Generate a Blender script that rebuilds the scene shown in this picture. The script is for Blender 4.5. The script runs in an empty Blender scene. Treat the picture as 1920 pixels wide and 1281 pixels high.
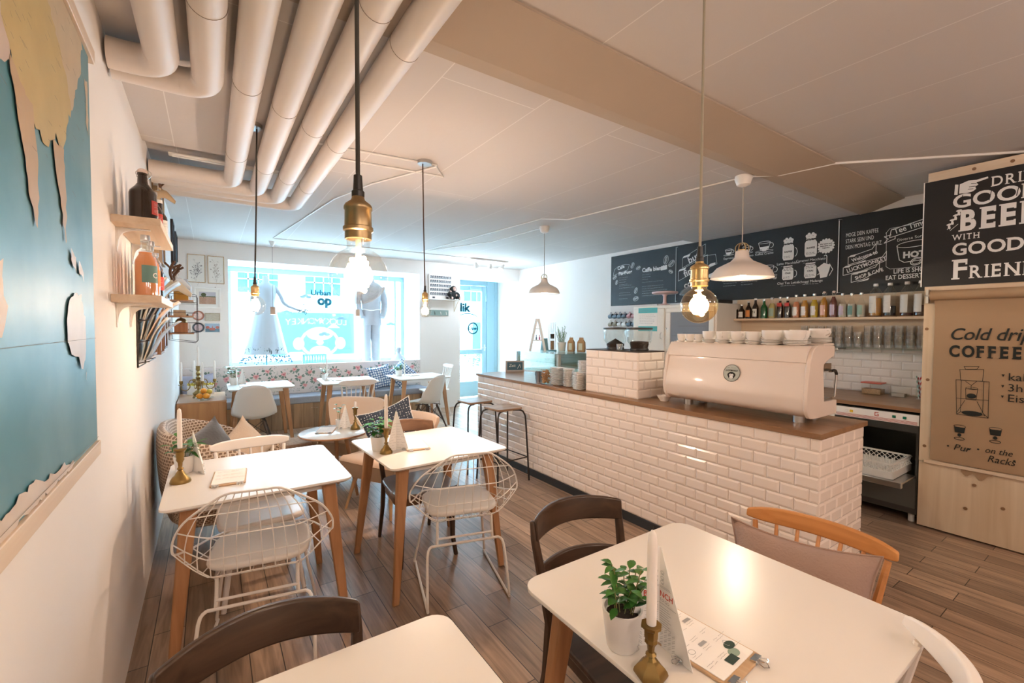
import bpy, bmesh, math, random
from mathutils import Vector, Matrix
random.seed(7)
SC = bpy.context.scene
COL = SC.collection
R = math.radians
PI = math.pi
V = Vector

# ------------------------------------------------------------------ camera
cam_data = bpy.data.cameras.new('camera')
cam_data.sensor_width = 36.0
cam_data.sensor_fit = 'HORIZONTAL'
cam_data.lens = 15.611
cam_data.clip_start = 0.02
cam_data.clip_end = 200
cam = bpy.data.objects.new('camera', cam_data)
COL.objects.link(cam)
cam.matrix_world = Matrix(((0.82761, 0.01449, -0.56112, 0.0),
                           (-0.56129, 0.02931, -0.82710, 0.0),
                           (0.00446, 0.99947, 0.03239, 1.5),
                           (0, 0, 0, 1)))
SC.camera = cam

# ------------------------------------------------------------------ world, view, large lights
SC.view_settings.view_transform = 'Standard'
SC.view_settings.look = 'None'
SC.view_settings.exposure = 1.27
SC.view_settings.gamma = 1.0
SC.view_settings.use_curve_mapping = False
world = bpy.data.worlds.new('overcast_sky')
SC.world = world
world.use_nodes = True
bg = world.node_tree.nodes['Background']
bg.inputs['Color'].default_value = (0.50, 0.78, 1.0, 1)
bg.inputs['Strength'].default_value = 41.0
SC.cycles.max_bounces = 8
SC.cycles.diffuse_bounces = 5
SC.cycles.glossy_bounces = 3
SC.cycles.transparent_max_bounces = 16
SC.cycles.sample_clamp_indirect = 6.0
SC.cycles.caustics_reflective = False
SC.cycles.caustics_refractive = False


def portal(name, x, z, y, w, h):
    d = bpy.data.lights.new(name, 'AREA')
    d.shape = 'RECTANGLE'; d.size = w; d.size_y = h
    d.cycles.is_portal = True
    o = bpy.data.objects.new(name, d); COL.objects.link(o)
    o.location = (x, y, z); o.rotation_euler = (R(-90), 0, 0)


portal('window_portal', 1.66, 1.65, 7.70, 2.9, 1.7)
portal('door_portal', 4.62, 1.3, 8.20, 1.3, 2.6)


def lamp(name, loc, power, col=(1.0, 0.62, 0.34), r=0.04):
    d = bpy.data.lights.new(name, 'POINT')
    d.energy = power; d.color = col; d.shadow_soft_size = r
    o = bpy.data.objects.new(name, d); COL.objects.link(o); o.location = loc
    return o


# unseen fill lights added behind the viewpoint to lift the near half of the room
for lx, ly in ((0.3, -1.2), (1.6, -1.2), (3.2, -1.0)):
    lamp('rear_fill_light', (lx, ly, 2.25), 13, (1.0, 0.80, 0.68), 0.12)

# ------------------------------------------------------------------ helpers


class MB:
    """collects shapes into one bmesh; build() links them as one object"""

    def __init__(self):
        self.bm = bmesh.new(); self.mi = 0

    def face(self, vs):
        try:
            f = self.bm.faces.new(vs); f.material_index = self.mi; return f
        except ValueError:
            return None

    def pts(self, ps):
        return [self.bm.verts.new(p) for p in ps]

    def poly(self, ps):
        self.face(self.pts(ps)); return self

    def loft(self, rings, closed=True, caps=(True, True)):
        rs = [self.pts(r) for r in rings]
        n = len(rs[0])
        for a, b in zip(rs, rs[1:]):
            for i in range(n if closed else n - 1):
                j = (i + 1) % n
                self.face((a[i], a[j], b[j], b[i]))
        if caps[0]: self.face(rs[0][::-1])
        if caps[1]: self.face(rs[-1])
        return self

    def box(self, c, s, m=None):
        x, y, z = (k / 2 for k in s)
        ps = [V((sx * x, sy * y, sz * z)) for sz in (-1, 1) for sx, sy in ((-1, -1), (1, -1), (1, 1), (-1, 1))]
        if m is not None: ps = [m @ p for p in ps]
        ps = [p + V(c) for p in ps]
        return self.loft([ps[:4], ps[4:]])

    def bb(self, x0, x1, y0, y1, z0, z1):
        return self.box(((x0 + x1) / 2, (y0 + y1) / 2, (z0 + z1) / 2), (abs(x1 - x0), abs(y1 - y0), abs(z1 - z0)))

    def taper(self, p0, p1, s0, s1, up=(0, 1, 0)):
        """a bar from p0 to p1 of rectangular section s0 -> s1 (width along 'up' x axis, depth along up)"""
        p0, p1 = V(p0), V(p1); d = (p1 - p0).normalized()
        u = V(up); u = (u - d * u.dot(d)).normalized(); w = d.cross(u)
        rr = []
        for p, s in ((p0, s0), (p1, s1)):
            a, b = s[0] / 2, s[1] / 2
            rr.append([p - w * a - u * b, p + w * a - u * b, p + w * a + u * b, p - w * a + u * b])
        return self.loft(rr)

    def cyl(self, p0, p1, r0, r1=None, n=12, caps=(True, True)):
        r1 = r0 if r1 is None else r1
        p0, p1 = V(p0), V(p1); d = (p1 - p0).normalized()
        u = d.orthogonal().normalized(); w = d.cross(u)
        rr = [[p + (u * math.cos(2 * PI * i / n) + w * math.sin(2 * PI * i / n)) * r for i in range(n)] for p, r in ((p0, r0), (p1, r1))]
        return self.loft(rr, True, caps)

    def tube(self, ps, r, n=8, closed=False, radii=None):
        ps = [V(p) for p in ps]; m = len(ps)
        rings = []; u = None
        for i, p in enumerate(ps):
            if closed: d = ps[(i + 1) % m] - ps[i - 1]
            else: d = ps[min(i + 1, m - 1)] - ps[max(i - 1, 0)]
            d.normalize()
            if u is None: u = d.orthogonal().normalized()
            else:
                u = u - d * u.dot(d)
                u = u.normalized() if u.length > 1e-6 else d.orthogonal().normalized()
            w = d.cross(u); rr = radii[i] if radii else r
            rings.append([p + (u * math.cos(2 * PI * k / n) + w * math.sin(2 * PI * k / n)) * rr for k in range(n)])
        if closed:
            rs = [self.pts(q) for q in rings]
            for i in range(m):
                a, b = rs[i], rs[(i + 1) % m]
                for k in range(n): self.face((a[k], a[(k + 1) % n], b[(k + 1) % n], b[k]))
            return self
        return self.loft(rings)

    def lathe(self, prof, c=(0, 0, 0), n=24, m=None):
        c = V(c); rings = []
        for r, z in prof:
            ring = [V((max(r, 1e-4) * math.cos(2 * PI * i / n), max(r, 1e-4) * math.sin(2 * PI * i / n), z)) for i in range(n)]
            if m is not None: ring = [m @ p for p in ring]
            rings.append([p + c for p in ring])
        return self.loft(rings)

    def ball(self, c, r, n=12, k=8, s=(1, 1, 1), m=None):
        rings = []
        for j in range(k + 1):
            a = PI * (j / k) - PI / 2
            ring = [V((math.cos(a) * math.cos(2 * PI * i / n) * r * s[0] + 1e-5 * math.cos(2 * PI * i / n),
                       math.cos(a) * math.sin(2 * PI * i / n) * r * s[1] + 1e-5 * math.sin(2 * PI * i / n), math.sin(a) * r * s[2])) for i in range(n)]
            if m is not None: ring = [m @ p for p in ring]
            rings.append([p + V(c) for p in ring])
        return self.loft(rings)

    def prism(self, outline, z0, z1, m=None):
        a = [V((p[0], p[1], z0)) for p in outline]; b = [V((p[0], p[1], z1)) for p in outline]
        if m is not None: a = [m @ p for p in a]; b = [m @ p for p in b]
        return self.loft([a, b])

    def grid(self, fn, nu, nv, cu=False):
        vs = [[self.bm.verts.new(fn(i / (nu if cu else nu - 1), j / (nv - 1))) for i in range(nu)] for j in range(nv)]
        for j in range(nv - 1):
            for i in range(nu if cu else nu - 1):
                k = (i + 1) % nu
                self.face((vs[j][i], vs[j][k], vs[j + 1][k], vs[j + 1][i]))
        return self

    def build(self, name, mats, parent=None, bevel=0, smooth=38, sub=0, solid=0, seg=2):
        me = bpy.data.meshes.new(name)
        bmesh.ops.recalc_face_normals(self.bm, faces=self.bm.faces[:])
        self.bm.to_mesh(me); self.bm.free()
        for m in (mats if isinstance(mats, (list, tuple)) else [mats]): me.materials.append(m)
        if smooth:
            me.polygons.foreach_set('use_smooth', [True] * len(me.polygons))
            me.set_sharp_from_angle(angle=R(smooth))
        o = bpy.data.objects.new(name, me); COL.objects.link(o)
        if parent: o.parent = parent
        if solid:
            k = o.modifiers.new('solid', 'SOLIDIFY'); k.thickness = solid; k.offset = 0
        if bevel:
            k = o.modifiers.new('bevel', 'BEVEL'); k.width = bevel; k.segments = seg; k.limit_method = 'ANGLE'; k.angle_limit = R(40)
        if sub:
            k = o.modifiers.new('sub', 'SUBSURF'); k.levels = sub; k.render_levels = sub
        return o


def tag(o, label, cat, group=None):
    o['label'] = label; o['category'] = cat
    if group: o['group'] = group
    return o


def thing(name, label, cat, loc=(0, 0, 0), rz=0, group=None):
    o = bpy.data.objects.new(name, None); COL.objects.link(o)
    o.empty_display_size = 0.1
    o.location = loc; o.rotation_euler = (0, 0, R(rz))
    return tag(o, label, cat, group)


KIDS = {}


def dup(root, loc=None, rz=None, label=None, group=None):
    """copy of a thing with copies of its parts and sub-parts (mesh data shared)"""
    if root.name not in KIDS:
        KIDS[root.name] = [(c, [d for d in bpy.data.objects if d.parent == c]) for c in bpy.data.objects if c.parent == root]
    r = root.copy(); COL.objects.link(r)
    if loc is not None: r.location = loc
    if rz is not None: r.rotation_euler = (0, 0, R(rz))
    if label: r['label'] = label
    if group: r['group'] = group
    for ch, subs in KIDS[root.name]:
        c = ch.copy(); COL.objects.link(c); c.parent = r
        for g in subs:
            d = g.copy(); COL.objects.link(d); d.parent = c
    return r


def struct(o):
    o['kind'] = 'structure'
    return o


# ------------------------------------------------------------------ materials
MATS = {}


def mat(name, col, rough=0.5, metal=0.0, spec=0.5, coat=0.0, var=0.0, vscale=8.0, bump=0.0, bscale=60.0, trans=0.0, ior=1.45, alpha=1.0, sheen=0.0, emit=None, estr=0.0):
    if name in MATS: return MATS[name]
    m = bpy.data.materials.new(name); MATS[name] = m; m.use_nodes = True
    nt = m.node_tree; b = nt.nodes['Principled BSDF']
    b.inputs['Base Color'].default_value = (*col, 1)
    b.inputs['Roughness'].default_value = rough
    b.inputs['Metallic'].default_value = metal
    b.inputs['Specular IOR Level'].default_value = spec
    b.inputs['Coat Weight'].default_value = coat
    b.inputs['Transmission Weight'].default_value = trans
    b.inputs['IOR'].default_value = ior
    b.inputs['Alpha'].default_value = alpha
    b.inputs['Sheen Weight'].default_value = sheen
    if emit:
        b.inputs['Emission Color'].default_value = (*emit, 1)
        b.inputs['Emission Strength'].default_value = estr
    if var or bump:
        tc = nt.nodes.new('ShaderNodeTexCoord')
        if var:
            n = nt.nodes.new('ShaderNodeTexNoise'); n.inputs['Scale'].default_value = vscale; n.inputs['Detail'].default_value = 4
            nt.links.new(tc.outputs['Object'], n.inputs['Vector'])
            mx = nt.nodes.new('ShaderNodeMix'); mx.data_type = 'RGBA'
            mx.inputs[6].default_value = (*[max(0, c * (1 - var)) for c in col], 1)
            mx.inputs[7].default_value = (*[min(1, c * (1 + var)) for c in col], 1)
            nt.links.new(n.outputs['Fac'], mx.inputs[0]); nt.links.new(mx.outputs[2], b.inputs['Base Color'])
        if bump:
            n = nt.nodes.new('ShaderNodeTexNoise'); n.inputs['Scale'].default_value = bscale; n.inputs['Detail'].default_value = 5
            nt.links.new(tc.outputs['Object'], n.inputs['Vector'])
            bp = nt.nodes.new('ShaderNodeBump'); bp.inputs['Strength'].default_value = bump; bp.inputs['Distance'].default_value = 0.01
            nt.links.new(n.outputs['Fac'], bp.inputs['Height']); nt.links.new(bp.outputs['Normal'], b.inputs['Normal'])
    return m


def wood(name, c0, c1, axis='Z', scale=1.0, rough=0.45, coat=0.0, knots=0.0, spec=0.4):
    """streaky grain along an axis"""
    if name in MATS: return MATS[name]
    m = bpy.data.materials.new(name); MATS[name] = m; m.use_nodes = True
    nt = m.node_tree; b = nt.nodes['Principled BSDF']; L = nt.links.new
    tc = nt.nodes.new('ShaderNodeTexCoord'); mp = nt.nodes.new('ShaderNodeMapping')
    s = [38.0 * scale] * 3; s['XYZ'.index(axis)] = 2.2 * scale
    mp.inputs['Scale'].default_value = s
    L(tc.outputs['Object'], mp.inputs['Vector'])
    n = nt.nodes.new('ShaderNodeTexNoise'); n.inputs['Scale'].default_value = 1.0; n.inputs['Detail'].default_value = 6; n.inputs['Distortion'].default_value = 0.6
    L(mp.outputs['Vector'], n.inputs['Vector'])
    cr = nt.nodes.new('ShaderNodeValToRGB')
    cr.color_ramp.elements[0].position = 0.32; cr.color_ramp.elements[0].color = (*c0, 1)
    cr.color_ramp.elements[1].position = 0.68; cr.color_ramp.elements[1].color = (*c1, 1)
    L(n.outputs['Fac'], cr.inputs['Fac'])
    out = cr.outputs['Color']
    if knots:
        v = nt.nodes.new('ShaderNodeTexVoronoi'); v.inputs['Scale'].default_value = knots
        L(tc.outputs['Object'], v.inputs['Vector'])
        k = nt.nodes.new('ShaderNodeMapRange'); k.inputs[1].default_value = 0.03; k.inputs[2].default_value = 0.10
        L(v.outputs['Distance'], k.inputs[0])
        mx = nt.nodes.new('ShaderNodeMix'); mx.data_type = 'RGBA'
        mx.inputs[6].default_value = (c0[0] * 0.35, c0[1] * 0.3, c0[2] * 0.25, 1)
        L(k.outputs[0], mx.inputs[0]); L(out, mx.inputs[7]); out = mx.outputs[2]
    L(out, b.inputs['Base Color'])
    b.inputs['Roughness'].default_value = rough; b.inputs['Coat Weight'].default_value = coat; b.inputs['Specular IOR Level'].default_value = spec
    return m


def glass(name, col=(1, 1, 1), op=0.12, rough=0.02, milk=0.0):
    """thin clear glass: mostly see-through with a sharp reflection"""
    if name in MATS: return MATS[name]
    m = bpy.data.materials.new(name); MATS[name] = m; m.use_nodes = True
    nt = m.node_tree; L = nt.links.new
    for n in list(nt.nodes): nt.nodes.remove(n)
    o = nt.nodes.new('ShaderNodeOutputMaterial'); mx = nt.nodes.new('ShaderNodeMixShader')
    t = nt.nodes.new('ShaderNodeBsdfTransparent'); t.inputs['Color'].default_value = (*col, 1)
    g = nt.nodes.new('ShaderNodeBsdfGlossy'); g.inputs['Roughness'].default_value = rough; g.inputs['Color'].default_value = (1, 1, 1, 1)
    fr = nt.nodes.new('ShaderNodeLayerWeight'); fr.inputs['Blend'].default_value = 0.5
    pw = nt.nodes.new('ShaderNodeMath'); pw.operation = 'POWER'; pw.inputs[1].default_value = 3.0
    ml = nt.nodes.new('ShaderNodeMath'); ml.operation = 'MULTIPLY_ADD'; ml.inputs[1].default_value = 0.2 + op * 1.5; ml.inputs[2].default_value = 0.02 + op * 0.25
    L(fr.outputs['Facing'], pw.inputs[0]); L(pw.outputs[0], ml.inputs[0])
    L(ml.outputs[0], mx.inputs[0]); L(t.outputs[0], mx.inputs[1]); L(g.outputs[0], mx.inputs[2]); L(mx.outputs[0], o.inputs[0])
    if milk:
        d = nt.nodes.new('ShaderNodeBsdfDiffuse'); d.inputs['Color'].default_value = (.9, .92, .92, 1)
        m2 = nt.nodes.new('ShaderNodeMixShader'); m2.inputs[0].default_value = milk
        L(mx.outputs[0], m2.inputs[1]); L(d.outputs[0], m2.inputs[2]); L(m2.outputs[0], o.inputs[0])
    return m


def emis(name, col, s):
    if name in MATS: return MATS[name]
    m = bpy.data.materials.new(name); MATS[name] = m; m.use_nodes = True
    nt = m.node_tree
    for n in list(nt.nodes): nt.nodes.remove(n)
    o = nt.nodes.new('ShaderNodeOutputMaterial'); e = nt.nodes.new('ShaderNodeEmission')
    e.inputs['Color'].default_value = (*col, 1); e.inputs['Strength'].default_value = s
    nt.links.new(e.outputs[0], o.inputs[0])
    return m


def rrect(w, h, r, n=5):
    """rounded rectangle outline, centred"""
    ps = []
    for cx, cy, a0 in ((w / 2 - r, h / 2 - r, 0), (-w / 2 + r, h / 2 - r, 90), (-w / 2 + r, -h / 2 + r, 180), (w / 2 - r, -h / 2 + r, 270)):
        for i in range(n + 1):
            a = R(a0 + 90 * i / n); ps.append((cx + r * math.cos(a), cy + r * math.sin(a)))
    return ps


def crom(P, n=6, closed=False):
    """smooth curve through points"""
    P = [V(p) for p in P]; m = len(P); out = []
    rng = range(m) if closed else range(m - 1)
    for i in rng:
        if closed: a, b, c, d = P[i - 1], P[i], P[(i + 1) % m], P[(i + 2) % m]
        else: a, b, c, d = P[max(i - 1, 0)], P[i], P[i + 1], P[min(i + 2, m - 1)]
        for k in range(n):
            t = k / n
            out.append(0.5 * ((2 * b) + (c - a) * t + (2 * a - 5 * b + 4 * c - d) * t * t + (3 * b - a - 3 * c + d) * t * t * t))
    if not closed: out.append(P[-1])
    return out


class Pen:
    """draws strokes, fills and lettering on a flat surface at O with axes u (to the reader's right), v (up), n (to the reader)"""

    def __init__(self, O, u, v, n, off=0.0012):
        self.O, self.u, self.v, self.n = V(O), V(u), V(v), V(n); self.mb = MB(); self.off = off; self.c = 0

    def p(self, x, y, o=None):
        return self.O + self.u * x + self.v * y + self.n * ((self.off if o is None else o) + self.c * 2e-6)

    def fill(self, ps, o=None):
        self.c = (self.c + 1) % 300
        self.mb.poly([self.p(x, y, o) for x, y in ps]); return self

    def line(self, ps, w=0.003, closed=False, o=None):
        n = len(ps)
        for i in range(n if closed else n - 1):
            a, b = V((*ps[i], 0)), V((*ps[(i + 1) % n], 0)); d = b - a
            if d.length < 1e-6: continue
            d.normalize(); q = V((-d.y, d.x, 0)) * w / 2; e = d * w * (0.3 if w < 0.009 else 0.0)
            self.fill([((a - e) + q)[:2], ((a - e) - q)[:2], ((b + e) - q)[:2], ((b + e) + q)[:2]], o)
        return self

    def ell(self, x, y, rx, ry, a0=0, a1=360, w=0.003, fill=False, rot=0, n=20, o=None):
        c, s = math.cos(R(rot)), math.sin(R(rot))
        ps = []
        for i in range(n + 1):
            a = R(a0 + (a1 - a0) * i / n); px, py = rx * math.cos(a), ry * math.sin(a)
            ps.append((x + px * c - py * s, y + px * s + py * c))
        if fill: self.fill(ps[:-1] if abs(a1 - a0) >= 360 else ps, o)
        else:
            qs = []
            for i in range(n + 1):
                a = R(a0 + (a1 - a0) * i / n); pr = []
                for k in (-.5, .5):
                    px, py = (rx + k * w) * math.cos(a), (ry + k * w) * math.sin(a); pr.append((x + px * c - py * s, y + px * s + py * c))
                qs.append(pr)
            for p0, p1 in zip(qs, qs[1:]): self.fill([p0[0], p0[1], p1[1], p1[0]], o)
        return self

    def text(self, s, x, y, size, align='LEFT', rot=0, bold=0.0, shear=0.0, sx=1.0, o=None, mirror=False, space=1.0):
        c = bpy.data.curves.new('lettering', 'FONT'); c.body = s; c.size = size; c.align_x = align; c.shear = shear
        c.space_character = space; c.resolution_u = 4 if size > .09 else 2; c.offset = bold
        t = bpy.data.objects.new('lettering', c)
        me = bpy.data.meshes.new_from_object(t)
        cs, sn = math.cos(R(rot)), math.sin(R(rot)); mm = []
        for q in me.vertices:
            px, py = q.co.x * sx * (-1 if mirror else 1), q.co.y
            mm.append(self.mb.bm.verts.new(self.p(x + px * cs - py * sn, y + px * sn + py * cs, o)))
        for f in me.polygons: self.mb.face([mm[i] for i in f.vertices])
        bpy.data.objects.remove(t); bpy.data.curves.remove(c); bpy.data.meshes.remove(me)
        return self

    SERIF = {'B': 'L', 'D': 'L', 'E': 'Le', 'F': 'Lf', 'R': 'Lr', 'P': 'L', 'I': 'L', 'K': 'LR', 'N': 'LR', 'H': 'LR', 'M': 'LR', 'T': 'C', 'Y': 'C', 'U': 'T', 'W': 'T'}

    def serif(self, s, x, y, size, bold=0.0, sx=1.0, gap=0.06, sw=0.13, o=None):
        """capitals set one by one with slab serifs added to their stems"""
        for ch in s:
            if ch == ' ': x += size * .3; continue
            n0 = len(self.mb.bm.verts); self.text(ch, x, y, size, bold=bold, sx=sx, o=o)
            self.mb.bm.verts.ensure_lookup_table(); vs = [v.co - self.O for v in self.mb.bm.verts[n0:]]
            xs = [v.dot(self.u) for v in vs]; ys = [v.dot(self.v) for v in vs]; a, b, lo, hi = min(xs), max(xs), min(ys), max(ys)
            dx = x - a; a += dx; b += dx
            for v in self.mb.bm.verts[n0:]: v.co += self.u * dx
            k = self.SERIF.get(ch, ''); e, h, st = size * .045, size * .05, size * sw
            oo = (self.off if o is None else o) + .0004

            def slab(x0, x1, yy): self.fill([(x0, yy), (x1, yy), (x1, yy + h), (x0, yy + h)], oo)
            if 'L' in k: slab(a - e, a + st + (e if ch in 'FIKNHMRP' else 0), lo); slab(a - e, a + st, hi - h)
            if 'R' in k: slab(b - st - e, b + e, lo); slab(b - st - e, b + e, hi - h)
            if 'r' in k: slab(b - st, b + e, lo)
            if 'C' in k: slab((a + b) / 2 - st / 2 - e, (a + b) / 2 + st / 2 + e, lo)
            if 'T' in k: slab(a - e, a + st + e * .5, hi - h); slab(b - st - e * .5, b + e, hi - h)
            if 'e' in k: self.fill([(b - h, lo), (b, lo), (b, lo + size * .2), (b - h, lo + size * .2)], oo)
            if 'e' in k or 'f' in k: self.fill([(b - h, hi), (b, hi), (b, hi - size * .2), (b - h, hi - size * .2)], oo)
            x = b + size * gap + (e * 2 if k else 0)
        return self

    def build(self, name, m, parent=None):
        return self.mb.build(name, m, parent, smooth=0)


def squiggle(pen, x, y, w, lines, lh, wt=0.0018, amp=0.002, seed=1):
    """rows of tiny hand-drawn writing too small to read"""
    rr = random.Random(seed)
    for k in range(lines):
        px = x; end = x + w * rr.uniform(0.65, 1.0)
        while px < end:
            ln = rr.uniform(0.012, 0.035); ps = []; n = max(3, int(ln / 0.004))
            for i in range(n + 1): ps.append((px + ln * i / n, y - k * lh + rr.uniform(-amp, amp)))
            pen.line(ps, wt); px += ln + 0.008


def pillow(mb, w, h, t, m, n=12, seed=0, pinch=0.15):
    """square stuffed cushion in its own plane (x,y), thickness z"""
    rr = random.Random(seed)
    ph = rr.uniform(0, 6)
    for sgn in (1, -1):
        def fn(a, b, sgn=sgn):
            x, y = a * 2 - 1, b * 2 - 1
            e = (1 - abs(x) ** 2.2) * (1 - abs(y) ** 2.2)
            k = 1 - pinch * (1 - abs(y) ** 2) * 1.0 * abs(x) ** 3
            l = 1 - pinch * (1 - abs(x) ** 2) * 1.0 * abs(y) ** 3
            z = sgn * t / 2 * max(e, 0) ** 0.58 + 0.009 * math.sin(7 * x + ph) * math.sin(5 * y + ph) * e
            return m @ V((x * w / 2 * k, y * h / 2 * l, z))
        mb.grid(fn, n + 1, n + 1)
    bmesh.ops.remove_doubles(mb.bm, verts=mb.bm.verts[:], dist=0.0006)
    return mb


def leaf(mb, base, d, ln, wd, droop=0.3, up=(0, 0, 1)):
    d = V(d).normalized(); s = d.cross(V(up))
    s = s.normalized() if s.length > 1e-3 else V((1, 0, 0)); nn = s.cross(d)
    row = []
    for t, k in ((0, 0.12), (0.25, 0.8), (0.5, 1.0), (0.78, 0.62), (1.0, 0.04)):
        c = V(base) + d * ln * t - V((0, 0, 1)) * droop * ln * t * t
        row.append((c - s * wd / 2 * k + nn * wd * 0.12 * k, c, c + s * wd / 2 * k + nn * wd * 0.12 * k))
    for a, b in zip(row, row[1:]):
        va, vb = mb.pts(a), mb.pts(b)
        mb.face((va[0], va[1], vb[1], vb[0])); mb.face((va[1], va[2], vb[2], vb[1]))


def tiles(mb, O, u, v, n, W, H, tw, th, gap=0.0034, bev=0.0105, lift=0.0075, shift=0.5, start=0.0):
    """bevelled metro tiles laid in running bond over a W x H rectangle"""
    O, u, v, n = V(O), V(u), V(v), V(n)
    rows = int(math.ceil(H / th - 1e-6))
    for j in range(rows):
        y1 = H - j * th; y0 = max(y1 - th, 0)
        if y1 - y0 < 0.012: continue
        x = -((j % 2) * shift + start) * tw
        while x < W:
            x0, x1 = max(x, 0), min(x + tw, W)
            if x1 - x0 > 0.012:
                a, b, c, d = x0 + gap / 2, x1 - gap / 2, y0 + gap / 2, y1 - gap / 2
                e = min(bev, (b - a) * .3, (d - c) * .3)
                lo = [O + u * p + v * q for p, q in ((a, c), (b, c), (b, d), (a, d))]
                md = [q + n * lift * .35 for q in lo]
                hi = [O + u * p + v * q + n * lift for p, q in ((a + e, c + e), (b - e, c + e), (b - e, d - e), (a + e, d - e))]
                mb.loft([lo, md, hi], True, (False, True))
            x += tw
    return mb
# ------------------------------------------------------------------ shared materials
M_wall = mat('wall_paint', (0.83, 0.80, 0.775), 0.85, bump=0.12, bscale=14, var=0.02, vscale=2)
M_white = mat('white_lacquer', (0.86, 0.84, 0.81), 0.35)
M_top = mat('white_tabletop', (0.80, 0.76, 0.71), 0.26, spec=0.6)
M_pipe = mat('pipe_paint', (0.70, 0.64, 0.60), 0.45)
M_tile = mat('cream_glazed_tile', (0.90, 0.81, 0.74), 0.16, coat=0.3, var=0.02, vscale=5)
M_tilew = mat('white_glazed_tile', (0.84, 0.80, 0.78), 0.15, coat=0.3)
M_grout = mat('tile_grout', (0.60, 0.53, 0.47), 0.9)
M_groutw = mat('pale_grout', (0.62, 0.58, 0.56), 0.9)
W_leg = wood('oiled_beech', (0.36, 0.17, 0.075), (0.50, 0.26, 0.125), 'Z', 0.7, 0.5)
W_top = wood('oak_worktop', (0.22, 0.115, 0.055), (0.33, 0.18, 0.09), 'Y', 0.7, 0.35, coat=0.2)
W_topx = wood('oak_worktop_crosswise', (0.22, 0.12, 0.06), (0.34, 0.20, 0.11), 'Y', 0.7, 0.35)
W_dark = wood('dark_walnut', (0.036, 0.020, 0.012), (0.082, 0.046, 0.028), 'X', 0.6, 0.35, coat=0.15)
W_darkz = wood('dark_walnut_upright', (0.036, 0.020, 0.012), (0.078, 0.044, 0.026), 'Z', 0.6, 0.35, coat=0.15)
W_oran = wood('honey_beech', (0.50, 0.20, 0.055), (0.66, 0.30, 0.10), 'X', 0.5, 0.35, coat=0.2)
W_ply = wood('pine_plywood', (0.58, 0.44, 0.29), (0.70, 0.57, 0.41), 'Z', 0.35, 0.6, knots=3.0)
W_plyy = wood('pine_board', (0.60, 0.45, 0.31), (0.72, 0.58, 0.43), 'Y', 0.45, 0.6, knots=4.0)
W_shelf = wood('pale_shelf_board', (0.60, 0.44, 0.30), (0.74, 0.60, 0.46), 'Y', 0.6, 0.55)
M_brass = mat('brushed_brass', (0.58, 0.42, 0.20), 0.32, 1.0, var=0.08, vscale=40)
M_oldbrass = mat('old_brass', (0.27, 0.175, 0.062), 0.40, 1.0, var=0.15, vscale=30)
M_steel = mat('stainless_steel', (0.55, 0.55, 0.54), 0.28, 1.0)
M_chrome = mat('chrome', (0.75, 0.75, 0.75), 0.12, 1.0)
M_black = mat('black_plastic', (0.02, 0.02, 0.02), 0.4)
M_iron = mat('dark_iron', (0.045, 0.04, 0.038), 0.45, 0.6)
M_glass = glass('clear_glass', (0.97, 0.985, 0.98), 0.14)
M_pane = glass('window_glass', (0.97, 1.0, 1.0), 0.06)
M_paper = mat('white_paper', (0.90, 0.88, 0.85), 0.8)
M_ink = mat('dark_ink', (0.03, 0.03, 0.03), 0.8)
M_greyink = mat('grey_ink', (0.35, 0.35, 0.35), 0.8)
M_chalk = mat('chalk_white', (0.82, 0.82, 0.80), 0.9)
M_wax = mat('candle_wax', (0.88, 0.82, 0.76), 0.4)
M_leaf = mat('plant_leaf', (0.045, 0.16, 0.025), 0.38, var=0.35, vscale=25)
M_leafl = mat('plant_leaf_pale', (0.16, 0.32, 0.10), 0.45, var=0.3, vscale=25)
M_soil = mat('potting_soil', (0.035, 0.022, 0.015), 0.95, bump=0.6, bscale=90)
M_pot = mat('white_ceramic', (0.85, 0.82, 0.79), 0.3)
M_china = mat('white_china', (0.86, 0.83, 0.79), 0.22)


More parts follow.
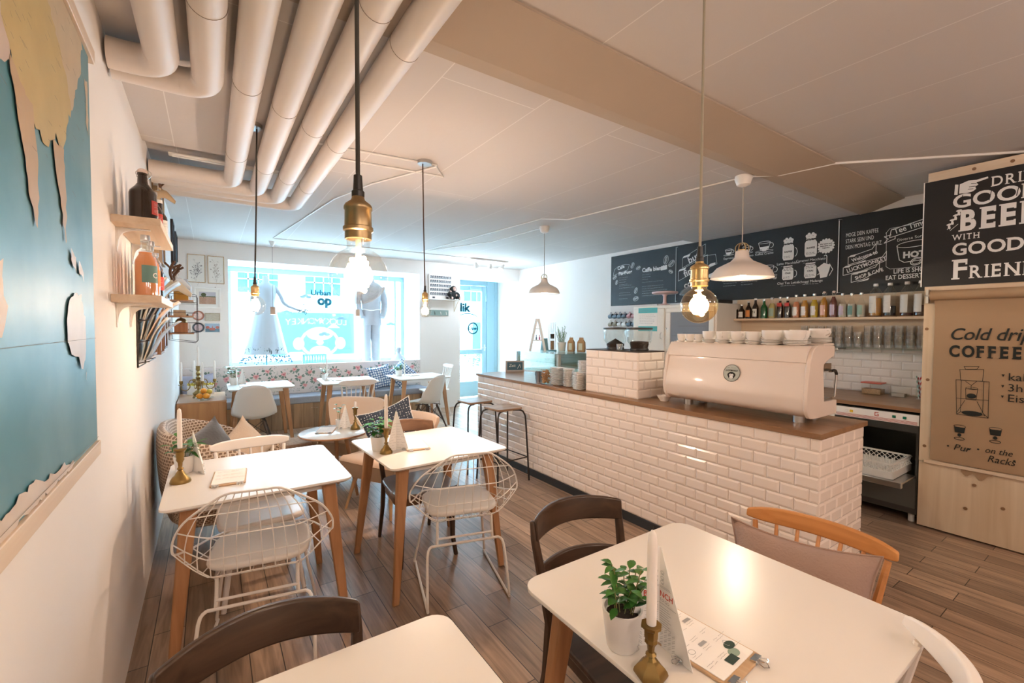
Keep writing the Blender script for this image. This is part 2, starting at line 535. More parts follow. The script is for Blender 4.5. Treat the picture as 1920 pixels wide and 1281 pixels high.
def floor_mat():
    m = bpy.data.materials.new('oak_floor_planks'); m.use_nodes = True
    nt = m.node_tree; L = nt.links.new; b = nt.nodes['Principled BSDF']
    tc = nt.nodes.new('ShaderNodeTexCoord'); mp = nt.nodes.new('ShaderNodeMapping')
    mp.inputs['Rotation'].default_value = (0, 0, R(90))
    L(tc.outputs['Object'], mp.inputs['Vector'])
    br = nt.nodes.new('ShaderNodeTexBrick')
    br.offset = 0.37; br.offset_frequency = 2
    br.inputs['Color1'].default_value = (0.43, 0.29, 0.195, 1); br.inputs['Color2'].default_value = (0.25, 0.165, 0.11, 1)
    br.inputs['Mortar'].default_value = (0.035, 0.024, 0.018, 1)
    br.inputs['Scale'].default_value = 1.0; br.inputs['Mortar Size'].default_value = 0.0022; br.inputs['Mortar Smooth'].default_value = 0.1
    br.inputs['Bias'].default_value = 0.0; br.inputs['Brick Width'].default_value = 0.62; br.inputs['Row Height'].default_value = 0.125
    L(mp.outputs['Vector'], br.inputs['Vector'])
    g = nt.nodes.new('ShaderNodeMapping'); g.inputs['Scale'].default_value = (34, 2.4, 1)
    L(tc.outputs['Object'], g.inputs['Vector'])
    n = nt.nodes.new('ShaderNodeTexNoise'); n.inputs['Scale'].default_value = 1; n.inputs['Detail'].default_value = 7; n.inputs['Distortion'].default_value = 1.2
    L(g.outputs['Vector'], n.inputs['Vector'])
    mr = nt.nodes.new('ShaderNodeMapRange'); mr.inputs[1].default_value = 0.3; mr.inputs[2].default_value = 0.7; mr.inputs[3].default_value = 0.62; mr.inputs[4].default_value = 1.3
    L(n.outputs['Fac'], mr.inputs[0])
    mx = nt.nodes.new('ShaderNodeMix'); mx.data_type = 'RGBA'; mx.blend_type = 'MULTIPLY'; mx.inputs[0].default_value = 1
    L(br.outputs['Color'], mx.inputs[6]); L(mr.outputs[0], mx.inputs[7]); L(mx.outputs[2], b.inputs['Base Color'])
    b.inputs['Roughness'].default_value = 0.31; b.inputs['Specular IOR Level'].default_value = 0.55
    bp = nt.nodes.new('ShaderNodeBump'); bp.inputs['Strength'].default_value = 0.12; bp.inputs['Distance'].default_value = 0.004
    L(n.outputs['Fac'], bp.inputs['Height']); L(bp.outputs['Normal'], b.inputs['Normal'])
    return m


def ceiling_mat():
    m = bpy.data.materials.new('painted_concrete_ceiling'); m.use_nodes = True
    nt = m.node_tree; L = nt.links.new; b = nt.nodes['Principled BSDF']
    tc = nt.nodes.new('ShaderNodeTexCoord'); mp = nt.nodes.new('ShaderNodeMapping')
    mp.inputs['Rotation'].default_value = (0, 0, R(90)); mp.inputs['Location'].default_value = (0.3, 0.17, 0)
    L(tc.outputs['Object'], mp.inputs['Vector'])
    br = nt.nodes.new('ShaderNodeTexBrick')
    br.inputs['Color1'].default_value = (0.585, 0.54, 0.51, 1); br.inputs['Color2'].default_value = (0.56, 0.515, 0.49, 1)
    br.inputs['Mortar'].default_value = (0.72, 0.69, 0.66, 1)
    br.inputs['Scale'].default_value = 1.0; br.inputs['Mortar Size'].default_value = 0.0025; br.inputs['Brick Width'].default_value = 3.1; br.inputs['Row Height'].default_value = 0.52
    L(mp.outputs['Vector'], br.inputs['Vector'])
    n = nt.nodes.new('ShaderNodeTexNoise'); n.inputs['Scale'].default_value = 5; n.inputs['Detail'].default_value = 9
    L(tc.outputs['Object'], n.inputs['Vector'])
    v = nt.nodes.new('ShaderNodeTexVoronoi'); v.inputs['Scale'].default_value = 9
    L(tc.outputs['Object'], v.inputs['Vector'])
    k = nt.nodes.new('ShaderNodeMapRange'); k.inputs[1].default_value = 0.02; k.inputs[2].default_value = 0.06
    L(v.outputs['Distance'], k.inputs[0])
    ad = nt.nodes.new('ShaderNodeMath'); ad.operation = 'MULTIPLY_ADD'; ad.inputs[1].default_value = 0.25
    L(k.outputs[0], ad.inputs[0]); L(n.outputs['Fac'], ad.inputs[2])
    bp = nt.nodes.new('ShaderNodeBump'); bp.inputs['Strength'].default_value = 0.35; bp.inputs['Distance'].default_value = 0.01
    L(ad.outputs[0], bp.inputs['Height']); L(bp.outputs['Normal'], b.inputs['Normal'])
    L(br.outputs['Color'], b.inputs['Base Color']); b.inputs['Roughness'].default_value = 0.85
    return m


M_floor = floor_mat(); M_ceil = ceiling_mat()

# ------------------------------------------------------------------ room shell
struct(MB().bb(-0.6, 5.5, -2.8, 8.5, -0.1, 0.0).build('floor', M_floor, smooth=0))
sec = [(-2.8, 2.70), (1.385, 2.70), (1.64, 2.622), (1.70, 2.615), (3.50, 2.615), (3.515, 2.67), (8.5, 2.67), (8.5, 2.95), (-2.8, 2.95)]
struct(MB().loft([[(x, y, z) for y, z in sec] for x in (-0.6, 5.5)]).build('ceiling', M_ceil, smooth=0))
struct(MB().loft([[(-0.285, -2.8, z), (-0.55, -2.8, z), (-0.55, 7.5, z), (-0.352, 7.5, z)] for z in (0, 2.72)]).build('wall_left', M_wall, smooth=0))
struct(MB().bb(5.25, 5.5, -2.8, 8.5, 0, 2.95).build('wall_right', M_wall, smooth=0))
struct(MB().bb(-0.6, 5.5, -2.95, -2.8, 0, 2.95).build('wall_back', M_wall, smooth=0))
w = MB()
w.bb(-0.6, 0.215, 7.5, 8.4, 0, 2.95); w.bb(0.215, 3.09, 7.5, 8.4, 2.44, 2.95); w.bb(0.215, 3.09, 7.5, 8.4, 0, 0.86)
w.bb(3.09, 3.90, 7.5, 8.4, 0, 2.95); w.bb(3.90, 5.5, 7.5, 7.85, 2.43, 2.95); w.bb(3.90, 5.5, 7.85, 8.45, 2.56, 2.95)
struct(w.build('wall_front', M_wall, smooth=0))

mb = [(1.375, 2.7005), (1.64, 2.6215), (1.705, 2.6145), (1.705, 2.605), (1.635, 2.611), (1.375, 2.690)]  # sloped beam face: its shade is put into a darker tan colour
struct(MB().loft([[(x, y, z) for y, z in mb] for x in (-0.30, 5.249)]).build('trim_8', mat('shaded_beam_tan', (0.46, 0.38, 0.305), 0.85, bump=.2, bscale=14, var=.04, vscale=3), smooth=0))

# shop window
M_wframe = mat('pale_blue_window_frame', (0.30, 0.46, 0.53), 0.4)
w = MB()
for a, b, c, d in ((0.215, 3.09, 2.36, 2.44), (0.215, 3.09, 0.86, 0.92), (0.215, 0.275, 0.92, 2.36), (3.03, 3.09, 0.92, 2.36), (2.90, 2.94, 0.92, 2.36)):
    w.bb(a, b, 8.28, 8.36, c, d)
wf = w.build('window_1', M_wframe, bevel=0.006); struct(wf)
MB().bb(0.275, 3.03, 8.315, 8.322, 0.92, 2.36).build('pane', M_pane, wf, smooth=0)
# lettering and emblem stuck on the window glass (read from the street, so mirrored inside)
M_sticker = mat('frosted_sticker', (0.80, 0.90, 0.92), 0.6)
M_cyan = mat('petrol_lettering', (0.015, 0.075, 0.095), 0.8, spec=0.1)
P = Pen((1.62, 8.313, 1.62), (1, 0, 0), (0, 0, 1), (0, -1, 0), 0.002)
P.text('op', 0.04, 0.26, 0.22, 'CENTER', bold=0.013).text('Urban', -0.02, 0.42, 0.13, 'CENTER', bold=.005)
P.text('k u l', 0.98, 0.28, 0.16, 'CENTER', mirror=True, bold=.007)
P.build('lettering', M_cyan, wf)
P = Pen((1.50, 8.313, 1.20), (1, 0, 0), (0, 0, 1), (0, -1, 0), 0.002)
P.ell(0.08, 0.02, 0.30, 0.24, w=0.05, o=.001).ell(-0.26, 0.0, 0.09, 0.11, fill=True, o=.003).ell(0.42, 0.0, 0.09, 0.11, fill=True, o=.003)
P.ell(0.08, 0.17, 0.22, 0.12, fill=True, o=.004).ell(0.08, -0.14, 0.17, 0.10, fill=True, o=.005).ell(0.08, 0.02, 0.06, 0.05, fill=True, o=.006)
for i, ch in enumerate('YEKNOMYKCUL'):
    P.text(ch, -0.42 + i * 0.092, 0.32 + 0.02 * math.sin(i * PI / 10), 0.15, 'CENTER', mirror=True)
P.fill([(0.2, 0.27), (0.42, 0.27), (0.31, 0.36)]).fill([(-0.5, -0.22), (-0.1, -0.22), (-0.2, -0.14), (-0.4, -0.14)])
P.build('emblem', M_sticker, wf)

# street door in its deep recess
w = MB()
w.bb(3.93, 4.02, 8.30, 8.40, 0, 2.56); w.bb(4.97, 5.16, 8.30, 8.40, 0, 2.56); w.bb(4.02, 4.97, 8.30, 8.40, 2.38, 2.56)
w.bb(5.16, 5.25, 8.30, 8.45, 0, 2.6); w.bb(3.90, 3.93, 8.30, 8.45, 0, 2.6)
dr = w.build('door_1', M_wframe, bevel=0.008); struct(dr)
w = MB()
w.bb(4.03, 4.12, 8.31, 8.37, 0.02, 2.37); w.bb(4.85, 4.96, 8.31, 8.37, 0.02, 2.37)
w.bb(4.12, 4.85, 8.31, 8.37, 2.27, 2.37); w.bb(4.12, 4.85, 8.31, 8.37, 0.02, 0.34); w.bb(4.12, 4.85, 8.31, 8.37, 0.92, 1.02)
lf = w.build('door_leaf', M_wframe, dr, bevel=0.006)
MB().bb(4.12, 4.85, 8.335, 8.342, 0.34, 2.27).build('pane', M_pane, lf, smooth=0)
w = MB(); w.cyl((4.91, 8.31, 1.05), (4.91, 8.25, 1.05), 0.012); w.cyl((4.91, 8.255, 1.05), (4.80, 8.255, 1.05), 0.011)
w.bb(4.89, 4.93, 8.30, 8.312, 0.98, 1.12); w.build('handle', M_steel, lf)
w = MB(); w.bb(4.55, 4.80, 8.25, 8.31, 2.29, 2.35); w.tube([(4.60, 8.26, 2.37), (4.75, 8.16, 2.38), (4.95, 8.27, 2.40)], 0.01)
w.cyl((4.93, 8.27, 2.05), (4.93, 8.27, 2.17), 0.014); w.build('door_closer', M_wframe, lf)
P = Pen((4.14, 8.333, 1.83), (1, 0, 0), (0, 0, 1), (0, -1, 0), 0.002)
P.text('olik', 0.06, 0, 0.24, bold=0.014); P.ell(0.50, -0.36, 0.115, 0.115, w=0.03)
P.text('Open', 0.50, -0.39, 0.10, 'CENTER', shear=0.25, bold=.005)
P.ell(0.38, -0.16, 0.25, 0.11, 10, 150, w=0.02)
P.build('lettering', M_cyan, lf)

# the street outside
struct(MB().bb(-40, 40, 8.45, 60, -0.3, -0.12).build('street_pavement', mat('pale_paving', (0.86, 0.88, 0.90), 0.8), smooth=0))
M_fac = mat('pale_render', (0.15, 0.16, 0.165), 0.9, spec=0.0)
M_ftrim = mat('facade_moulding', (0.055, 0.07, 0.075), 0.9, spec=0.0)
M_fwin = mat('street_window_glass', (0.012, 0.028, 0.032), 0.9, spec=0.0)
fac = MB().bb(-22, 30, 16, 17, -0.3, 6.5).build('street_facade', M_fac, smooth=0)
struct(fac)
w = MB()
for fx in (-9, -5.2, -1.4, 0.7, 2.6, 6.4, 8.5, 12.3):
    w.bb(fx, fx + 1.1, 15.95, 16.1, 2.55, 3.35)
for fx in (-8, -2.6):
    w.bb(fx, fx + 1.4, 15.95, 16.1, 0.2, 1.9)
w.bb(1.55, 4.15, 15.95, 16.1, 0.55, 1.95); w.bb(8.9, 10.2, 15.95, 16.1, -0.1, 1.7)
w.build('facade_glazing', M_fwin, fac, smooth=0)
w = MB()
for fx in (-9, -5.2, -1.4, 0.7, 2.6, 6.4, 8.5, 12.3):
    for k in range(1, 4): w.bb(fx + k * .275 - .02, fx + k * .275 + .02, 15.92, 15.96, 2.55, 3.35)
    w.bb(fx, fx + 1.1, 15.92, 15.96, 2.93, 2.97)
w.bb(-22, 30, 15.85, 16, 2.2, 2.28)
w.build('facade_trim', M_ftrim, fac, smooth=0)

# ------------------------------------------------------------------ ceiling services
def cable(name, ps, r=0.006, m=None):
    struct(MB().tube(ps, r, 6).build(name, m or M_white))


cable('trim_1', [(0.72, 3.1, 2.607), (1.44, 3.03, 2.607), (1.3, 2.86, 2.607)])
cable('trim_2', [(0.45, 2.93, 2.607), (1.30, 2.84, 2.607)])
cable('trim_3', [(1.31, 2.86, 2.607), (1.05, 3.5, 2.607), (0.95, 4.3, 2.662), (0.70, 6.69, 2.662)])
cable('trim_4', [(0.70, 6.69, 2.662), (3.7, 6.62, 2.662)])
cable('trim_5', [(3.25, 1.78, 2.607), (3.05, 3.49, 2.607), (2.95, 3.8, 2.662), (2.72, 6.5, 2.662)])
cable('trim_6', [(3.26, 1.74, 2.606), (3.46, 1.62, 2.622), (3.74, 1.385, 2.692), (4.9, 0.2, 2.692), (5.1, -2.5, 2.692)], 0.009)
cable('trim_7', [(3.23, 4.1, 2.662), (3.2, 5.2, 2.662), (2.72, 6.5, 2.662)])


def pipe(x, ye, z, label, r=0.056):
    t = thing('heating_pipe', label, 'pipe', (x, ye, z), group='insulated pipes along the ceiling')
    bend = [(0, -0.10, 0), (-0.012, -0.05, 0), (-0.05, -0.012, 0), (-0.10, 0, 0)]
    MB().tube([(0, -ye - 2.75, 0)] + crom(bend, 5) + [(-x - 0.292 - 0.0067 * ye, 0, 0)], r, 24).build('pipe_run', M_pipe, t)
    for yy in (-0.62, -1.55, -2.6):
        MB().tube([(math.cos(2 * PI * i / 28) * (r + .0004), yy, math.sin(2 * PI * i / 28) * (r + .0004)) for i in range(28)], 0.0012, 5, True).build('seam', mat('pipe_seam', (0.30, 0.24, 0.20), 0.7), t)


for a in ((-0.14, 2.27, 2.53, 'short cream pipe hugging the wall side, its elbow above the world map'),
          (0.005, 2.36, 2.53, 'second short cream pipe from the wall, ending beside the first elbow'),
          (0.145, 3.76, 2.53, 'long cream pipe passing just beside the small ceiling rose'),
          (0.305, 3.90, 2.53, 'long cream pipe, second of the four that reach the far elbows'),
          (0.455, 4.05, 2.53, 'long cream pipe, third of the four that reach the far elbows'),
          (0.605, 4.20, 2.53, 'long cream pipe on the outer edge towards the open ceiling')):
    pipe(*a)
t = thing('fluorescent_fitting', 'white tube light fitting under the ceiling behind the pipes', 'light fitting', (0.12, 3.64, 2.602))
MB().bb(-0.33, 0.42, -0.03, 0.03, 0, 0.012).build('housing', M_white, t, bevel=0.004)
MB().cyl((-0.31, 0, -0.005), (0.40, 0, -0.005), 0.006, n=12).build('tube', mat('milky_tube', (0.85, 0.87, 0.88), 0.25), t)
# ------------------------------------------------------------------ bar counter
CX, CY0, CY1, CZ = 2.66, 1.01, 4.66, 0.912
t = thing('bar_counter', 'long bar counter clad in cream metro tiles with dark plinth', 'counter', (CX, CY0, 0))
m = MB().bb(0.006, 0.60, 0.006, CY1 - CY0 - 0.006, 0.0, CZ)
m.build('counter_body', M_grout, t, smooth=0)
m = MB()
tiles(m, (0.006, CY1 - CY0, 0.07), (0, -1, 0), (0, 0, 1), (-1, 0, 0), CY1 - CY0, CZ - 0.07, 0.15, 0.0702, start=0.0)
m.build('front_tiles', M_tile, t, smooth=0)
m = MB()
tiles(m, (0, 0.006, 0.07), (1, 0, 0), (0, 0, 1), (0, -1, 0), 0.60, CZ - 0.07, 0.15, 0.0702)
m.build('end_tiles', M_tile, t, smooth=0)
MB().bb(-0.004, 0.006, 0, CY1 - CY0, 0.0, 0.068).build('plinth', mat('dark_plinth', (0.03, 0.035, 0.04), 0.45), t)
o = MB().bb(2.645, 3.285, 1.0, 4.68, CZ, CZ + 0.030).build('bar_worktop', W_top, bevel=0.003)
tag(o, 'long oak worktop lying on the tiled bar counter', 'worktop')
TOPZ = CZ + 0.030

# tiled box that hides the grinders
t = thing('grinder_housing', 'cream tiled box on the worktop with two grinder hoppers on top', 'box', (2.735, 2.29, TOPZ))
MB().bb(0.005, 0.315, 0.005, 0.575, 0, 0.362).build('housing_body', M_grout, t, smooth=0)
m = MB()
tiles(m, (0.005, 0.58, 0), (0, -1, 0), (0, 0, 1), (-1, 0, 0), 0.58, 0.366, 0.15, 0.0735)
m.build('front_tiles', M_tile, t, smooth=0)
m = MB()
tiles(m, (0, 0.005, 0), (1, 0, 0), (0, 0, 1), (0, -1, 0), 0.32, 0.366, 0.15, 0.0735)
m.build('end_tiles', M_tile, t, smooth=0)
MB().bb(0.0, 0.32, 0, 0.58, 0.362, 0.370).build('lid', mat('dark_lid', (0.05, 0.035, 0.03), 0.4), t)
BOXZ = TOPZ + 0.370


# ------------------------------------------------------------------ tables
def table(name, label, c, w, d, h=0.75, rz=0, rad=0.04, inset=0.10, foot=0.03, group=None, cat='table'):
    t = thing(name, label, cat, (c[0], c[1], 0), rz, group)
    m = MB()
    o0 = rrect(w - 0.03, d - 0.03, rad); o1 = rrect(w, d, rad)
    m.loft([[(p[0], p[1], h - 0.021) for p in o0], [(p[0], p[1], h - 0.010) for p in o1], [(p[0], p[1], h - 0.001) for p in o1],
            [(p[0] * .998, p[1] * .998, h) for p in o1]])
    m.build('table_top', M_top, t)
    m = MB(); a, b = w / 2 - inset - 0.01, d / 2 - inset - 0.01
    for x0, x1, y0, y1 in ((-a, a, -b - .01, -b + .01), (-a, a, b - .01, b + .01), (-a - .01, -a + .01, -b, b), (a - .01, a + .01, -b, b)):
        m.bb(x0, x1, y0, y1, h - 0.066, h - 0.0212)
    m.build('apron', M_white, t)
    for sx in (-1, 1):
        for sy in (-1, 1):
            m = MB(); p0 = V((sx * (w / 2 - inset), sy * (d / 2 - inset), h - 0.0215)); p1 = V((sx * (w / 2 - foot), sy * (d / 2 - foot), 0))
            rr = []
            for k, (q, s) in enumerate(((p0, 0.066), (p0.lerp(p1, .12), 0.062), (p1, 0.036))):
                h2 = s / 2
                rr.append([(q.x - h2, q.y - h2 * .62, q.z), (q.x + h2, q.y - h2 * .62, q.z), (q.x + h2, q.y + h2 * .62, q.z), (q.x - h2, q.y + h2 * .62, q.z)])
            m.loft(rr).build('leg', W_leg, t, bevel=0.006)
    return t


table('cafe_table', 'white square table by the wall with wire chair and spindle chair', (0.195, 2.625), 0.765, 0.745, group='white cafe tables')
table('cafe_table', 'white square table in the middle of the room with a dark chair tucked under', (1.135, 2.635), 0.75, 0.74, rz=2.0, group='white cafe tables')
table('cafe_table', 'white square table beneath the amber globe bulb, orange and white chairs around', (1.12, 0.675), 0.76, 0.745, rad=0.06, group='white cafe tables')
table('cafe_table', 'white bare table with a dark curved chair back along its edge', (0.125, 0.68), 0.75, 0.75, rz=0, rad=0.05, group='white cafe tables')
table('bench_table', 'white bench table next to the sideboard and candelabra', (0.52, 6.56), 0.72, 0.72, 0.74, 0, group='tables along the flowered bench')
table('bench_table', 'white bench table facing the flowered backrest with spindle chair before it', (1.60, 6.52), 0.74, 0.74, 0.74, -4, group='tables along the flowered bench')
table('bench_table', 'white bench table near the door pillar with polka cushions behind', (2.64, 6.48), 0.80, 0.72, 0.74, -2, group='tables along the flowered bench')
# ------------------------------------------------------------------ chairs (local frame: sitter faces -y, backrest at +y)
M_wire = mat('white_coated_wire', (0.85, 0.80, 0.75), 0.35)
M_cush = mat('off_white_cushion', (0.80, 0.76, 0.72), 0.85, bump=0.2, bscale=120, sheen=0.2)


def wire_chair(label, loc, rz):
    t = thing('wire_chair', label, 'chair', (*loc, 0), rz, 'white wire chairs with sled bases')
    vs = [(0.0, -0.225, 0.470), (0.18, -0.12, 0.440), (0.36, 0.03, 0.425), (0.50, 0.16, 0.430), (0.58, 0.215, 0.462), (0.68, 0.235, 0.545), (0.79, 0.258, 0.645), (0.90, 0.280, 0.745), (1.0, 0.298, 0.830)]
    hw = [0.175, 0.225, 0.265, 0.295, 0.305, 0.305, 0.285, 0.240, 0.165]
    lift = [0.0, 0.05, 0.095, 0.120, 0.105, 0.060, 0.015, -0.02, -0.045]
    fwd = [0.0, 0.0, 0.0, -0.02, -0.045, -0.07, -0.065, -0.045, -0.02]

    def S(u, v):
        for i in range(len(vs) - 1):
            if v <= vs[i + 1][0] or i == len(vs) - 2:
                k = (v - vs[i][0]) / (vs[i + 1][0] - vs[i][0]); break
        lp = lambda a: a[i] + (a[i + 1] - a[i]) * k
        y = vs[i][1] + (vs[i + 1][1] - vs[i][1]) * k; z = vs[i][2] + (vs[i + 1][2] - vs[i][2]) * k
        e = max(0.0, (abs(u) - 0.55) / 0.45) ** 1.25
        return V((u * lp(hw), y + e * lp(fwd), z + e * lp(lift)))
    m = MB()
    for i in range(1, 13):
        u = -1 + 2 * i / 13 - 0.0
        u = max(-1, min(1, -1 + 2 * i / 13))
        if abs(u) > 0.999: continue
        m.tube([S(u, j / 24) for j in range(25)], 0.0023, 5)
    for v in (0.18, 0.36, 0.50, 0.575, 0.68, 0.79, 0.90):
        m.tube([S(-1 + 2 * j / 24, v) for j in range(25)], 0.0025, 5)
    m.build('wire_grid', M_wire, t)
    ring = [S(-1 + 2 * j / 12, 0) for j in range(13)] + [S(1, j / 16) for j in range(1, 16)] + [S(1 - 2 * j / 12, 1) for j in range(13)] + [S(-1, 1 - j / 16) for j in range(1, 16)]
    MB().tube(crom(ring, 2, True), 0.0048, 6, True).build('rim', M_wire, t)
    m = MB()
    m.prism(rrect(0.41, 0.37, 0.10, 6), 0, 0.028, Matrix.Translation((0, -0.015, 0.452)))
    m.build('seat_cushion', M_cush, t, bevel=0.011, seg=3)
    for s in (-1, 1):
        x0, x1 = s * 0.155, s * 0.225
        pts = crom([(x0, 0.15, 0.425), (x0, 0.16, 0.36), (x0 * 1.02, 0.165, 0.30)], 4)
        MB().tube(pts, 0.008, 8).build('seat_bracket', M_wire, t)
        run = [(s * 0.19, 0.17, 0.30), (s * 0.215, 0.20, 0.265), (x1, 0.262, 0.05), (x1, 0.262, 0.012), (x1, 0.235, 0.008), (x1, -0.22, 0.008), (x1, -0.25, 0.012), (x1, -0.252, 0.05), (s * 0.17, -0.13, 0.40), (s * 0.165, -0.11, 0.43)]
        MB().tube(crom(run, 4), 0.0075, 8).build('sled_leg', M_wire, t)
    m = MB()
    m.tube([(-0.19, 0.17, 0.30), (0.19, 0.17, 0.30)], 0.0075, 8)
    m.build('cross_bar', M_wire, t)
    MB().tube([(-0.158, 0.165, 0.335), (0.158, 0.165, 0.335)], 0.0065, 8).build('cross_bar', M_wire, t)
    return t


wire_chair('white wire chair with cushion, drawn up to the table by the wall', (0.185, 2.365), 170)
wire_chair('white wire chair with cushion, in front of the table in the middle of the room', (1.205, 2.33), 165)


def bentwood(label, loc, rz, mx=None, mz=None, seat=None):
    mx, mz = mx or W_dark, mz or W_darkz
    t = thing('bentwood_chair', label, 'chair', (*loc, 0), rz, 'dark bentwood chairs')
    m = MB(); prof = crom([(-0.20, -0.21, 0), (0, -0.235, 0), (0.20, -0.21, 0), (0.215, -0.05, 0), (0.185, 0.17, 0), (0, 0.205, 0), (-0.185, 0.17, 0), (-0.215, -0.05, 0)], 4, True)
    m.prism([(p.x, p.y) for p in prof], 0.435, 0.460); m.build('seat', seat or mx, t, bevel=0.008, seg=3)
    m = MB(); m.prism([(p.x * .93, p.y * .93) for p in prof], 0.385, 0.4345); m.build('seat_frame', mx, t, bevel=0.004)

    def arc(x, z):   # the curve of the back seen from above
        return V((x, 0.235 + 0.085 * (1 - (x / 0.205) ** 2) * (0.55 + 0.45 * (z - 0.45) / 0.35) + 0.13 * max(0, z - 0.45) * 0.45, z))
    for nm, z0, z1, wd in (('top_rail', 0.715, 0.805, 0.205), ('lower_rail', 0.560, 0.615, 0.198)):
        m = MB(); rr = []
        for i in range(25):
            x = -wd + 2 * wd * i / 24; k = 1 - abs(x / wd) ** 4 * 0.10; zm = (z0 + z1) / 2; h = (z1 - z0) / 2 * k
            th = 0.010
            a, b = arc(x, z0), arc(x, z1)
            up = 0.012 * (1 - (x / wd) ** 2)
            rr.append([(a.x, a.y - th, zm - h + up), (a.x, a.y + th, zm - h + up), (b.x, b.y + th, zm + h + up), (b.x, b.y - th, zm + h + up)])
        m.loft(rr).build(nm, mx, t, bevel=0.006, seg=3)
    for s in (-1, 1):
        m = MB(); rr = []
        for z, x, y, w in ((0, 0.185, 0.285, 0.026), (0.25, 0.18, 0.215, 0.032), (0.44, 0.178, 0.195, 0.036), (0.60, 0.192, 0.232, 0.034), (0.72, 0.202, 0.262, 0.030), (0.788, 0.203, 0.276, 0.024)):
            h = w / 2
            rr.append([(s * x - h * .85, y - h, z), (s * x + h * .85, y - h, z), (s * x + h * .85, y + h, z), (s * x - h * .85, y + h, z)])
        m.loft(rr).build('back_post', mz, t, bevel=0.008, seg=3)
        m = MB(); rr = []
        for z, x, y, w in ((0, 0.185, -0.215, 0.026), (0.12, 0.172, -0.19, 0.028), (0.30, 0.168, -0.185, 0.038), (0.385, 0.172, -0.19, 0.044), (0.434, 0.172, -0.19, 0.042)):
            h = w / 2
            rr.append([(s * x - h, y - h, z), (s * x + h, y - h, z), (s * x + h, y + h, z), (s * x - h, y + h, z)])
        m.loft(rr).build('front_leg', mz, t, bevel=0.007, seg=3)
    return t


M_greyseat = mat('worn_grey_seat', (0.20, 0.15, 0.13), 0.35, var=0.25, vscale=6, coat=0.2)
bentwood('dark curved-back wooden chair drawn up along the bare white table', (0.112, 0.875), 3)
bentwood('dark wooden chair with two back rails behind the table under the amber bulb', (1.148, 0.995), -5)
bentwood('brown wooden chair with worn grey seat tucked under the middle table', (1.145, 2.815), -3, wood('mid_walnut', (0.12, 0.06, 0.032), (0.21, 0.11, 0.06), 'X', 0.6, 0.35), None, M_greyseat)


def spindle(label, loc, rz, m_, n=7, bend=0.05, hw=0.215, hz=0.80, mr=None, lean=0.07, rail=0.062):
    t = thing('spindle_chair', label, 'chair', (*loc, 0), rz, 'spindle-back chairs')
    m = MB(); prof = crom([(-0.19, -0.20, 0), (0, -0.22, 0), (0.19, -0.20, 0), (0.205, 0.0, 0), (0.165, 0.19, 0), (0, 0.205, 0), (-0.165, 0.19, 0), (-0.205, 0.0, 0)], 4, True)
    m.prism([(p.x, p.y) for p in prof], 0.415, 0.448); m.build('seat', m_, t, bevel=0.011, seg=3)

    def bk(x): return 0.19 + lean - bend * (x / hw) ** 2 + bend * 0.6
    m = MB(); rr = []
    for i in range(21):
        x = -hw + 2 * hw * i / 20; k = (1 - abs(x / hw) ** 5 * 0.55); h = rail / 2 * k; y = bk(x); th = 0.0115 * (0.6 + 0.4 * k)
        rr.append([(x, y - th, hz - rail / 2 - h), (x, y + th, hz - rail / 2 - h), (x, y + th + .006, hz - rail / 2 + h), (x, y - th + .006, hz - rail / 2 + h)])
    m.loft(rr).build('top_rail', mr or m_, t, bevel=0.006, seg=3)
    for i in range(n):
        x1 = (-1 + 2 * i / (n - 1)) * (hw - 0.028); x0 = x1 * 0.80
        thick = 0.0115 if i in (0, n - 1) else 0.0075
        MB().tube([(x0, 0.175 - 0.02 * (x0 / hw) ** 2, 0.440), ((x0 + x1) / 2, (bk(x1) + 0.175) / 2 - .004, 0.6), (x1, bk(x1), hz - rail + 0.004)], thick, 8, radii=[thick, thick * 1.15, thick * .85]).build('spindle', m_, t)
    for sx in (-1, 1):
        for sy in (-1, 1):
            MB().cyl((sx * 0.135, sy * 0.135, 0.42), (sx * 0.195, sy * 0.20, 0), 0.0175, 0.0125, 12).build('leg', m_, t)
    return t


M_chw = mat('white_painted_wood', (0.84, 0.79, 0.745), 0.32)
W_wornw = wood('worn_white_paint', (0.56, 0.30, 0.19), (0.82, 0.70, 0.62), 'X', 0.25, 0.35)
spindle('white spindle chair behind the table by the wall, rail rubbed to wood', (0.215, 2.93), 4, M_chw, 7, 0.03)
spindle('orange beech spindle chair with a mauve cushion by the tiled counter end', (1.575, 0.675), -84, W_oran, 7, 0.06, 0.235, 0.79)
spindle('white strongly curved spindle chair at the corner of the brunch card table', (1.160, 0.525), 186, M_chw, 5, 0.13, 0.225, 0.815)
spindle('white spindle chair with eight rods at the central bench table', (1.55, 5.98), 176, M_chw, 8, 0.03, 0.23, 0.83, lean=0.09, rail=0.075)
spindle('small white spindle chair half hidden past the last bench table', (3.13, 6.95), -90, M_chw, 6, 0.02, 0.19, 0.86)


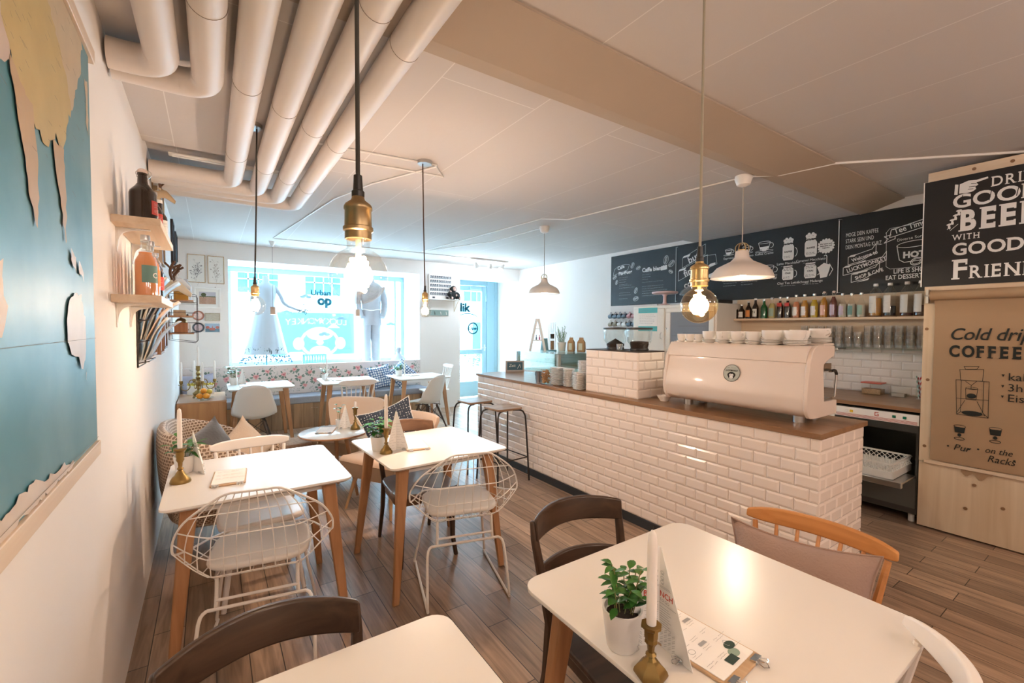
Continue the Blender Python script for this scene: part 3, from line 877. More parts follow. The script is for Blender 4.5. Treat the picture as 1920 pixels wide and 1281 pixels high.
def shell_chair(label, loc, rz):
    t = thing('shell_chair', label, 'chair', (*loc, 0), rz, 'white shell chairs on dowel legs')
    vs = [(0.0, -0.235, 0.400), (0.06, -0.23, 0.435), (0.25, -0.12, 0.425), (0.5, 0.06, 0.405), (0.62, 0.15, 0.425), (0.70, 0.185, 0.50), (0.82, 0.215, 0.62), (0.93, 0.245, 0.76), (1.0, 0.258, 0.825)]
    hw = [0.205, 0.215, 0.225, 0.232, 0.232, 0.226, 0.205, 0.17, 0.11]
    lift = [-0.01, 0.0, 0.025, 0.06, 0.08, 0.05, 0.0, 0, -0.02]
    fwd = [0, 0, 0, -0.02, -0.055, -0.085, -0.075, -0.045, -0.015]

    def S(a, v):
        u = a * 2 - 1
        for i in range(len(vs) - 1):
            if v <= vs[i + 1][0] or i == len(vs) - 2:
                k = (v - vs[i][0]) / (vs[i + 1][0] - vs[i][0]); break
        k = k * k * (3 - 2 * k) * .3 + k * .7
        lp = lambda q: q[i] + (q[i + 1] - q[i]) * k
        e = abs(u) ** 2.2
        return V((u * lp(hw), lp([p[1] for p in vs]) + e * lp(fwd), lp([p[2] for p in vs]) + e * lp(lift)))
    m = MB().grid(S, 17, 25)
    m.build('seat_shell', mat('white_plastic_shell', (0.78, 0.75, 0.71), 0.38), t, solid=0.007, smooth=80)
    for sx in (-1, 1):
        for sy in (-1, 1):
            MB().cyl((sx * 0.09, sy * 0.085 + .02, 0.385), (sx * 0.205, sy * 0.20 + .02, 0), 0.016, 0.0105, 12).build('leg', W_darkz, t)
    m = MB()
    for sx in (-1, 1):
        m.tube([(sx * 0.10, -0.075, 0.37), (sx * 0.175, 0.185, 0.13)], 0.0035, 5); m.tube([(sx * 0.10, 0.115, 0.37), (sx * 0.175, -0.145, 0.13)], 0.0035, 5)
        m.tube([(-0.10, sx * 0.095 + .02, 0.37), (0.175, sx * 0.165 + .02, 0.13)], 0.0035, 5); m.tube([(0.10, sx * 0.095 + .02, 0.37), (-0.175, sx * 0.165 + .02, 0.13)], 0.0035, 5)
        m.tube([(sx * .12, -.11, .385), (sx * .06, 0, .40), (sx * .12, .15, .385)], 0.006, 5)
    m.build('cross_braces', M_iron, t)
    return t


shell_chair('white shell chair on dark dowel legs drawn up beside the sideboard', (0.42, 6.06), 174)
shell_chair('white shell chair on dark dowel legs turned aside near the door pillar', (2.55, 5.93), 207)


# ------------------------------------------------------------------ upholstered chairs
def houndstooth():
    m = bpy.data.materials.new('brown_cream_weave'); m.use_nodes = True
    nt = m.node_tree; L = nt.links.new; b = nt.nodes['Principled BSDF']
    tc = nt.nodes.new('ShaderNodeTexCoord'); mp = nt.nodes.new('ShaderNodeMapping'); mp.inputs['Rotation'].default_value = (0, 0, R(0))
    L(tc.outputs['UV'], mp.inputs['Vector']); mp.inputs['Scale'].default_value = (1, 1, 1)
    br = nt.nodes.new('ShaderNodeTexBrick'); br.inputs['Scale'].default_value = 1.0; br.inputs['Brick Width'].default_value = 0.026; br.inputs['Row Height'].default_value = 0.021
    br.inputs['Mortar Size'].default_value = 0.0042; br.inputs['Mortar Smooth'].default_value = 0.3
    br.inputs['Color1'].default_value = (0.19, 0.115, 0.07, 1); br.inputs['Color2'].default_value = (0.25, 0.16, 0.10, 1); br.inputs['Mortar'].default_value = (0.66, 0.54, 0.42, 1)
    n = nt.nodes.new('ShaderNodeTexNoise'); n.inputs['Scale'].default_value = 45; L(tc.outputs['UV'], n.inputs['Vector'])
    mx = nt.nodes.new('ShaderNodeMix'); mx.data_type = 'RGBA'; mx.blend_type = 'ADD'; mx.inputs[0].default_value = 0.012
    L(mp.outputs['Vector'], mx.inputs[6]); L(n.outputs['Color'], mx.inputs[7]); L(mx.outputs[2], br.inputs['Vector'])
    L(br.outputs['Color'], b.inputs['Base Color']); b.inputs['Roughness'].default_value = 0.75; b.inputs['Sheen Weight'].default_value = 0.2
    return m


M_hound = houndstooth()
M_peach = mat('cream_vinyl', (0.80, 0.60, 0.45), 0.42, var=0.03, vscale=4)
M_seatfab = mat('tan_bobbly_fabric', (0.56, 0.38, 0.24), 0.85, bump=0.4, bscale=220, sheen=0.3)


def uv_by(o, fn):
    me = o.data; uv = me.uv_layers.new(name='UVMap')
    for lp in me.loops: uv.data[lp.index].uv = fn(me.vertices[lp.vertex_index].co)


# tub armchair in brown and cream weave against the wall
t = thing('tub_armchair', 'brown and cream woven tub armchair in the wall corner with two cushions', 'armchair', (0.135, 3.78, 0), 90)
path = []   # U seen from above: from the tip of one arm round the back to the other
for i in range(41):
    s = -1 + 2 * i / 40
    if abs(s) > 0.45:
        k = (abs(s) - 0.45) / 0.55; x = math.copysign(0.40 - 0.02 * k, s); y = 0.16 - 0.50 * k
    else:
        a = s / 0.45 * PI / 2; x = 0.40 * math.sin(a); y = 0.16 + 0.24 * math.cos(a) ** 0.8 if abs(a) < PI / 2 - 1e-6 else 0.16
    h = 0.60 + 0.25 * max(0.0, math.cos(min(1, abs(s) / 0.85) * PI / 2)) ** 1.1
    path.append((V((x, y, 0)), h))
m = MB(); rr = []
for i, (p, h) in enumerate(path):
    d = (path[min(i + 1, 40)][0] - path[max(i - 1, 0)][0]).normalized(); nrm = V((d.y, -d.x, 0))   # outward
    c = V((0, 0, 0)) - p
    if nrm.dot(c) > 0: nrm = -nrm
    out = p + nrm * 0.035; inn = p - nrm * 0.045
    lean = nrm * 0.02
    rr.append([out.lerp(inn, .2) * 0.93 + V((0, 0, 0.20)), out + V((0, 0, 0.40)) + lean * .3, out + V((0, 0, h - .05)) + lean, out.lerp(inn, .3) + V((0, 0, h - .008)) + lean, out.lerp(inn, .7) + V((0, 0, h - .005)) + lean,
               inn + V((0, 0, h - .05)) + lean * .8, inn + V((0, 0, 0.42)), inn + V((0, 0, 0.22))])
o = m.loft(rr).build('tub_shell', M_hound, t, sub=1, smooth=80)
uv_by(o, lambda c: (math.atan2(c.x, -(c.y - 0.1)) * 0.42, c.z + 0.25 * math.hypot(c.x, c.y)))
m = MB().prism([(p[0], p[1] - 0.02) for p in rrect(0.70, 0.68, 0.14, 5)], 0.24, 0.42)
o = m.build('seat', M_hound, t, bevel=0.03, seg=4)
uv_by(o, lambda c: (c.x, c.y + c.z))
for sx in (-1, 1):
    for y in (-0.28, 0.28):
        MB().cyl((sx * 0.27, y, 0.25), (sx * 0.31, y * 1.1, 0), 0.022, 0.013).build('leg', W_leg, t)

M_gfab = mat('slate_grey_velvet', (0.085, 0.082, 0.082), 0.8, bump=0.25, bscale=40, sheen=0.5, var=0.2, vscale=12)
M_bfab = mat('cream_linen', (0.70, 0.55, 0.42), 0.85, bump=0.25, bscale=90)
M_mauve = mat('mauve_linen', (0.36, 0.245, 0.20), 0.9, bump=0.35, bscale=120, var=0.10, vscale=7)


def cushion(name, label, c, w, h, th, rot, m_, seed=1, cat='cushion', group=None, piping=None):
    mtx = Matrix.Rotation(R(rot[2]), 4, 'Z') @ Matrix.Rotation(R(rot[0]), 4, 'X') @ Matrix.Rotation(R(rot[1]), 4, 'Z')
    o = pillow(MB(), w, h, th, mtx, 16, seed).build(name, m_, smooth=75)
    o.location = c; tag(o, label, cat, group)
    if piping:
        b = []
        for i in range(64):
            k = i / 16; s = int(k); f = (k - s) * 2 - 1
            x, y = ((f, -1), (1, f), (-f, 1), (-1, -f))[s]
            q = 1 - 0.15 * (1 - abs(y) ** 2) * abs(x) ** 3; l = 1 - 0.15 * (1 - abs(x) ** 2) * abs(y) ** 3
            b.append(mtx @ V((x * w / 2 * q, y * h / 2 * l, 0)))
        MB().tube(b, 0.004, 6, True).build('piping', piping, o)
    return o


cushion('grey_cushion', 'slate grey velvet cushion slumped in the woven tub armchair', (-0.015, 3.66, 0.60), 0.48, 0.44, 0.17, (66, 14, 50), M_gfab, 3)
cushion('cream_cushion', 'cream linen cushion on the woven tub armchair behind the grey one', (0.20, 3.93, 0.575), 0.37, 0.35, 0.14, (66, 32, 34), M_bfab, 5)


def cocktail(label, loc, rz, hz=0.745):
    t = thing('cocktail_armchair', label, 'armchair', (*loc, 0), rz, 'cream cocktail armchairs')
    m = MB(); rr = []
    for z, y, w, th in ((0.36, 0.23, 0.215, 0.05), (0.44, 0.245, 0.235, 0.06), (0.58, 0.275, 0.275, 0.06), (hz - .05, 0.315, 0.308, 0.055), (hz - .012, 0.322, 0.305, 0.045), (hz, 0.323, 0.290, 0.02)):
        ring = []
        for i in range(17):
            u = -1 + i / 8; ring.append((u * w, y - th / 2 - 0.06 * u * u + .0, z - 0.012 * max(0, abs(u) - .8) / .2))
        for i in range(17):
            u = 1 - i / 8; ring.append((u * w, y + th / 2 - 0.06 * u * u, z - 0.012 * max(0, abs(u) - .8) / .2))
        rr.append(ring)
    m.loft(rr).build('backrest', M_peach, t, bevel=0.006)
    out = [(-0.27, -0.26), (0.27, -0.26), (0.24, 0.24), (-0.24, 0.24)]
    o2 = crom([(-0.25, -0.27, 0), (0.25, -0.27, 0), (0.275, -0.22, 0), (0.24, 0.20, 0), (0.20, 0.245, 0), (-0.20, 0.245, 0), (-0.24, 0.20, 0), (-0.275, -0.22, 0)], 4, True)
    m = MB(); m.loft([[(p.x * .86, p.y * .86, 0.265) for p in o2], [(p.x * .95, p.y * .95, 0.33) for p in o2], [(p.x, p.y, 0.395) for p in o2]])
    m.build('seat_base', M_seatfab, t)
    m = MB(); m.loft([[(p.x, p.y, 0.396) for p in o2], [(p.x * 1.0, p.y, 0.415) for p in o2], [(p.x * .93, p.y * .93, 0.438) for p in o2], [(p.x * .6, p.y * .6, 0.446) for p in o2]])
    m.build('seat_cushion', M_peach, t, smooth=60)
    MB().tube([V((p.x * 1.004, p.y * 1.004, 0.397)) for p in o2], 0.0045, 6, True).build('piping', M_seatfab, t)
    for sx in (-1, 1):
        for sy in (-1, 1):
            MB().cyl((sx * 0.19, sy * 0.19, 0.268), (sx * 0.245, sy * 0.255, 0), 0.019, 0.010, 12).build('leg', wood('golden_beech', (0.45, 0.26, 0.12), (0.60, 0.38, 0.20), 'Z', 0.7, 0.45), t)
    return t


cocktail('cream cocktail armchair facing the room across the small round table', (1.10, 4.62), -42)
cocktail('cream cocktail armchair holding the navy polka dot cushion', (1.24, 3.66), -62, 0.74)


def dotted(name, base, dot, sc, thr):
    m = bpy.data.materials.new(name); m.use_nodes = True
    nt = m.node_tree; L = nt.links.new; b = nt.nodes['Principled BSDF']
    tc = nt.nodes.new('ShaderNodeTexCoord'); v = nt.nodes.new('ShaderNodeTexVoronoi'); v.inputs['Scale'].default_value = sc; v.inputs['Randomness'].default_value = 0.25
    L(tc.outputs['UV'], v.inputs['Vector'])
    k = nt.nodes.new('ShaderNodeMath'); k.operation = 'LESS_THAN'; k.inputs[1].default_value = thr; L(v.outputs['Distance'], k.inputs[0])
    mx = nt.nodes.new('ShaderNodeMix'); mx.data_type = 'RGBA'; mx.inputs[6].default_value = (*base, 1); mx.inputs[7].default_value = (*dot, 1)
    L(k.outputs[0], mx.inputs[0]); L(mx.outputs[2], b.inputs['Base Color']); b.inputs['Roughness'].default_value = 0.85
    return m


M_polka = dotted('navy_polka_cotton', (0.030, 0.042, 0.065), (0.72, 0.72, 0.72), 46, 0.20)
M_bluedot = dotted('blue_patterned_cotton', (0.09, 0.17, 0.33), (0.74, 0.80, 0.86), 26, 0.40)
M_pipew = mat('white_piping', (0.8, 0.78, 0.75), 0.8)


def planar_uv(o, mtx):
    inv = mtx.inverted(); uv_by(o, lambda c: (inv @ c)[:2])


def cm(rot): return Matrix.Rotation(R(rot[2]), 4, 'Z') @ Matrix.Rotation(R(rot[0]), 4, 'X') @ Matrix.Rotation(R(rot[1]), 4, 'Z')


o = cushion('polka_cushion', 'navy polka dot cushion with white piping propped on the cream armchair', (1.235, 3.60, 0.635), 0.46, 0.46, 0.13, (66, 20, -22), M_polka, 4, piping=M_pipew)
planar_uv(o, cm((66, 20, -22)))
cushion('mauve_cushion', 'mauve linen cushion leaning on the orange spindle chair back', (1.690, 0.705, 0.575), 0.47, 0.38, 0.18, (74, 3, -83), M_mauve, 6, piping=M_mauve)

# woven pouf seat and round coffee table
t = thing('rush_stool', 'low stool with woven rush seat between tub armchair and round table', 'stool', (0.58, 4.52, 0), 8)
m = MB(); m.prism(rrect(0.34, 0.30, 0.05), 0.40, 0.435)
m.build('woven_seat', mat('woven_rush', (0.52, 0.36, 0.26), 0.9, var=0.5, vscale=70, bump=0.8, bscale=140), t, bevel=0.012, seg=3)
for sx in (-1, 1):
    for sy in (-1, 1):
        MB().cyl((sx * 0.14, sy * 0.12, 0.40), (sx * 0.155, sy * 0.135, 0), 0.014, 0.011).build('leg', W_leg, t)
t = thing('round_table', 'small round white coffee table with brown edge on splayed legs', 'table', (0.905, 4.18, 0))
m = MB(); m.lathe([(0.0, 0.536), (0.283, 0.536), (0.290, 0.541), (0.290, 0.551), (0.284, 0.555), (0.0, 0.555)], n=48)
m.build('table_top', mat('pale_mint_laminate', (0.80, 0.83, 0.81), 0.18, coat=0.3), t)
MB().tube([(0.289 * math.cos(2 * PI * i / 48), 0.289 * math.sin(2 * PI * i / 48), 0.5455) for i in range(48)], 0.008, 6, True).build('edge_band', W_leg, t)
for k in range(3):
    a = R(70 + 120 * k); m = MB()
    m.cyl((0.12 * math.cos(a), 0.12 * math.sin(a), 0.535), (0.24 * math.cos(a), 0.24 * math.sin(a), 0), 0.020, 0.012)
    m.build('leg', W_leg, t)


# ------------------------------------------------------------------ bar stools
def bar_stool(label, loc, rz):
    t = thing('bar_stool', label, 'bar stool', (*loc, 0), rz, 'bar stools at the counter')
    m = MB().prism(rrect(0.30, 0.28, 0.04), 0.700, 0.722)
    m.build('seat', wood('worn_elm', (0.25, 0.16, 0.10), (0.40, 0.28, 0.19), 'X', 0.5, 0.4), t, bevel=0.006)
    for sx in (-1, 1):
        for sy in (-1, 1):
            MB().tube(crom([(sx * 0.06, sy * 0.08, 0.692), (sx * 0.125, sy * 0.115, 0.690), (sx * 0.158, sy * 0.135, 0.655), (sx * 0.170, sy * 0.148, 0.55), (sx * 0.190, sy * 0.175, 0.0)], 5), 0.0085, 8).build('leg', M_iron, t)
    for sy in (-1, 1):
        MB().tube([(-0.182, sy * 0.163, 0.23), (0.182, sy * 0.163, 0.23)], 0.006, 8).build('foot_rail', M_iron, t)
    for sx in (-1, 1):
        MB().tube([(sx * 0.182, -0.163, 0.23), (sx * 0.182, 0.163, 0.23)], 0.006, 8).build('foot_rail', M_iron, t)
    return t


bar_stool('wooden seat bar stool on iron legs standing closest to the tiled front', (2.36, 3.63), 4)
bar_stool('wooden seat bar stool on iron legs nearer the street door', (2.32, 4.12), 2)
# ------------------------------------------------------------------ chalk menu boards on the kitchen wall
M_board = mat('black_chalkboard', (0.008, 0.011, 0.012), 0.5, var=0.15, vscale=3)


def board(label, ya, yb, draw):
    t = thing('chalkboard', label, 'chalkboard', (5.25, ya, 1.838), group='menu boards over the kitchen')
    MB().bb(-0.02, -0.001, -(ya - yb) + 0.002, -0.002, 0, 0.772).build('panel', M_board, t)
    p = Pen((-0.02, 0, -1.838), (0, -1, 0), (0, 0, 1), (-1, 0, 0))   # x = distance from the board's far edge, y = height over the floor
    q = Pen((-0.02, 0, -1.838), (0, -1, 0), (0, 0, 1), (-1, 0, 0), .0024)
    draw(p, lambda y: ya - y, q)
    q.build('dark_details', M_board, t)
    p.build('chalk_drawing', M_chalk, t)
    for z in (0.02, 0.75):
        MB().bb(-0.024, -0.019, -(ya - yb) - 0.012, -(ya - yb) + 0.02, z, z + 0.004).build('clip', M_steel, t)


def bean(p, x, y, s, rot):
    p.ell(x, y, s, s * .62, rot=rot, w=.004); c, q = math.cos(R(rot)), math.sin(R(rot))
    for k in (-.25, 0.1, .4): p.line([(x - s * .8 * c - k * s * .6 * q, y - s * .8 * q + k * s * .6 * c), (x + s * .8 * c - k * s * .6 * q, y + s * .8 * q + k * s * .6 * c)], .004)


def d1(p, X, q):
    p.text('Cafe', X(4.80), 2.385, .075, rot=12, bold=.002); p.line([(X(4.89), 2.31), (X(4.87), 2.40), (X(4.80), 2.44), (X(4.66), 2.46), (X(4.57), 2.45), (X(4.60), 2.37), (X(4.78), 2.34), (X(4.89), 2.31)], .004)
    p.text('PingPong', X(4.78), 2.305, .072, rot=3, bold=.003)
    for y, z, s, r in ((4.51, 2.43, .045, 60), (4.40, 2.38, .04, 20), (4.86, 2.28, .04, 30), (4.82, 2.20, .035, 70), (4.44, 2.05, .045, 65), (4.44, 1.93, .05, 15), (3.92, 2.44, .06, 75), (3.83, 2.38, .055, 40), (3.84, 2.27, .035, -30)): bean(p, X(y), z, s, r)
    squiggle(p, X(4.765), 2.265, .16, 4, .035, seed=2); squiggle(p, X(4.765), 2.14, .30, 2, .034, seed=3); squiggle(p, X(4.765), 2.03, .26, 2, .034, seed=4); squiggle(p, X(4.765), 1.94, .2, 1, .03, seed=5)
    p.text('Caffe blends', X(4.33), 2.31, .082, bold=.003); p.fill([(X(4.00), 2.30), (X(3.90), 2.31), (X(3.90), 2.37), (X(4.00), 2.36)])
    squiggle(p, X(4.325), 2.27, .14, 3, .034, seed=6); squiggle(p, X(4.325), 2.16, .46, 1, .03, seed=7); squiggle(p, X(4.325), 2.10, .50, 5, .034, seed=8)
    p.line([(X(3.76), 2.58), (X(3.76), 1.85)], .006)


def cup(p, x, y, s, fill=0.35):
    p.ell(x, y + s * .5, s * .5, s * .10, w=.005); p.line([(x - s * .5, y + s * .5), (x - s * .34, y - s * .1), (x - s * .12, y - s * .22), (x + s * .12, y - s * .22), (x + s * .34, y - s * .1), (x + s * .5, y + s * .5)], .005)
    p.ell(x + s * .58, y + s * .2, s * .18, s * .2, -110, 120, .005); p.ell(x, y - s * .25, s * .75, s * .08, w=.004)
    if fill: p.fill([(x - s * .36, y), (x - s * .12, y - s * .2), (x + s * .12, y - s * .2), (x + s * .36, y), (x + s * .4, y + s * fill * .4), (x - s * .4, y + s * fill * .4)])


def jar(p, x, y, w, h, cream):
    p.fill([(x - w * .5, y + h * .12), (x - w * .4, y), (x + w * .4, y), (x + w * .5, y + h * .12), (x + w * .5, y + h * .62), (x + w * .36, y + h * .74), (x - w * .36, y + h * .74), (x - w * .5, y + h * .62)])
    p.line([(x - w * .4, y + h * .80), (x + w * .4, y + h * .82)], .012); p.ell(x + w * .58, y + h * .35, w * .2, h * .2, -90, 90, .006)
    if cream:
        for k in range(5): p.ell(x + (k - 2) * w * .16, y + h * (.93 + .07 * (k % 2)), w * .13, h * .07, fill=True)
        p.ell(x, y + h * .86, w * .4, h * .06, fill=True)


def d2(p, X, q):
    for (a, b, c, d_, wd) in ((3.66, 2.30, 3.33, 2.44, 'but'), (3.72, 2.13, 3.30, 2.30, 'first')):
        p.line([(X(a), b), (X(a), b + .13), (X(a) + (a - c), d_ + .13), (X(c), d_), (X(a), b)], .004); p.text(wd, X(a - .10), b + .045, .125, rot=22, bold=.002)
        p.fill([(X(a), b + .13), (X(a - .02), b + .155), (X(a - .12), b + .17), (X(a - .10), b + .14)])
    p.line([(X(3.40), 2.42), (X(3.19), 2.42), (X(3.17), 2.30), (X(3.32), 2.25)], .004); p.fill([(X(3.30), 2.27), (X(3.19), 2.29), (X(3.19), 2.32), (X(3.26), 2.31)])
    p.text('coffee', X(3.62), 2.02, .12, rot=18, bold=.002); p.fill([(X(3.30), 2.14), (X(3.21), 2.13), (X(3.21), 2.20), (X(3.27), 2.18)])
    for y, z, s, nm in ((3.02, 2.41, .085, 'Espresso'), (2.80, 2.41, .095, 'Americano'), (2.60, 2.41, .13, 'Kaffee Creme'), (3.02, 2.14, .10, 'Caffe Latte'), (2.80, 2.14, .10, 'Cappuccino'), (2.56, 2.13, .14, 'Kaffee Schoggi')):
        cup(p, X(y), z, s); p.text(nm, X(y), z - .072, .036, 'CENTER')
    for y, k in ((3.08, 5), (2.86, 6)): squiggle(p, X(y), 2.045, .18, 2, .03, seed=k)
    for y, z, h, c, nm in ((2.345, 2.245, .23, True, 'Latte Macchiato'), (2.125, 2.255, .235, True, 'Caramel Macchiato'), (2.345, 2.03, .18, False, 'Chai Tea Latte'), (2.125, 2.03, .19, False, 'Schoggi Melange')):
        jar(p, X(y), z, .115, h, c); q.text('KAFFEE' if c else 'CHAI', X(y), z + h * .36, .024, 'CENTER', bold=.001); squiggle(q, X(y) - .042, z + h * (.80 if c else .66), .08, 2, .015, .004, .003, seed=int(y * 50)); squiggle(q, X(y) - .045, z + h * .18, .09, 2, .014, .003, .003, seed=int(y * 70))
        p.text(nm, X(y), z - .045, .036, 'CENTER'); squiggle(p, X(y + .07), z - .062, .13, 1, .03, seed=int(z * 100))
    p.ell(X(1.985), 2.345, .066, .066, fill=True)
    for k, s in enumerate(('Wir haben auch', 'laktosefrei und', 'Sojamilch')): q.text(s, X(1.985), 2.362 - k * .020, .017, 'CENTER', bold=.0006)
    for k in range(16): p.ell(X(1.985) + .066 * math.cos(k * PI / 8), 2.345 + .066 * math.sin(k * PI / 8), .012, .012, fill=True, n=8)
    p.line([(X(2.0), 2.245), (X(1.985), 2.255), (X(1.975), 2.24), (X(1.975), 2.17)], .006)
    p.fill([(X(2.06), 2.13), (X(2.0), 2.175), (X(1.94), 2.15), (X(1.95), 2.10), (X(1.97), 2.03), (X(2.03), 2.02), (X(2.04), 2.08)])
    p.line([(X(1.95), 2.16), (X(1.92), 2.10), (X(1.95), 2.04)], .006); p.line([(X(1.875), 2.58), (X(1.875), 1.86)], .007)


def d3(p, X, q):
    for s, z in (('MOGE DEIN KAFFEE', 2.405), ('STARK SEIN UND', 2.345), ('DEIN MONTAG KURZ.', 2.285)):
        p.text(s, X(1.815), z, .056, sx=.50, rot=1.5, space=1.05)
    for a, b, c, d_, s, z in ((1.79, 2.13, 1.60, 2.215, 'Welcome to', .05), (1.83, 2.03, 1.52, 2.13, 'LUCKYMONKEY', .054), (1.76, 1.955, 1.57, 2.04, 'SHOP & CAFE', .046)):
        h = .075; m_ = ((a + c) / 2, (b + d_) / 2)
        p.line([(X(a), b), (X(a), b + h), (X(a - .07), b + h + .02), (X(c), d_ + h * .6), (X(c) + .03, d_ + h + .02), (X(c) + .03, d_ + .01), (X(m_[0]), m_[1] - .02), (X(a), b)], .005)
        p.text(s, X(a - .035), b + .022, z, rot=17, bold=.0012, sx=.82); p.fill([(X(a), b + h), (X(a - .02), b + h + .016), (X(a - .07), b + h + .024), (X(a - .05), b + h)])
        p.fill([(X(m_[0] + .05), m_[1] - .045), (X(m_[0] - .05), m_[1] - .01), (X(m_[0] - .04), m_[1] - .03)])
    p.line([(X(1.50), 2.39), (X(1.47), 2.43), (X(1.02), 2.45)], .003); p.line([(X(1.495), 2.40), (X(1.49), 2.08), (X(1.46), 2.055), (X(1.02), 2.06)], .003)
    p.line([(X(1.47), 2.345), (X(1.46), 2.415), (X(1.22), 2.475), (X(1.22), 2.405), (X(1.47), 2.345)], .006); p.text('Tee Time', X(1.435), 2.372, .072, rot=14, sx=.8, bold=.001)
    p.line([(X(1.46), 2.37), (X(1.51), 2.36), (X(1.48), 2.335), (X(1.51), 2.30), (X(1.43), 2.33), (X(1.43), 2.35)], .006); p.line([(X(1.22), 2.43), (X(1.15), 2.455), (X(1.18), 2.485), (X(1.14), 2.52)], .006)
    p.text('Diverse Sorten', X(1.415), 2.30, .036, rot=5)
    p.ell(X(1.29), 2.265, .125, .028, w=.006, rot=3); p.line([(X(1.415), 2.26), (X(1.395), 2.13), (X(1.36), 2.105), (X(1.20), 2.115), (X(1.17), 2.27)], .006); p.text('HOT', X(1.37), 2.145, .075, bold=.004, sx=.95)
    p.ell(X(1.275), 2.105, .042, .03, rot=25, w=.007); p.ell(X(1.275), 2.105, .030, .02, rot=25, w=.004); p.line([(X(1.235), 2.125), (X(1.20), 2.14), (X(1.16), 2.12)], .006)
    p.text('LIFE IS SHORT', X(1.435), 2.01, .056, sx=.78, bold=.001, rot=1); p.text('EAT DESSERT FIRST', X(1.492), 1.955, .056, sx=.80, bold=.001, rot=1)


board('blue-black menu board carrying coffee beans and the house blends, at the far wall corner', 4.94, 3.745, d1)
board('black menu board drawn with cups and cream-topped jars, over the bottle shelf', 3.745, 1.862, d2)
board('black board with the hot tea glass and the Monday coffee motto', 1.862, 0.98, d3)

# ------------------------------------------------------------------ plywood partition, beer sign, kraft paper roll
t = thing('plywood_partition', 'tall knotty plywood partition beside the open glass washer', 'partition', (4.44, 1.03, 0))
MB().bb(0, 0.80, -3.78, 0, 1.78, 2.655).build('upper_panel', W_plyy, t)
MB().bb(0, 0.80, -3.78, 0, 0.505, 1.779).build('middle_panel', W_ply, t)
MB().bb(0.004, 0.80, -3.78, 0, 0.012, 0.50).build('lower_panel', W_ply, t)
MB().bb(-0.012, 0.0, -3.7, -0.03, 0.497, 0.522).build('batten', W_plyy, t, bevel=0.002)
m = MB().lathe([(0, 0), (.011, 0), (.011, .002), (0, .0025)], n=12, m=Matrix.Rotation(R(-90), 4, 'Y'))
sc = m.build('screw_plug', mat('dark_wood_plug', (0.22, 0.12, 0.06), 0.6), t); sc.location = (-0.0005, -0.42, 2.622)
for y, z in ((-0.24, 2.622), (-0.62, 2.622), (-0.02, 1.50), (-0.035, 1.12), (-0.03, 0.62), (-0.30, 0.40), (-0.26, 0.22), (-0.44, 0.28), (-0.56, 0.36)):
    c = sc.copy(); COL.objects.link(c); c.location = (-0.0005, y, z)

t = thing('beer_sign', 'black sign lettered GOOD BEER with pointing hand, on the plywood', 'sign', (4.438, 1.045, 1.815))
MB().bb(-0.008, 0, -1.56, 0, 0, 0.772).build('sign_panel', mat('black_sign_print', (0.012, 0.012, 0.013), 0.5), t)
MB().bb(-0.012, -0.001, 0, 0.006, 0, 0.775).build('edge_strip', M_white, t)
p = Pen((-0.008, 0, -1.815), (0, -1, 0), (0, 0, 1), (-1, 0, 0))
X = lambda y: 1.045 - y
p.serif('DRINK', X(0.700), 2.475, 0.095, bold=.001, sx=.82)
p.serif('GOOD', X(0.890), 2.366, 0.130, bold=.003, sx=1.05, gap=.07)
p.serif('BEER', X(0.848), 2.203, 0.195, bold=.008, sx=.74, sw=.2, gap=.03)
p.serif('WITH', X(0.887), 2.136, 0.058, bold=.0005, sx=.8)
p.serif('GOOD', X(0.885), 2.030, 0.118, bold=.003, sx=.93, gap=.06)
p.serif('F', X(0.876), 1.860, 0.195, bold=.004, sx=.9); p.serif('RIENDS', X(0.790), 1.860, 0.125, bold=.002, sx=.78)
p.fill([(X(.885), 2.462), (X(.882), 2.535), (X(.865), 2.53), (X(.868), 2.458)])
p.fill([(X(.860), 2.465), (X(.858), 2.53), (X(.815), 2.545), (X(.775), 2.54), (X(.72), 2.548), (X(.718), 2.536), (X(.775), 2.522), (X(.765), 2.505), (X(.78), 2.495), (X(.775), 2.478), (X(.79), 2.465), (X(.82), 2.46)])
for k in range(4):
    for s in (-1, 1): p.ell(X(.905 - k * .016), 2.245 + k * .03 + s * .010, .016, .007, rot=-35 + 45 * s, fill=True, n=8)
p.line([(X(.915), 2.22), (X(.86), 2.33)], .003); p.line([(X(.90), 2.21), (X(.86), 2.25)], .003)
p.build('sign_lettering', mat('sign_white', (0.74, 0.74, 0.73), 0.7), t)
p = Pen((-0.008, 0, -1.815), (0, -1, 0), (0, 0, 1), (-1, 0, 0), 0.0022)
p.line([(X(.80), 2.52), (X(.775), 2.515)], .004).line([(X(.81), 2.50), (X(.78), 2.498)], .004).line([(X(.815), 2.485), (X(.79), 2.482)], .004)
p.line([(X(.86), 2.385), (X(.84), 2.45)], .004).line([(X(.71), 2.385), (X(.70), 2.45)], .004).line([(X(.585), 2.385), (X(.575), 2.45)], .004)
p.build('sign_inline', mat('sign_black_inline', (0.012, 0.012, 0.013), 0.5), t)

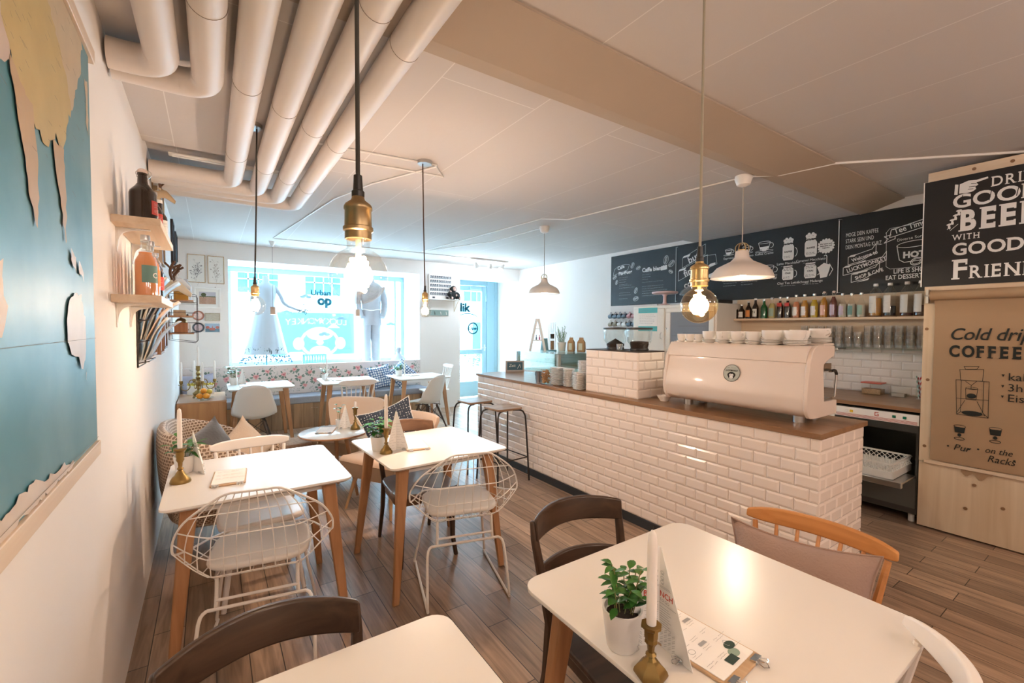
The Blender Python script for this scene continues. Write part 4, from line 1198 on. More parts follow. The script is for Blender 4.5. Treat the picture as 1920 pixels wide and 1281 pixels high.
t = thing('paper_roll_holder', 'kraft paper roll on a wall bracket, written with cold drip coffee', 'paper roll', (4.44, 1.03, 0))
M_kraft = mat('kraft_paper', (0.36, 0.235, 0.135), 0.75, var=0.10, vscale=3, bump=0.10, bscale=9)
MB().cyl((-0.045, -1.5, 1.745), (-0.045, -0.045, 1.745), 0.036, n=24).build('roll', M_kraft, t)
m = MB(); m.bb(-0.055, -0.001, -0.035, -0.020, 1.69, 1.79); m.cyl((-0.045, -0.045, 1.745), (-0.045, -0.015, 1.745), 0.012); m.build('bracket', M_steel, t)
m = MB(); m.grid(lambda a, b: V((-0.013 - 0.004 * math.sin(a * 9) * b + 0.003 * math.sin(a * 31 + b * 5) * b * (1 - b) - 0.03 * max(0, 1 - b * 14) , -0.065 - 1.42 * a, 1.725 - 1.195 * b)), 40, 30)
m.build('paper_sheet', M_kraft, t, smooth=80)
m = MB(); m.grid(lambda a, b: V((-0.004, -0.23 - 0.22 * a, 0.496 - b * (0.04 + 0.02 * math.sin(a * 17) * (a < .9)) * math.sin(PI * min(1, a * 1.3 + .05)) ** .5)), 20, 3)
m.build('torn_paper', M_kraft, t, smooth=0)
p = Pen((-0.019, 0, 0), (0, -1, 0), (0, 0, 1), (-1, 0, 0)); X = lambda y: 1.03 - y
p.text('Cold', X(.885), 1.425, .118, shear=.28, sx=.86, bold=.001); p.text('drip', X(.655), 1.425, .118, shear=.28, sx=.86, bold=.001)
p.serif('COFFEE', X(.880), 1.305, .110, bold=.004, sx=.72, gap=.10, sw=.16)
for a in ([(.80, 1.235), (.726, 1.24), (.735, 1.222), (.792, 1.216), (.80, 1.235)], [(.821, 1.212), (.703, 1.222), (.706, 1.14), (.815, 1.136), (.821, 1.212)], [(.839, 1.137), (.675, 1.139), (.673, .888), (.829, .89), (.839, 1.137)], [(.70, 1.14), (.70, .92), (.673, .888)], [(.70, .92), (.81, .91), (.829, .89)], [(.81, .91), (.812, 1.137)],
          [(.835, 1.005), (.675, 1.01)], [(.788, 1.08), (.785, 1.005), (.735, 1.005), (.728, 1.08), (.788, 1.08)], [(.79, .995), (.83, .90)], [(.73, .995), (.69, .90)], [(.79, 1.13), (.76, 1.105), (.735, 1.135)], [(.761, 1.105), (.761, 1.08)]):
    p.line([(X(y), z) for y, z in a], .0028)
p.ell(X(.752), .908, .052, .017, fill=True); p.ell(X(.758), 1.03, .024, .018, fill=True); p.ell(X(.758), 1.085, .03, .008, w=.0025)
for y0, z0 in ((.811, .805), (.636, .82)):
    p.ell(X(y0), z0, .030, .010, w=.003); p.fill([(X(y0 + .029), z0 - .006), (X(y0 + .024), z0 - .045), (X(y0 - .024), z0 - .045), (X(y0 - .029), z0 - .006)]); p.ell(X(y0), z0 - .062, .010, .012, fill=True); p.ell(X(y0), z0 - .088, .026, .009, w=.004)
p.text('Pur', X(.842), .632, .062, shear=.28); p.text('on the', X(.685), .648, .058, shear=.28, sx=.85); p.text('Racks', X(.672), .588, .066, shear=.28, sx=.85)
for y, z in ((.868, .652), (.76, .652), (.715, .662), (.545, .622)): p.ell(X(y), z, .006, .006, fill=True)
for s, z in (('kalt', 1.158), ('3h', 1.085), ('Eiskalt', 1.015)): p.text(s, X(.590), z, .072); p.fill([(X(.618), z + .038), (X(.604), z + .038), (X(.611), z + .02)])
p.build('hand_lettering', mat('marker_black', (0.010, 0.014, 0.012), 0.7), t)

# ------------------------------------------------------------------ back counter, glass washer, shelves
t = thing('back_counter', 'oak topped back counter under the white tiled splashback', 'counter', (4.46, 1.60, 0))
MB().bb(0.02, 0.77, 0.0, 1.23, 0.05, 0.86).build('cabinet_body', M_white, t)
MB().bb(0.77, 0.775, -0.55, 1.22, 0.05, 0.86).build('rear_panel', M_white, t)
o = MB().bb(4.44, 5.235, 1.032, 2.83, 0.862, 0.892).build('kitchen_worktop', W_topx, bevel=0.003)
tag(o, 'brown kitchen worktop carrying the snack box and the straw jar', 'worktop')
t = thing('splashback', 'white metro tile splashback behind the glass shelf', 'tiles', (5.25, 2.83, 0.892))
MB().bb(-0.006, -0.0005, -1.80, 0, 0, 0.46).build('backing', M_groutw, t, smooth=0)
m = MB(); tiles(m, (-0.006, 0, 0), (0, -1, 0), (0, 0, 1), (-1, 0, 0), 1.80, 0.455, 0.152, 0.0752, start=.3); m.build('tile_field', M_tilew, t, smooth=0)
t = thing('bottle_shelf', 'pine wall shelf carrying the long row of bottles', 'shelf', (5.25, 2.90, 1.352))
MB().bb(-0.022, -0.001, -1.87, 0, 0, 0.484).build('back_board', W_plyy, t)
MB().bb(-0.20, -0.023, -1.87, 0, 0.234, 0.258).build('shelf_board', W_shelf, t, bevel=0.002)
SHZ = 1.61
t = thing('glass_shelf', 'clear glass wall shelf stacked with tumblers above the tiles', 'shelf', (5.25, 2.65, 1.305))
MB().bb(-0.235, -0.007, -1.615, 0, 0.008, 0.016).build('glass_board', glass('greenish_glass', (0.86, 0.95, 0.91), 0.25), t)
for y in (-0.1, -0.85, -1.5): MB().bb(-0.20, -0.007, y - .008, y + .008, -0.008, 0.008).build('bracket', M_steel, t)

t = thing('glass_washer', 'stainless glass washer with its flap folded down and a crate on it', 'glass washer', (4.465, 1.04, 0))
m = MB(); m.bb(0, 0.60, 0, 0.015, 0.07, 0.845); m.bb(0, 0.60, 0.535, 0.55, 0.07, 0.845); m.bb(0.585, 0.60, 0.015, 0.535, 0.07, 0.845); m.bb(0, 0.585, 0.015, 0.535, 0.70, 0.845); m.bb(0, 0.585, 0.015, 0.535, 0.07, 0.355)
m.build('housing', mat('dark_washer_steel', (0.10, 0.105, 0.10), 0.35, 0.8), t)
MB().bb(-0.006, 0, 0.0, 0.55, 0.758, 0.838).build('control_panel', M_white, t)
p = Pen((-0.006, 0.55, 0.0), (0, -1, 0), (0, 0, 1), (-1, 0, 0))
for k in range(4): p.line([(0.01, .764 + k * .0065), (0.54, .764 + k * .0065)], .0028)
p.line([(.30, .795), (.278, .795), (.278, .822), (.30, .822)], .005).line([(.30, .795), (.30, .808), (.29, .808)], .005)
p.build('red_stripes', mat('red_print', (0.45, 0.06, 0.03), 0.5), t)
for y, c in ((.085, (0.8, 0.8, 0.78)), (.118, (0.75, 0.5, 0.05)), (.40, (0.01, 0.16, 0.10)), (.465, (0.01, 0.16, 0.10))):
    MB().bb(-0.013, -0.006, .55 - y - .011, .55 - y + .011, .797, .817).build('switch', mat('switch_%d' % int(y * 1000), c, 0.4), t, bevel=.002)
m = MB(); m.bb(-0.30, -0.005, 0.01, 0.54, 0.362, 0.375); m.bb(-0.335, -0.30, 0.01, 0.54, 0.335, 0.378)
m.build('flap', M_steel, t, bevel=.003)
MB().bb(-0.004, 0, 0.01, 0.54, 0.115, 0.352).build('lower_door', mat('brushed_dark_steel', (0.16, 0.17, 0.165), 0.4, 0.7), t)
for y in (0.04, 0.51): MB().cyl((0.05, y, 0.07), (0.05, y, 0.0), 0.02).build('foot', M_white, t)

M_crate = mat('white_crate_plastic', (0.76, 0.76, 0.72), 0.5)
t = thing('dish_crate', 'white plastic glass crate standing on the lowered washer flap', 'crate', (4.385, 1.315, 0.3785))
m = MB(); w_, d_ = 0.21, 0.20
for s in (-1, 1):
    m.bb(s * w_ - .006, s * w_ + .006, -d_, d_, 0.0, 0.055); m.bb(s * w_ - .006, s * w_ + .006, -d_, d_, 0.105, 0.118); m.bb(-w_, w_, s * d_ - .006, s * d_ + .006, 0.0, 0.055); m.bb(-w_, w_, s * d_ - .006, s * d_ + .006, 0.105, 0.118)
m.bb(-w_, w_, -d_, d_, 0, 0.008); m.build('crate_body', M_crate, t)
m = MB()
for s in (-1, 1):
    for k in range(11):
        a = -0.9 + k * 0.18
        for q in (-1, 1):
            m.tube([(s * w_, a * d_ - .03 * q, .05), (s * w_, a * d_ + .03 * q, .11)], .0028, 4); m.tube([(a * w_ - .03 * q, s * d_, .05), (a * w_ + .03 * q, s * d_, .11)], .0028, 4)
m.build('side_lattice', M_crate, t)
m = MB()
for i in range(7):
    for j in range(7): m.cyl((-.17 + i * .057, -.165 + j * .055, .008), (-.17 + i * .057, -.165 + j * .055, .085), .0045, n=6)
m.build('prong_grating', M_crate, t)


# ------------------------------------------------------------------ bottles
def bottle(name, label, loc, h, r, glassm, labm=None, capm=None, neck=0.30, liquid=None, level=1.0, swing=False, rz=0, group=None, labz=(0.18, 0.48), wrap=150, steps=0.62, long_neck=0.36, cat='bottle', text=None, face=180):
    t = thing(name, label, cat, loc, rz, group)
    nr = r * long_neck; sh = h * (1 - neck) * steps / 0.62 * 0.78
    pr = [(r * .9, 0), (r, h * .015), (r, sh), (r * .93, sh + h * .05), (nr * 1.7, sh + h * .14), (nr * 1.15, sh + h * .20), (nr, h * .90), (nr * 1.12, h * .905), (nr * 1.12, h * .94), (nr * .9, h * .945)]
    MB().lathe(pr, n=18).build('glass_body', glassm, t)
    if liquid:
        top = h * level; lq = [(r * .88, .003), (r * .96, h * .02)] + [(a * .95, z) for a, z in pr[2:7] if z < top]
        ra = lq[-1][0]; lq.append((ra, max(lq[-1][1] + .002, top))); MB().lathe(lq, n=18).build('liquid', liquid, t)
    if labm:
        m = MB(); z0, z1 = h * labz[0], h * labz[1]; n = 12
        a0 = R(face)
        m.grid(lambda a, b: V(((r + .0008) * math.cos(a0 + R(wrap) * (a - .5)), (r + .0008) * math.sin(a0 + R(wrap) * (a - .5)), z0 + (z1 - z0) * b)), n, 2)
        lb = m.build('paper_label', labm, t, smooth=60)
        if text:
            p = Pen((0, 0, 0), (0, 0, 0), (0, 0, 0), (0, 0, 0)); rr_ = r + .0016
            p.p = lambda x, y, o=None: V((rr_ * math.cos(a0 + x / r), rr_ * math.sin(a0 + x / r), y))
            p.text(text[0], 0, h * text[1], h * text[2], 'CENTER', bold=.0006); p.build('label_lettering', text[3], t)
        else:
            p = Pen((0, 0, 0), (0, 0, 0), (0, 0, 0), (0, 0, 0)); rr_ = r + .0016
            p.p = lambda x, y, o=None: V((rr_ * math.cos(a0 + x / r), rr_ * math.sin(a0 + x / r), y))
            for k, f in enumerate((.80, .72, .56, .34, .26, .18)): squiggle(p, -r * .42, z0 + (z1 - z0) * f, r * (.8 if k in (1, 2) else .55), 1, .01, .0011, .0016, seed=int(h * 1000) + k)
            p.build('label_print', M_greyink, t)
    cz = h * .935
    if swing:
        m = MB(); m.ball((0, 0, h * .965), nr * 1.15, 10, 6, (1, 1, .8)); m.build('stopper', mat('swing_stopper', (0.75, 0.62, 0.58), 0.4), t)
        MB().tube(crom([(nr * 1.1, 0, h * .84), (nr * 1.9, 0, h * .92), (nr * 1.5, 0, h * .99), (0, 0, h * 1.0), (-nr * 1.3, 0, h * .96), (-nr * 1.1, 0, h * .86)], 4), .0013, 5).build('wire_bail', M_chrome, t)
    else:
        MB().lathe([(nr * 1.22, cz - .004), (nr * 1.25, cz + .004), (nr * 1.15, h), (0, h)], n=14).build('cap', capm or M_steel, t)
    return t


G_brown = mat('brown_bottle_glass', (0.022, 0.011, 0.006), 0.08, coat=0.6); G_green = mat('green_bottle_glass', (0.012, 0.10, 0.025), 0.08, coat=0.6)
G_clear = M_glass
def liq(n, c): return mat(n, c, 0.1, coat=0.4)
def lab(n, c): return mat(n, c, 0.7)
L_cream, L_whi, L_oran, L_teal, L_lil, L_red, L_green = lab('cream_label', (.62, .58, .46)), lab('white_label', (.74, .72, .69)), lab('orange_label', (.65, .24, .06)), lab('teal_label', (.16, .30, .28)), lab('lilac_label', (.52, .45, .58)), lab('red_label', (.50, .05, .04)), lab('green_label', (.30, .42, .34))
BX = 5.125
row = [  # y, height, radius, glass, label, liquid, level, swing, words
    (2.866, .180, .033, G_brown, L_cream, None, 1, 0, 'squat brown beer bottle with a cream IPA label, first on the bottle shelf', ('PA', .22, .20, M_ink)),
    (2.789, .165, .034, G_brown, L_whi, None, 1, 0, 'shortest brown beer bottle, white and red label', ('8', .25, .16, L_red)),
    (2.708, .200, .032, G_brown, L_oran, None, 1, 0, 'brown beer bottle with orange label and orange neck foil', None),
    (2.630, .228, .032, G_brown, L_whi, None, 1, 0, 'brown beer bottle with pale boldly lettered label and white cap', ('EN', .26, .17, M_ink)),
    (2.536, .212, .034, G_green, None, None, 1, 0, 'plain green bottle without a label', None),
    (2.450, .228, .034, G_clear, L_green, liq('pale_lemon_drink', (.50, .42, .16)), .72, 0, 'pale yellow drink bottle beside the plain green bottle', None),
    (2.367, .230, .031, G_clear, L_red, liq('cola', (.020, .008, .006)), .82, 0, 'dark cola bottle with red label, the one next to the pale yellow drink', None),
    (2.291, .228, .031, G_clear, L_red, liq('cola', (.020, .008, .006)), .82, 0, 'dark cola bottle with red label, the one next to the salmon lemonade', None),
    (2.207, .243, .034, G_clear, L_whi, liq('salmon_lemonade', (.56, .20, .09)), .70, 0, 'salmon pink lemonade bottle with white leaf label', None),
    (2.126, .245, .034, G_clear, L_whi, liq('amber_lemonade', (.50, .22, .02)), .74, 0, 'amber orange lemonade bottle with white leaf label', None),
    (2.036, .247, .034, G_clear, L_whi, liq('yellow_lemonade', (.52, .36, .02)), .74, 0, 'yellow lemonade bottle with white leaf label', None),
    (1.950, .262, .033, G_clear, lab('peach_label', (.72, .45, .35)), liq('orange_lemonade', (.48, .20, .015)), .78, 1, 'orange swing-top lemonade bottle with peach label', None),
    (1.867, .264, .033, G_clear, L_lil, liq('rhubarb_drink', (.17, .05, .04)), .78, 1, 'dark purple swing-top bottle with lilac label', None),
    (1.790, .234, .033, G_clear, L_lil, liq('clear_tonic', (.55, .50, .42)), .55, 0, 'clear drink bottle with lilac and blue label next to the purple swing-top', None),
    (1.715, .231, .033, G_clear, L_teal, liq('clear_tonic', (.55, .50, .42)), .55, 0, 'clear drink bottle with grey-teal label', None),
    (1.639, .233, .033, G_clear, L_green, liq('clear_tonic', (.55, .50, .42)), .50, 0, 'clear drink bottle with green label, last before the tall syrups', None),
    (1.532, .300, .046, G_clear, L_whi, liq('golden_syrup', (.45, .19, .02)), .55, 0, 'tall syrup bottle with white label and golden syrup', None),
    (1.426, .300, .046, G_clear, L_whi, liq('black_syrup', (.012, .008, .012)), .30, 0, 'tall syrup bottle with white label and black syrup low inside', None),
    (1.306, .302, .046, G_clear, L_whi, liq('dark_red_syrup', (.06, .012, .010)), .08, 0, 'nearly empty tall syrup bottle with white label', None),
    (1.212, .304, .046, G_clear, L_whi, liq('brown_syrup', (.05, .015, .010)), .30, 0, 'tall syrup bottle with white label beside the plywood partition', None)]
for i, (y, h, r, g, lb, lq, lv, sw, nm, tx) in enumerate(row):
    big = i >= 16
    bottle('syrup_bottle' if big else 'drink_bottle', nm, (BX if not big else 5.13, y, SHZ), h, r, g, lb, M_white if big or i == 3 else None, 0.30, lq, lv, bool(sw), -20 if i < 8 else -38, 'bottles on the pine kitchen shelf',
           (0.10, 0.62) if big else ((0.55, 0.72) if lb is L_red else (0.10, 0.48)), 130 if big else 150, 0.80 if big else 0.62, 0.34 if big else 0.38, text=tx, face=172)
    if big: tag(MB().lathe([(0, 0), (.052, 0), (.052, .008), (0, .008)], n=20).build('cork_coaster', mat('cork', (.22, .12, .06), .9)), 'round cork coaster under the %s' % ('golden syrup', 'black syrup', 'nearly empty syrup', 'syrup by the partition')[i - 16], 'coaster').location = (5.13, y, SHZ - 0.0005)
for o_ in [o_ for o_ in bpy.data.objects if o_.name.startswith('syrup_bottle')]: o_.location.z = SHZ + 0.008

# stacked tumblers on the glass shelf
M_tumb = glass('tumbler_glass', (0.985, 0.99, 0.99), 0.50, milk=0.05)
t0 = thing('tumbler', 'clear glass tumbler in the stacked rows on the glass shelf', 'glass', (5.12, 1.95, 1.3215), group='stacked tumblers on the glass shelf')
m = MB(); m.lathe([(0, .006), (.027, .006), (.034, .075), (.0365, .088), (.0355, .088), (.0335, .074), (.026, .010), (0, .010)], n=16)
m.lathe([(.0275, 0), (.029, .004), (.033, .05), (.0345, .052), (.036, .070)], n=16); m.build('glass_wall', M_tumb, t0)
cnt = 0
for col in range(14):
    for lv in range(3 if col not in (6, 13) else 2):
        y = 2.12 - col * 0.077
        if col == 0 and lv == 0: t0.location = (5.12, y, 1.3215); continue
        dup(t0, (5.12 + 0.01 * (col % 2), y, 1.3215 + lv * 0.060), col * 20 + lv * 7)

# snack box and straw jar on the kitchen worktop
KZ = 0.8925
t = thing('snack_box', 'clear plastic box of cereal with red lid on the kitchen worktop', 'container', (5.10, 1.52, KZ))
MB().bb(-.06, .06, -.075, .075, 0, .10).build('box_body', M_glass, t, bevel=.008)
MB().bb(-.055, .055, -.07, .07, .004, .05).build('cereal', mat('oat_cereal', (.42, .27, .15), .9, var=.4, vscale=90, bump=.8, bscale=80), t)
MB().bb(-.065, .065, -.08, .08, .10, .112).build('lid', mat('red_lid', (.62, .13, .09), .4), t, bevel=.004)
t = thing('cookie_box', 'clear open scoop bin between the red-lidded box and the straws', 'container', (5.10, 1.33, KZ))
m = MB(); m.loft([[(-.05, -.055, 0), (.05, -.055, 0), (.05, .055, 0), (-.05, .055, 0)], [(-.06, -.065, .04), (.06, -.065, .13), (.06, .065, .13), (-.06, .065, .04)]], True, (True, False)); m.build('bin_body', M_glass, t)
MB().bb(-.04, .04, -.045, .045, .003, .03).build('contents', mat('pale_sugar', (.55, .5, .45), .9), t)
t = thing('straw_jar', 'glass jar holding striped paper straws beside the plywood partition', 'jar', (5.02, 1.155, KZ))
MB().lathe([(0, .004), (.045, .004), (.047, .13), (.044, .13), (.042, .008), (0, .008)], n=20).build('jar_glass', M_glass, t)
def straw(nm, c):
    m_ = bpy.data.materials.new(nm); m_.use_nodes = True; nt = m_.node_tree; b = nt.nodes['Principled BSDF']
    tc = nt.nodes.new('ShaderNodeTexCoord'); w_ = nt.nodes.new('ShaderNodeTexWave'); w_.inputs['Scale'].default_value = 14; w_.bands_direction = 'DIAGONAL'
    nt.links.new(tc.outputs['Object'], w_.inputs['Vector']); cr = nt.nodes.new('ShaderNodeValToRGB'); cr.color_ramp.interpolation = 'CONSTANT'
    cr.color_ramp.elements[0].color = (*c, 1); cr.color_ramp.elements[1].position = .5; cr.color_ramp.elements[1].color = (.8, .78, .75, 1)
    nt.links.new(w_.outputs['Fac'], cr.inputs['Fac']); nt.links.new(cr.outputs['Color'], b.inputs['Base Color']); return m_
SR, SG = straw('red_striped_straw', (.55, .04, .05)), straw('green_striped_straw', (.30, .52, .45))
rs = random.Random(5)
for k in range(16):
    a = rs.uniform(0, 6.28); q = rs.uniform(.005, .03)
    o = MB().cyl((q * math.cos(a) * .8, q * math.sin(a) * .8, .005), (q * math.cos(a) * 1.25, q * math.sin(a) * 1.25 + .008, .185 + rs.uniform(0, .02)), .0036, n=7).build('paper_straw', SR if k % 3 else SG)
    o.location = (5.02, 1.155, KZ + .0035); tag(o, 'red and white striped paper straw in the glass jar' if k % 3 else 'green and white striped paper straw in the glass jar', 'straw', 'red striped straws' if k % 3 else 'green striped straws')

# ------------------------------------------------------------------ white kitchen dresser
t = thing('kitchen_dresser', 'old white kitchen dresser with a paper notice and a glazed door', 'cupboard', (4.70, 2.84, 0))
M_cab = mat('aged_white_enamel', (.80, .76, .70), .32, var=.03)
MB().bb(0, .53, 0, 1.19, 1.20, 1.785).build('upper_carcass', M_cab, t, bevel=.012, seg=3)
m = MB(); m.bb(0.01, .53, 0, .02, .93, 1.20); m.bb(0.01, .53, 1.17, 1.19, .93, 1.20); m.bb(0.01, .53, .60, .62, .93, 1.20); m.bb(.50, .53, .02, 1.17, .93, 1.20); m.bb(.01, .53, .62, 1.17, .96, 1.20); m.build('niche_frame', M_cab, t)
MB().bb(-.12, .53, -.0, 1.19, 0.90, .93).build('dresser_top', W_topx, t)
MB().bb(-.10, .53, .01, 1.18, .05, .90).build('base_cupboard', M_cab, t)
MB().bb(-.018, -.001, .685, 1.165, 1.0, 1.745).build('plain_door', M_cab, t, bevel=.01, seg=3)
m = MB()
for a, b, c, d_ in ((.02, .66, 1.69, 1.745), (.02, .66, 1.225, 1.28), (.02, .085, 1.28, 1.69), (.595, .66, 1.28, 1.69)): m.bb(-.018, -.001, a, b, c, d_)
gd = m.build('glazed_door', M_cab, t, bevel=.006)
MB().bb(-.012, -.008, .085, .595, 1.28, 1.69).build('door_pane', mat('smoky_pane', (.19, .19, .215), .12, coat=.5), gd)
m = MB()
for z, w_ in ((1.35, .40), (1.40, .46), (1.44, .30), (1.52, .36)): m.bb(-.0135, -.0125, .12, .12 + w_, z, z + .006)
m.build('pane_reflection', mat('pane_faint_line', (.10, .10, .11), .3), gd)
MB().tube(crom([(-.02, .715, 1.36), (-.045, .715, 1.37), (-.048, .715, 1.40), (-.045, .715, 1.43), (-.02, .715, 1.44)], 4), .005, 8).build('door_handle', M_chrome, t)
MB().ball((-.028, .64, 1.49), .010, 10, 6).build('door_knob', M_chrome, t)
o = MB().bb(-.0035, -.001, 0, .30, 0, .30).build('notice_sheet', M_paper); o.location = (4.684, 3.625, 1.455); tag(o, 'white notice with turquoise bands taped to the dresser door', 'notice')
m = MB(); m.bb(-.0045, -.0036, 0, .30, .235, .30); m.bb(-.0045, -.0036, 0, .30, 0, .065); m.build('turquoise_band', mat('turquoise_print', (.10, .46, .48), .6), o)
p = Pen((-.0045, .30, 0), (0, -1, 0), (0, 0, 1), (-1, 0, 0), .0008); squiggle(p, .03, .275, .2, 2, .018, .003, seed=9); squiggle(p, .02, .21, .25, 6, .022, .0025, seed=10); p.build('fine_print', M_greyink, o)

t = thing('cake_stand', 'pink ceramic cake stand on top of the dresser', 'cake stand', (4.95, 3.72, 1.786))
M_pink = mat('pink_glaze', (.70, .50, .48), .35)
m = MB(); m.lathe([(0, 0), (.085, 0), (.08, .012), (.03, .03), (.022, .06), (.022, .13), (.04, .155), (.0, .155)], n=28); m.build('pedestal', M_pink, t)
m = MB(); m.lathe([(0, .156), (.15, .158), (.165, .165), (.165, .185), (.155, .178), (0, .172)], n=32); m.build('plate', M_pink, t)
t = thing('cake_dome', 'glass domed cake stand next to the pink cake stand', 'cake stand', (4.95, 3.30, 1.786))
m = MB(); m.lathe([(0, 0), (.10, 0), (.09, .01), (.02, .02), (.015, .09), (.05, .11), (.16, .115), (.16, .123), (0, .123)], n=28); m.build('glass_foot', M_glass, t)
m = MB(); m.lathe([(.165, .124), (.15, .17), (.10, .215), (.03, .235), (.0, .237)], n=28); m.lathe([(0, .236), (.012, .24), (.02, .26), (.014, .28), (0, .285)], n=12); m.build('dome', glass('dome_glass', (.85, .90, .92), .40, milk=.10), t)
tag(MB().bb(4.80, 5.10, 2.88, 3.12, 1.786, 1.83).build('baking_tray', M_black, bevel=.01), 'flat black tray lying on the dresser beside the glass dome', 'tray')

# enamel mugs hanging on the pegboard
t = thing('mug_board', 'narrow pale board with two rows of hooks for mugs', 'peg board', (5.25, 4.94, 1.50))
MB().bb(-.02, -.001, -.88, 0, 0, .335).build('board', mat('pale_pegboard', (.72, .68, .66), .6), t)
mugs = [('blue', (.10, .15, .20)), ('rose', (.52, .24, .24)), ('olive', (.30, .27, .20)), ('white', (.72, .70, .68))]
for rw in range(2):
    for k in range(8):
        nm, c = mugs[((k // 2) + 2 * rw) % 4 if rw else (0 if k < 4 else 1)]
        y = 4.885 - k * .094; z = 1.735 - rw * .125
        MB().tube([(-.02, y - 4.94, z - 1.50), (-.06, y - 4.94, z - 1.503), (-.068, y - 4.94, z - 1.49)], .003, 5).build('hook', M_chrome, t)
        g = thing('hanging_mug', '%s enamel mug, %s from the corner in the %s row of the mug board' % (nm, ('first', 'second', 'third', 'fourth', 'fifth', 'sixth', 'seventh', 'eighth')[k], ('upper', 'lower')[rw]), 'mug', (5.182, y, z - .06), 0, 'mugs on the hook board')
        MB().lathe([(0, -.04), (.030, -.04), (.034, -.03), (.034, .036), (.031, .036), (.030, -.03), (0, -.034)], n=16, m=Matrix.Rotation(R(78), 4, 'X')).build('mug_body', mat('enamel_%s' % nm, c, .3, var=.5, vscale=120), g)
        MB().tube(crom([(0, -.012, .03), (0, -.012, .052), (0, .01, .056), (0, .018, .034)], 4), .004, 6).build('mug_handle', mat('enamel_%s' % nm, c, .3), g)
# ------------------------------------------------------------------ espresso machine
M_mach = mat('cream_machine_enamel', (.80, .70, .625), .35, coat=.15)
t = thing('espresso_machine', 'cream espresso machine with round monkey badge standing on the bar worktop', 'coffee machine', (2.75, 1.12, TOPZ))
z0 = TOPZ
front = crom([(.100, .455, 0), (.062, .450, 0), (.042, .37, 0)], 4)[:-1] + [V((.040, .362, 0)), V((.052, .358, 0))] + crom([(.052, .355, 0), (.012, .19, 0), (.010, .13, 0), (.030, .075, 0), (.085, .045, 0), (.16, .042, 0)], 5)
body = [(p.x, p.y) for p in front] + [(.235, .05), (.225, .355), (.34, .40), (.345, .455)]
my = Matrix(((1, 0, 0, 0), (0, 0, 1, 0), (0, 1, 0, 0), (0, 0, 0, 1)))
m = MB(); m.loft([[(x, y, z) for x, z in body] for y in (.022, .935)]); m.build('machine_body', M_mach, t)
side = [(p.x, p.y) for p in crom([(.135, .460, 0), (.345, .456, 0), (.362, .44, 0), (.362, .405, 0), (.345, .393, 0)], 2)] + [(p.x, p.y) for p in crom([(.345, .393, 0), (.25, .36, 0), (.215, .33, 0), (.225, .22, 0), (.236, .128, 0)], 4)] + [(.41, .124), (.412, .045)] + \
    [(p.x, p.y) for p in crom([(.40, .040, 0), (.10, .038, 0), (.035, .060, 0), (.010, .115, 0), (.008, .18, 0), (.030, .33, 0), (.045, .38, 0), (.085, .44, 0), (.135, .460, 0)], 4)]
for y in (0, .935):
    m = MB(); m.loft([[(x, yy, z) for x, z in side] for yy in (y, y + .022)]); m.build('side_panel', M_mach, t, bevel=.004)
m = MB(); m.bb(.238, .40, .03, .925, .045, .118); m.build('drip_tray', M_mach, t, bevel=.006)
MB().bb(.240, .405, .022, .935, .119, .135).build('drip_grate', M_steel, t)
for x in (.15, .33):
    for y in (.10, .84): MB().cyl((x, y, 0), (x, y, .06), .032, n=20).build('foot', M_steel, t)
m = MB(); m.bb(.20, .40, .03, .925, .30, .345); m.build('group_heads_panel', M_steel, t)
for y in (.25, .48, .71): MB().cyl((.30, y, .30), (.30, y, .235), .03, n=18).build('group_head', M_chrome, t)
MB().tube(crom([(.33, .012, .30), (.40, .010, .30), (.42, .010, .28), (.41, .012, .14)], 5), .006, 8).build('steam_wand', M_chrome, t)
MB().tube(crom([(.35, .012, .302), (.40, .010, .302), (.423, .010, .278)], 5), .009, 8).build('wand_grip', M_black, t)
MB().bb(.262, .412, .022, .935, .455, .468).build('cup_rail', M_mach, t, bevel=.003)
# round badge on the sloping front
sl = V((.040 - .012, 0, .165)).normalized()
O = V((.0265, .447, .268)); nn = V((-sl.z, 0, sl.x)); bu, bv = V((0, -1, 0)), sl
p = Pen(O, bu, bv, nn, .0012); p.ell(0, 0, .056, .056, fill=True, n=36); bd = p.build('badge', mat('badge_grey_green', (.46, .50, .45), .5), t)
p = Pen(O, bu, bv, nn, .0022)
p.ell(0, 0, .054, .054, w=.0025, n=36)
p.text('LUCKYMONKEY', 0, .011, .0155, 'CENTER', sx=.72, bold=.0004); squiggle(p, -.03, .034, .06, 1, .01, .0012, .001, 4)
p.ell(0, -.012, .027, .019, fill=True); p.ell(0, -.024, .021, .014, fill=True)
squiggle(p, -.042, -.040, .025, 1, .01, .0012, .001, 5); squiggle(p, .018, -.040, .025, 1, .01, .0012, .001, 6)
p.build('badge_print', M_ink, bd)
p = Pen(O, bu, bv, nn, .0030); p.ell(-.0065, -.013, .008, .008, fill=True); p.ell(.0065, -.013, .008, .008, fill=True); p.ell(0, -.028, .0125, .010, fill=True); p.build('badge_face', M_chalk, bd)
p = Pen(O, bu, bv, nn, .0038); p.ell(-.0065, -.013, .002, .0025, fill=True); p.ell(.0065, -.013, .002, .0025, fill=True); p.ell(0, -.031, .006, .003, 180, 360, w=.001); p.build('badge_eyes', M_ink, bd)
MZ = TOPZ + .456


def saucer_cup(r, h):
    m = MB(); m.lathe([(0, 0), (r * .62, 0), (r * .74, .005), (r * .92, h * .35), (r * .99, h * .75), (r, h), (r * .95, h), (r * .90, h * .7), (r * .6, .008), (0, .006)], n=20); return m


def saucer(r):
    return MB().lathe([(0, 0), (r * .5, 0), (r * .55, .003), (r, .010), (r * .99, .0125), (r * .5, .0055), (0, .005)], n=22)


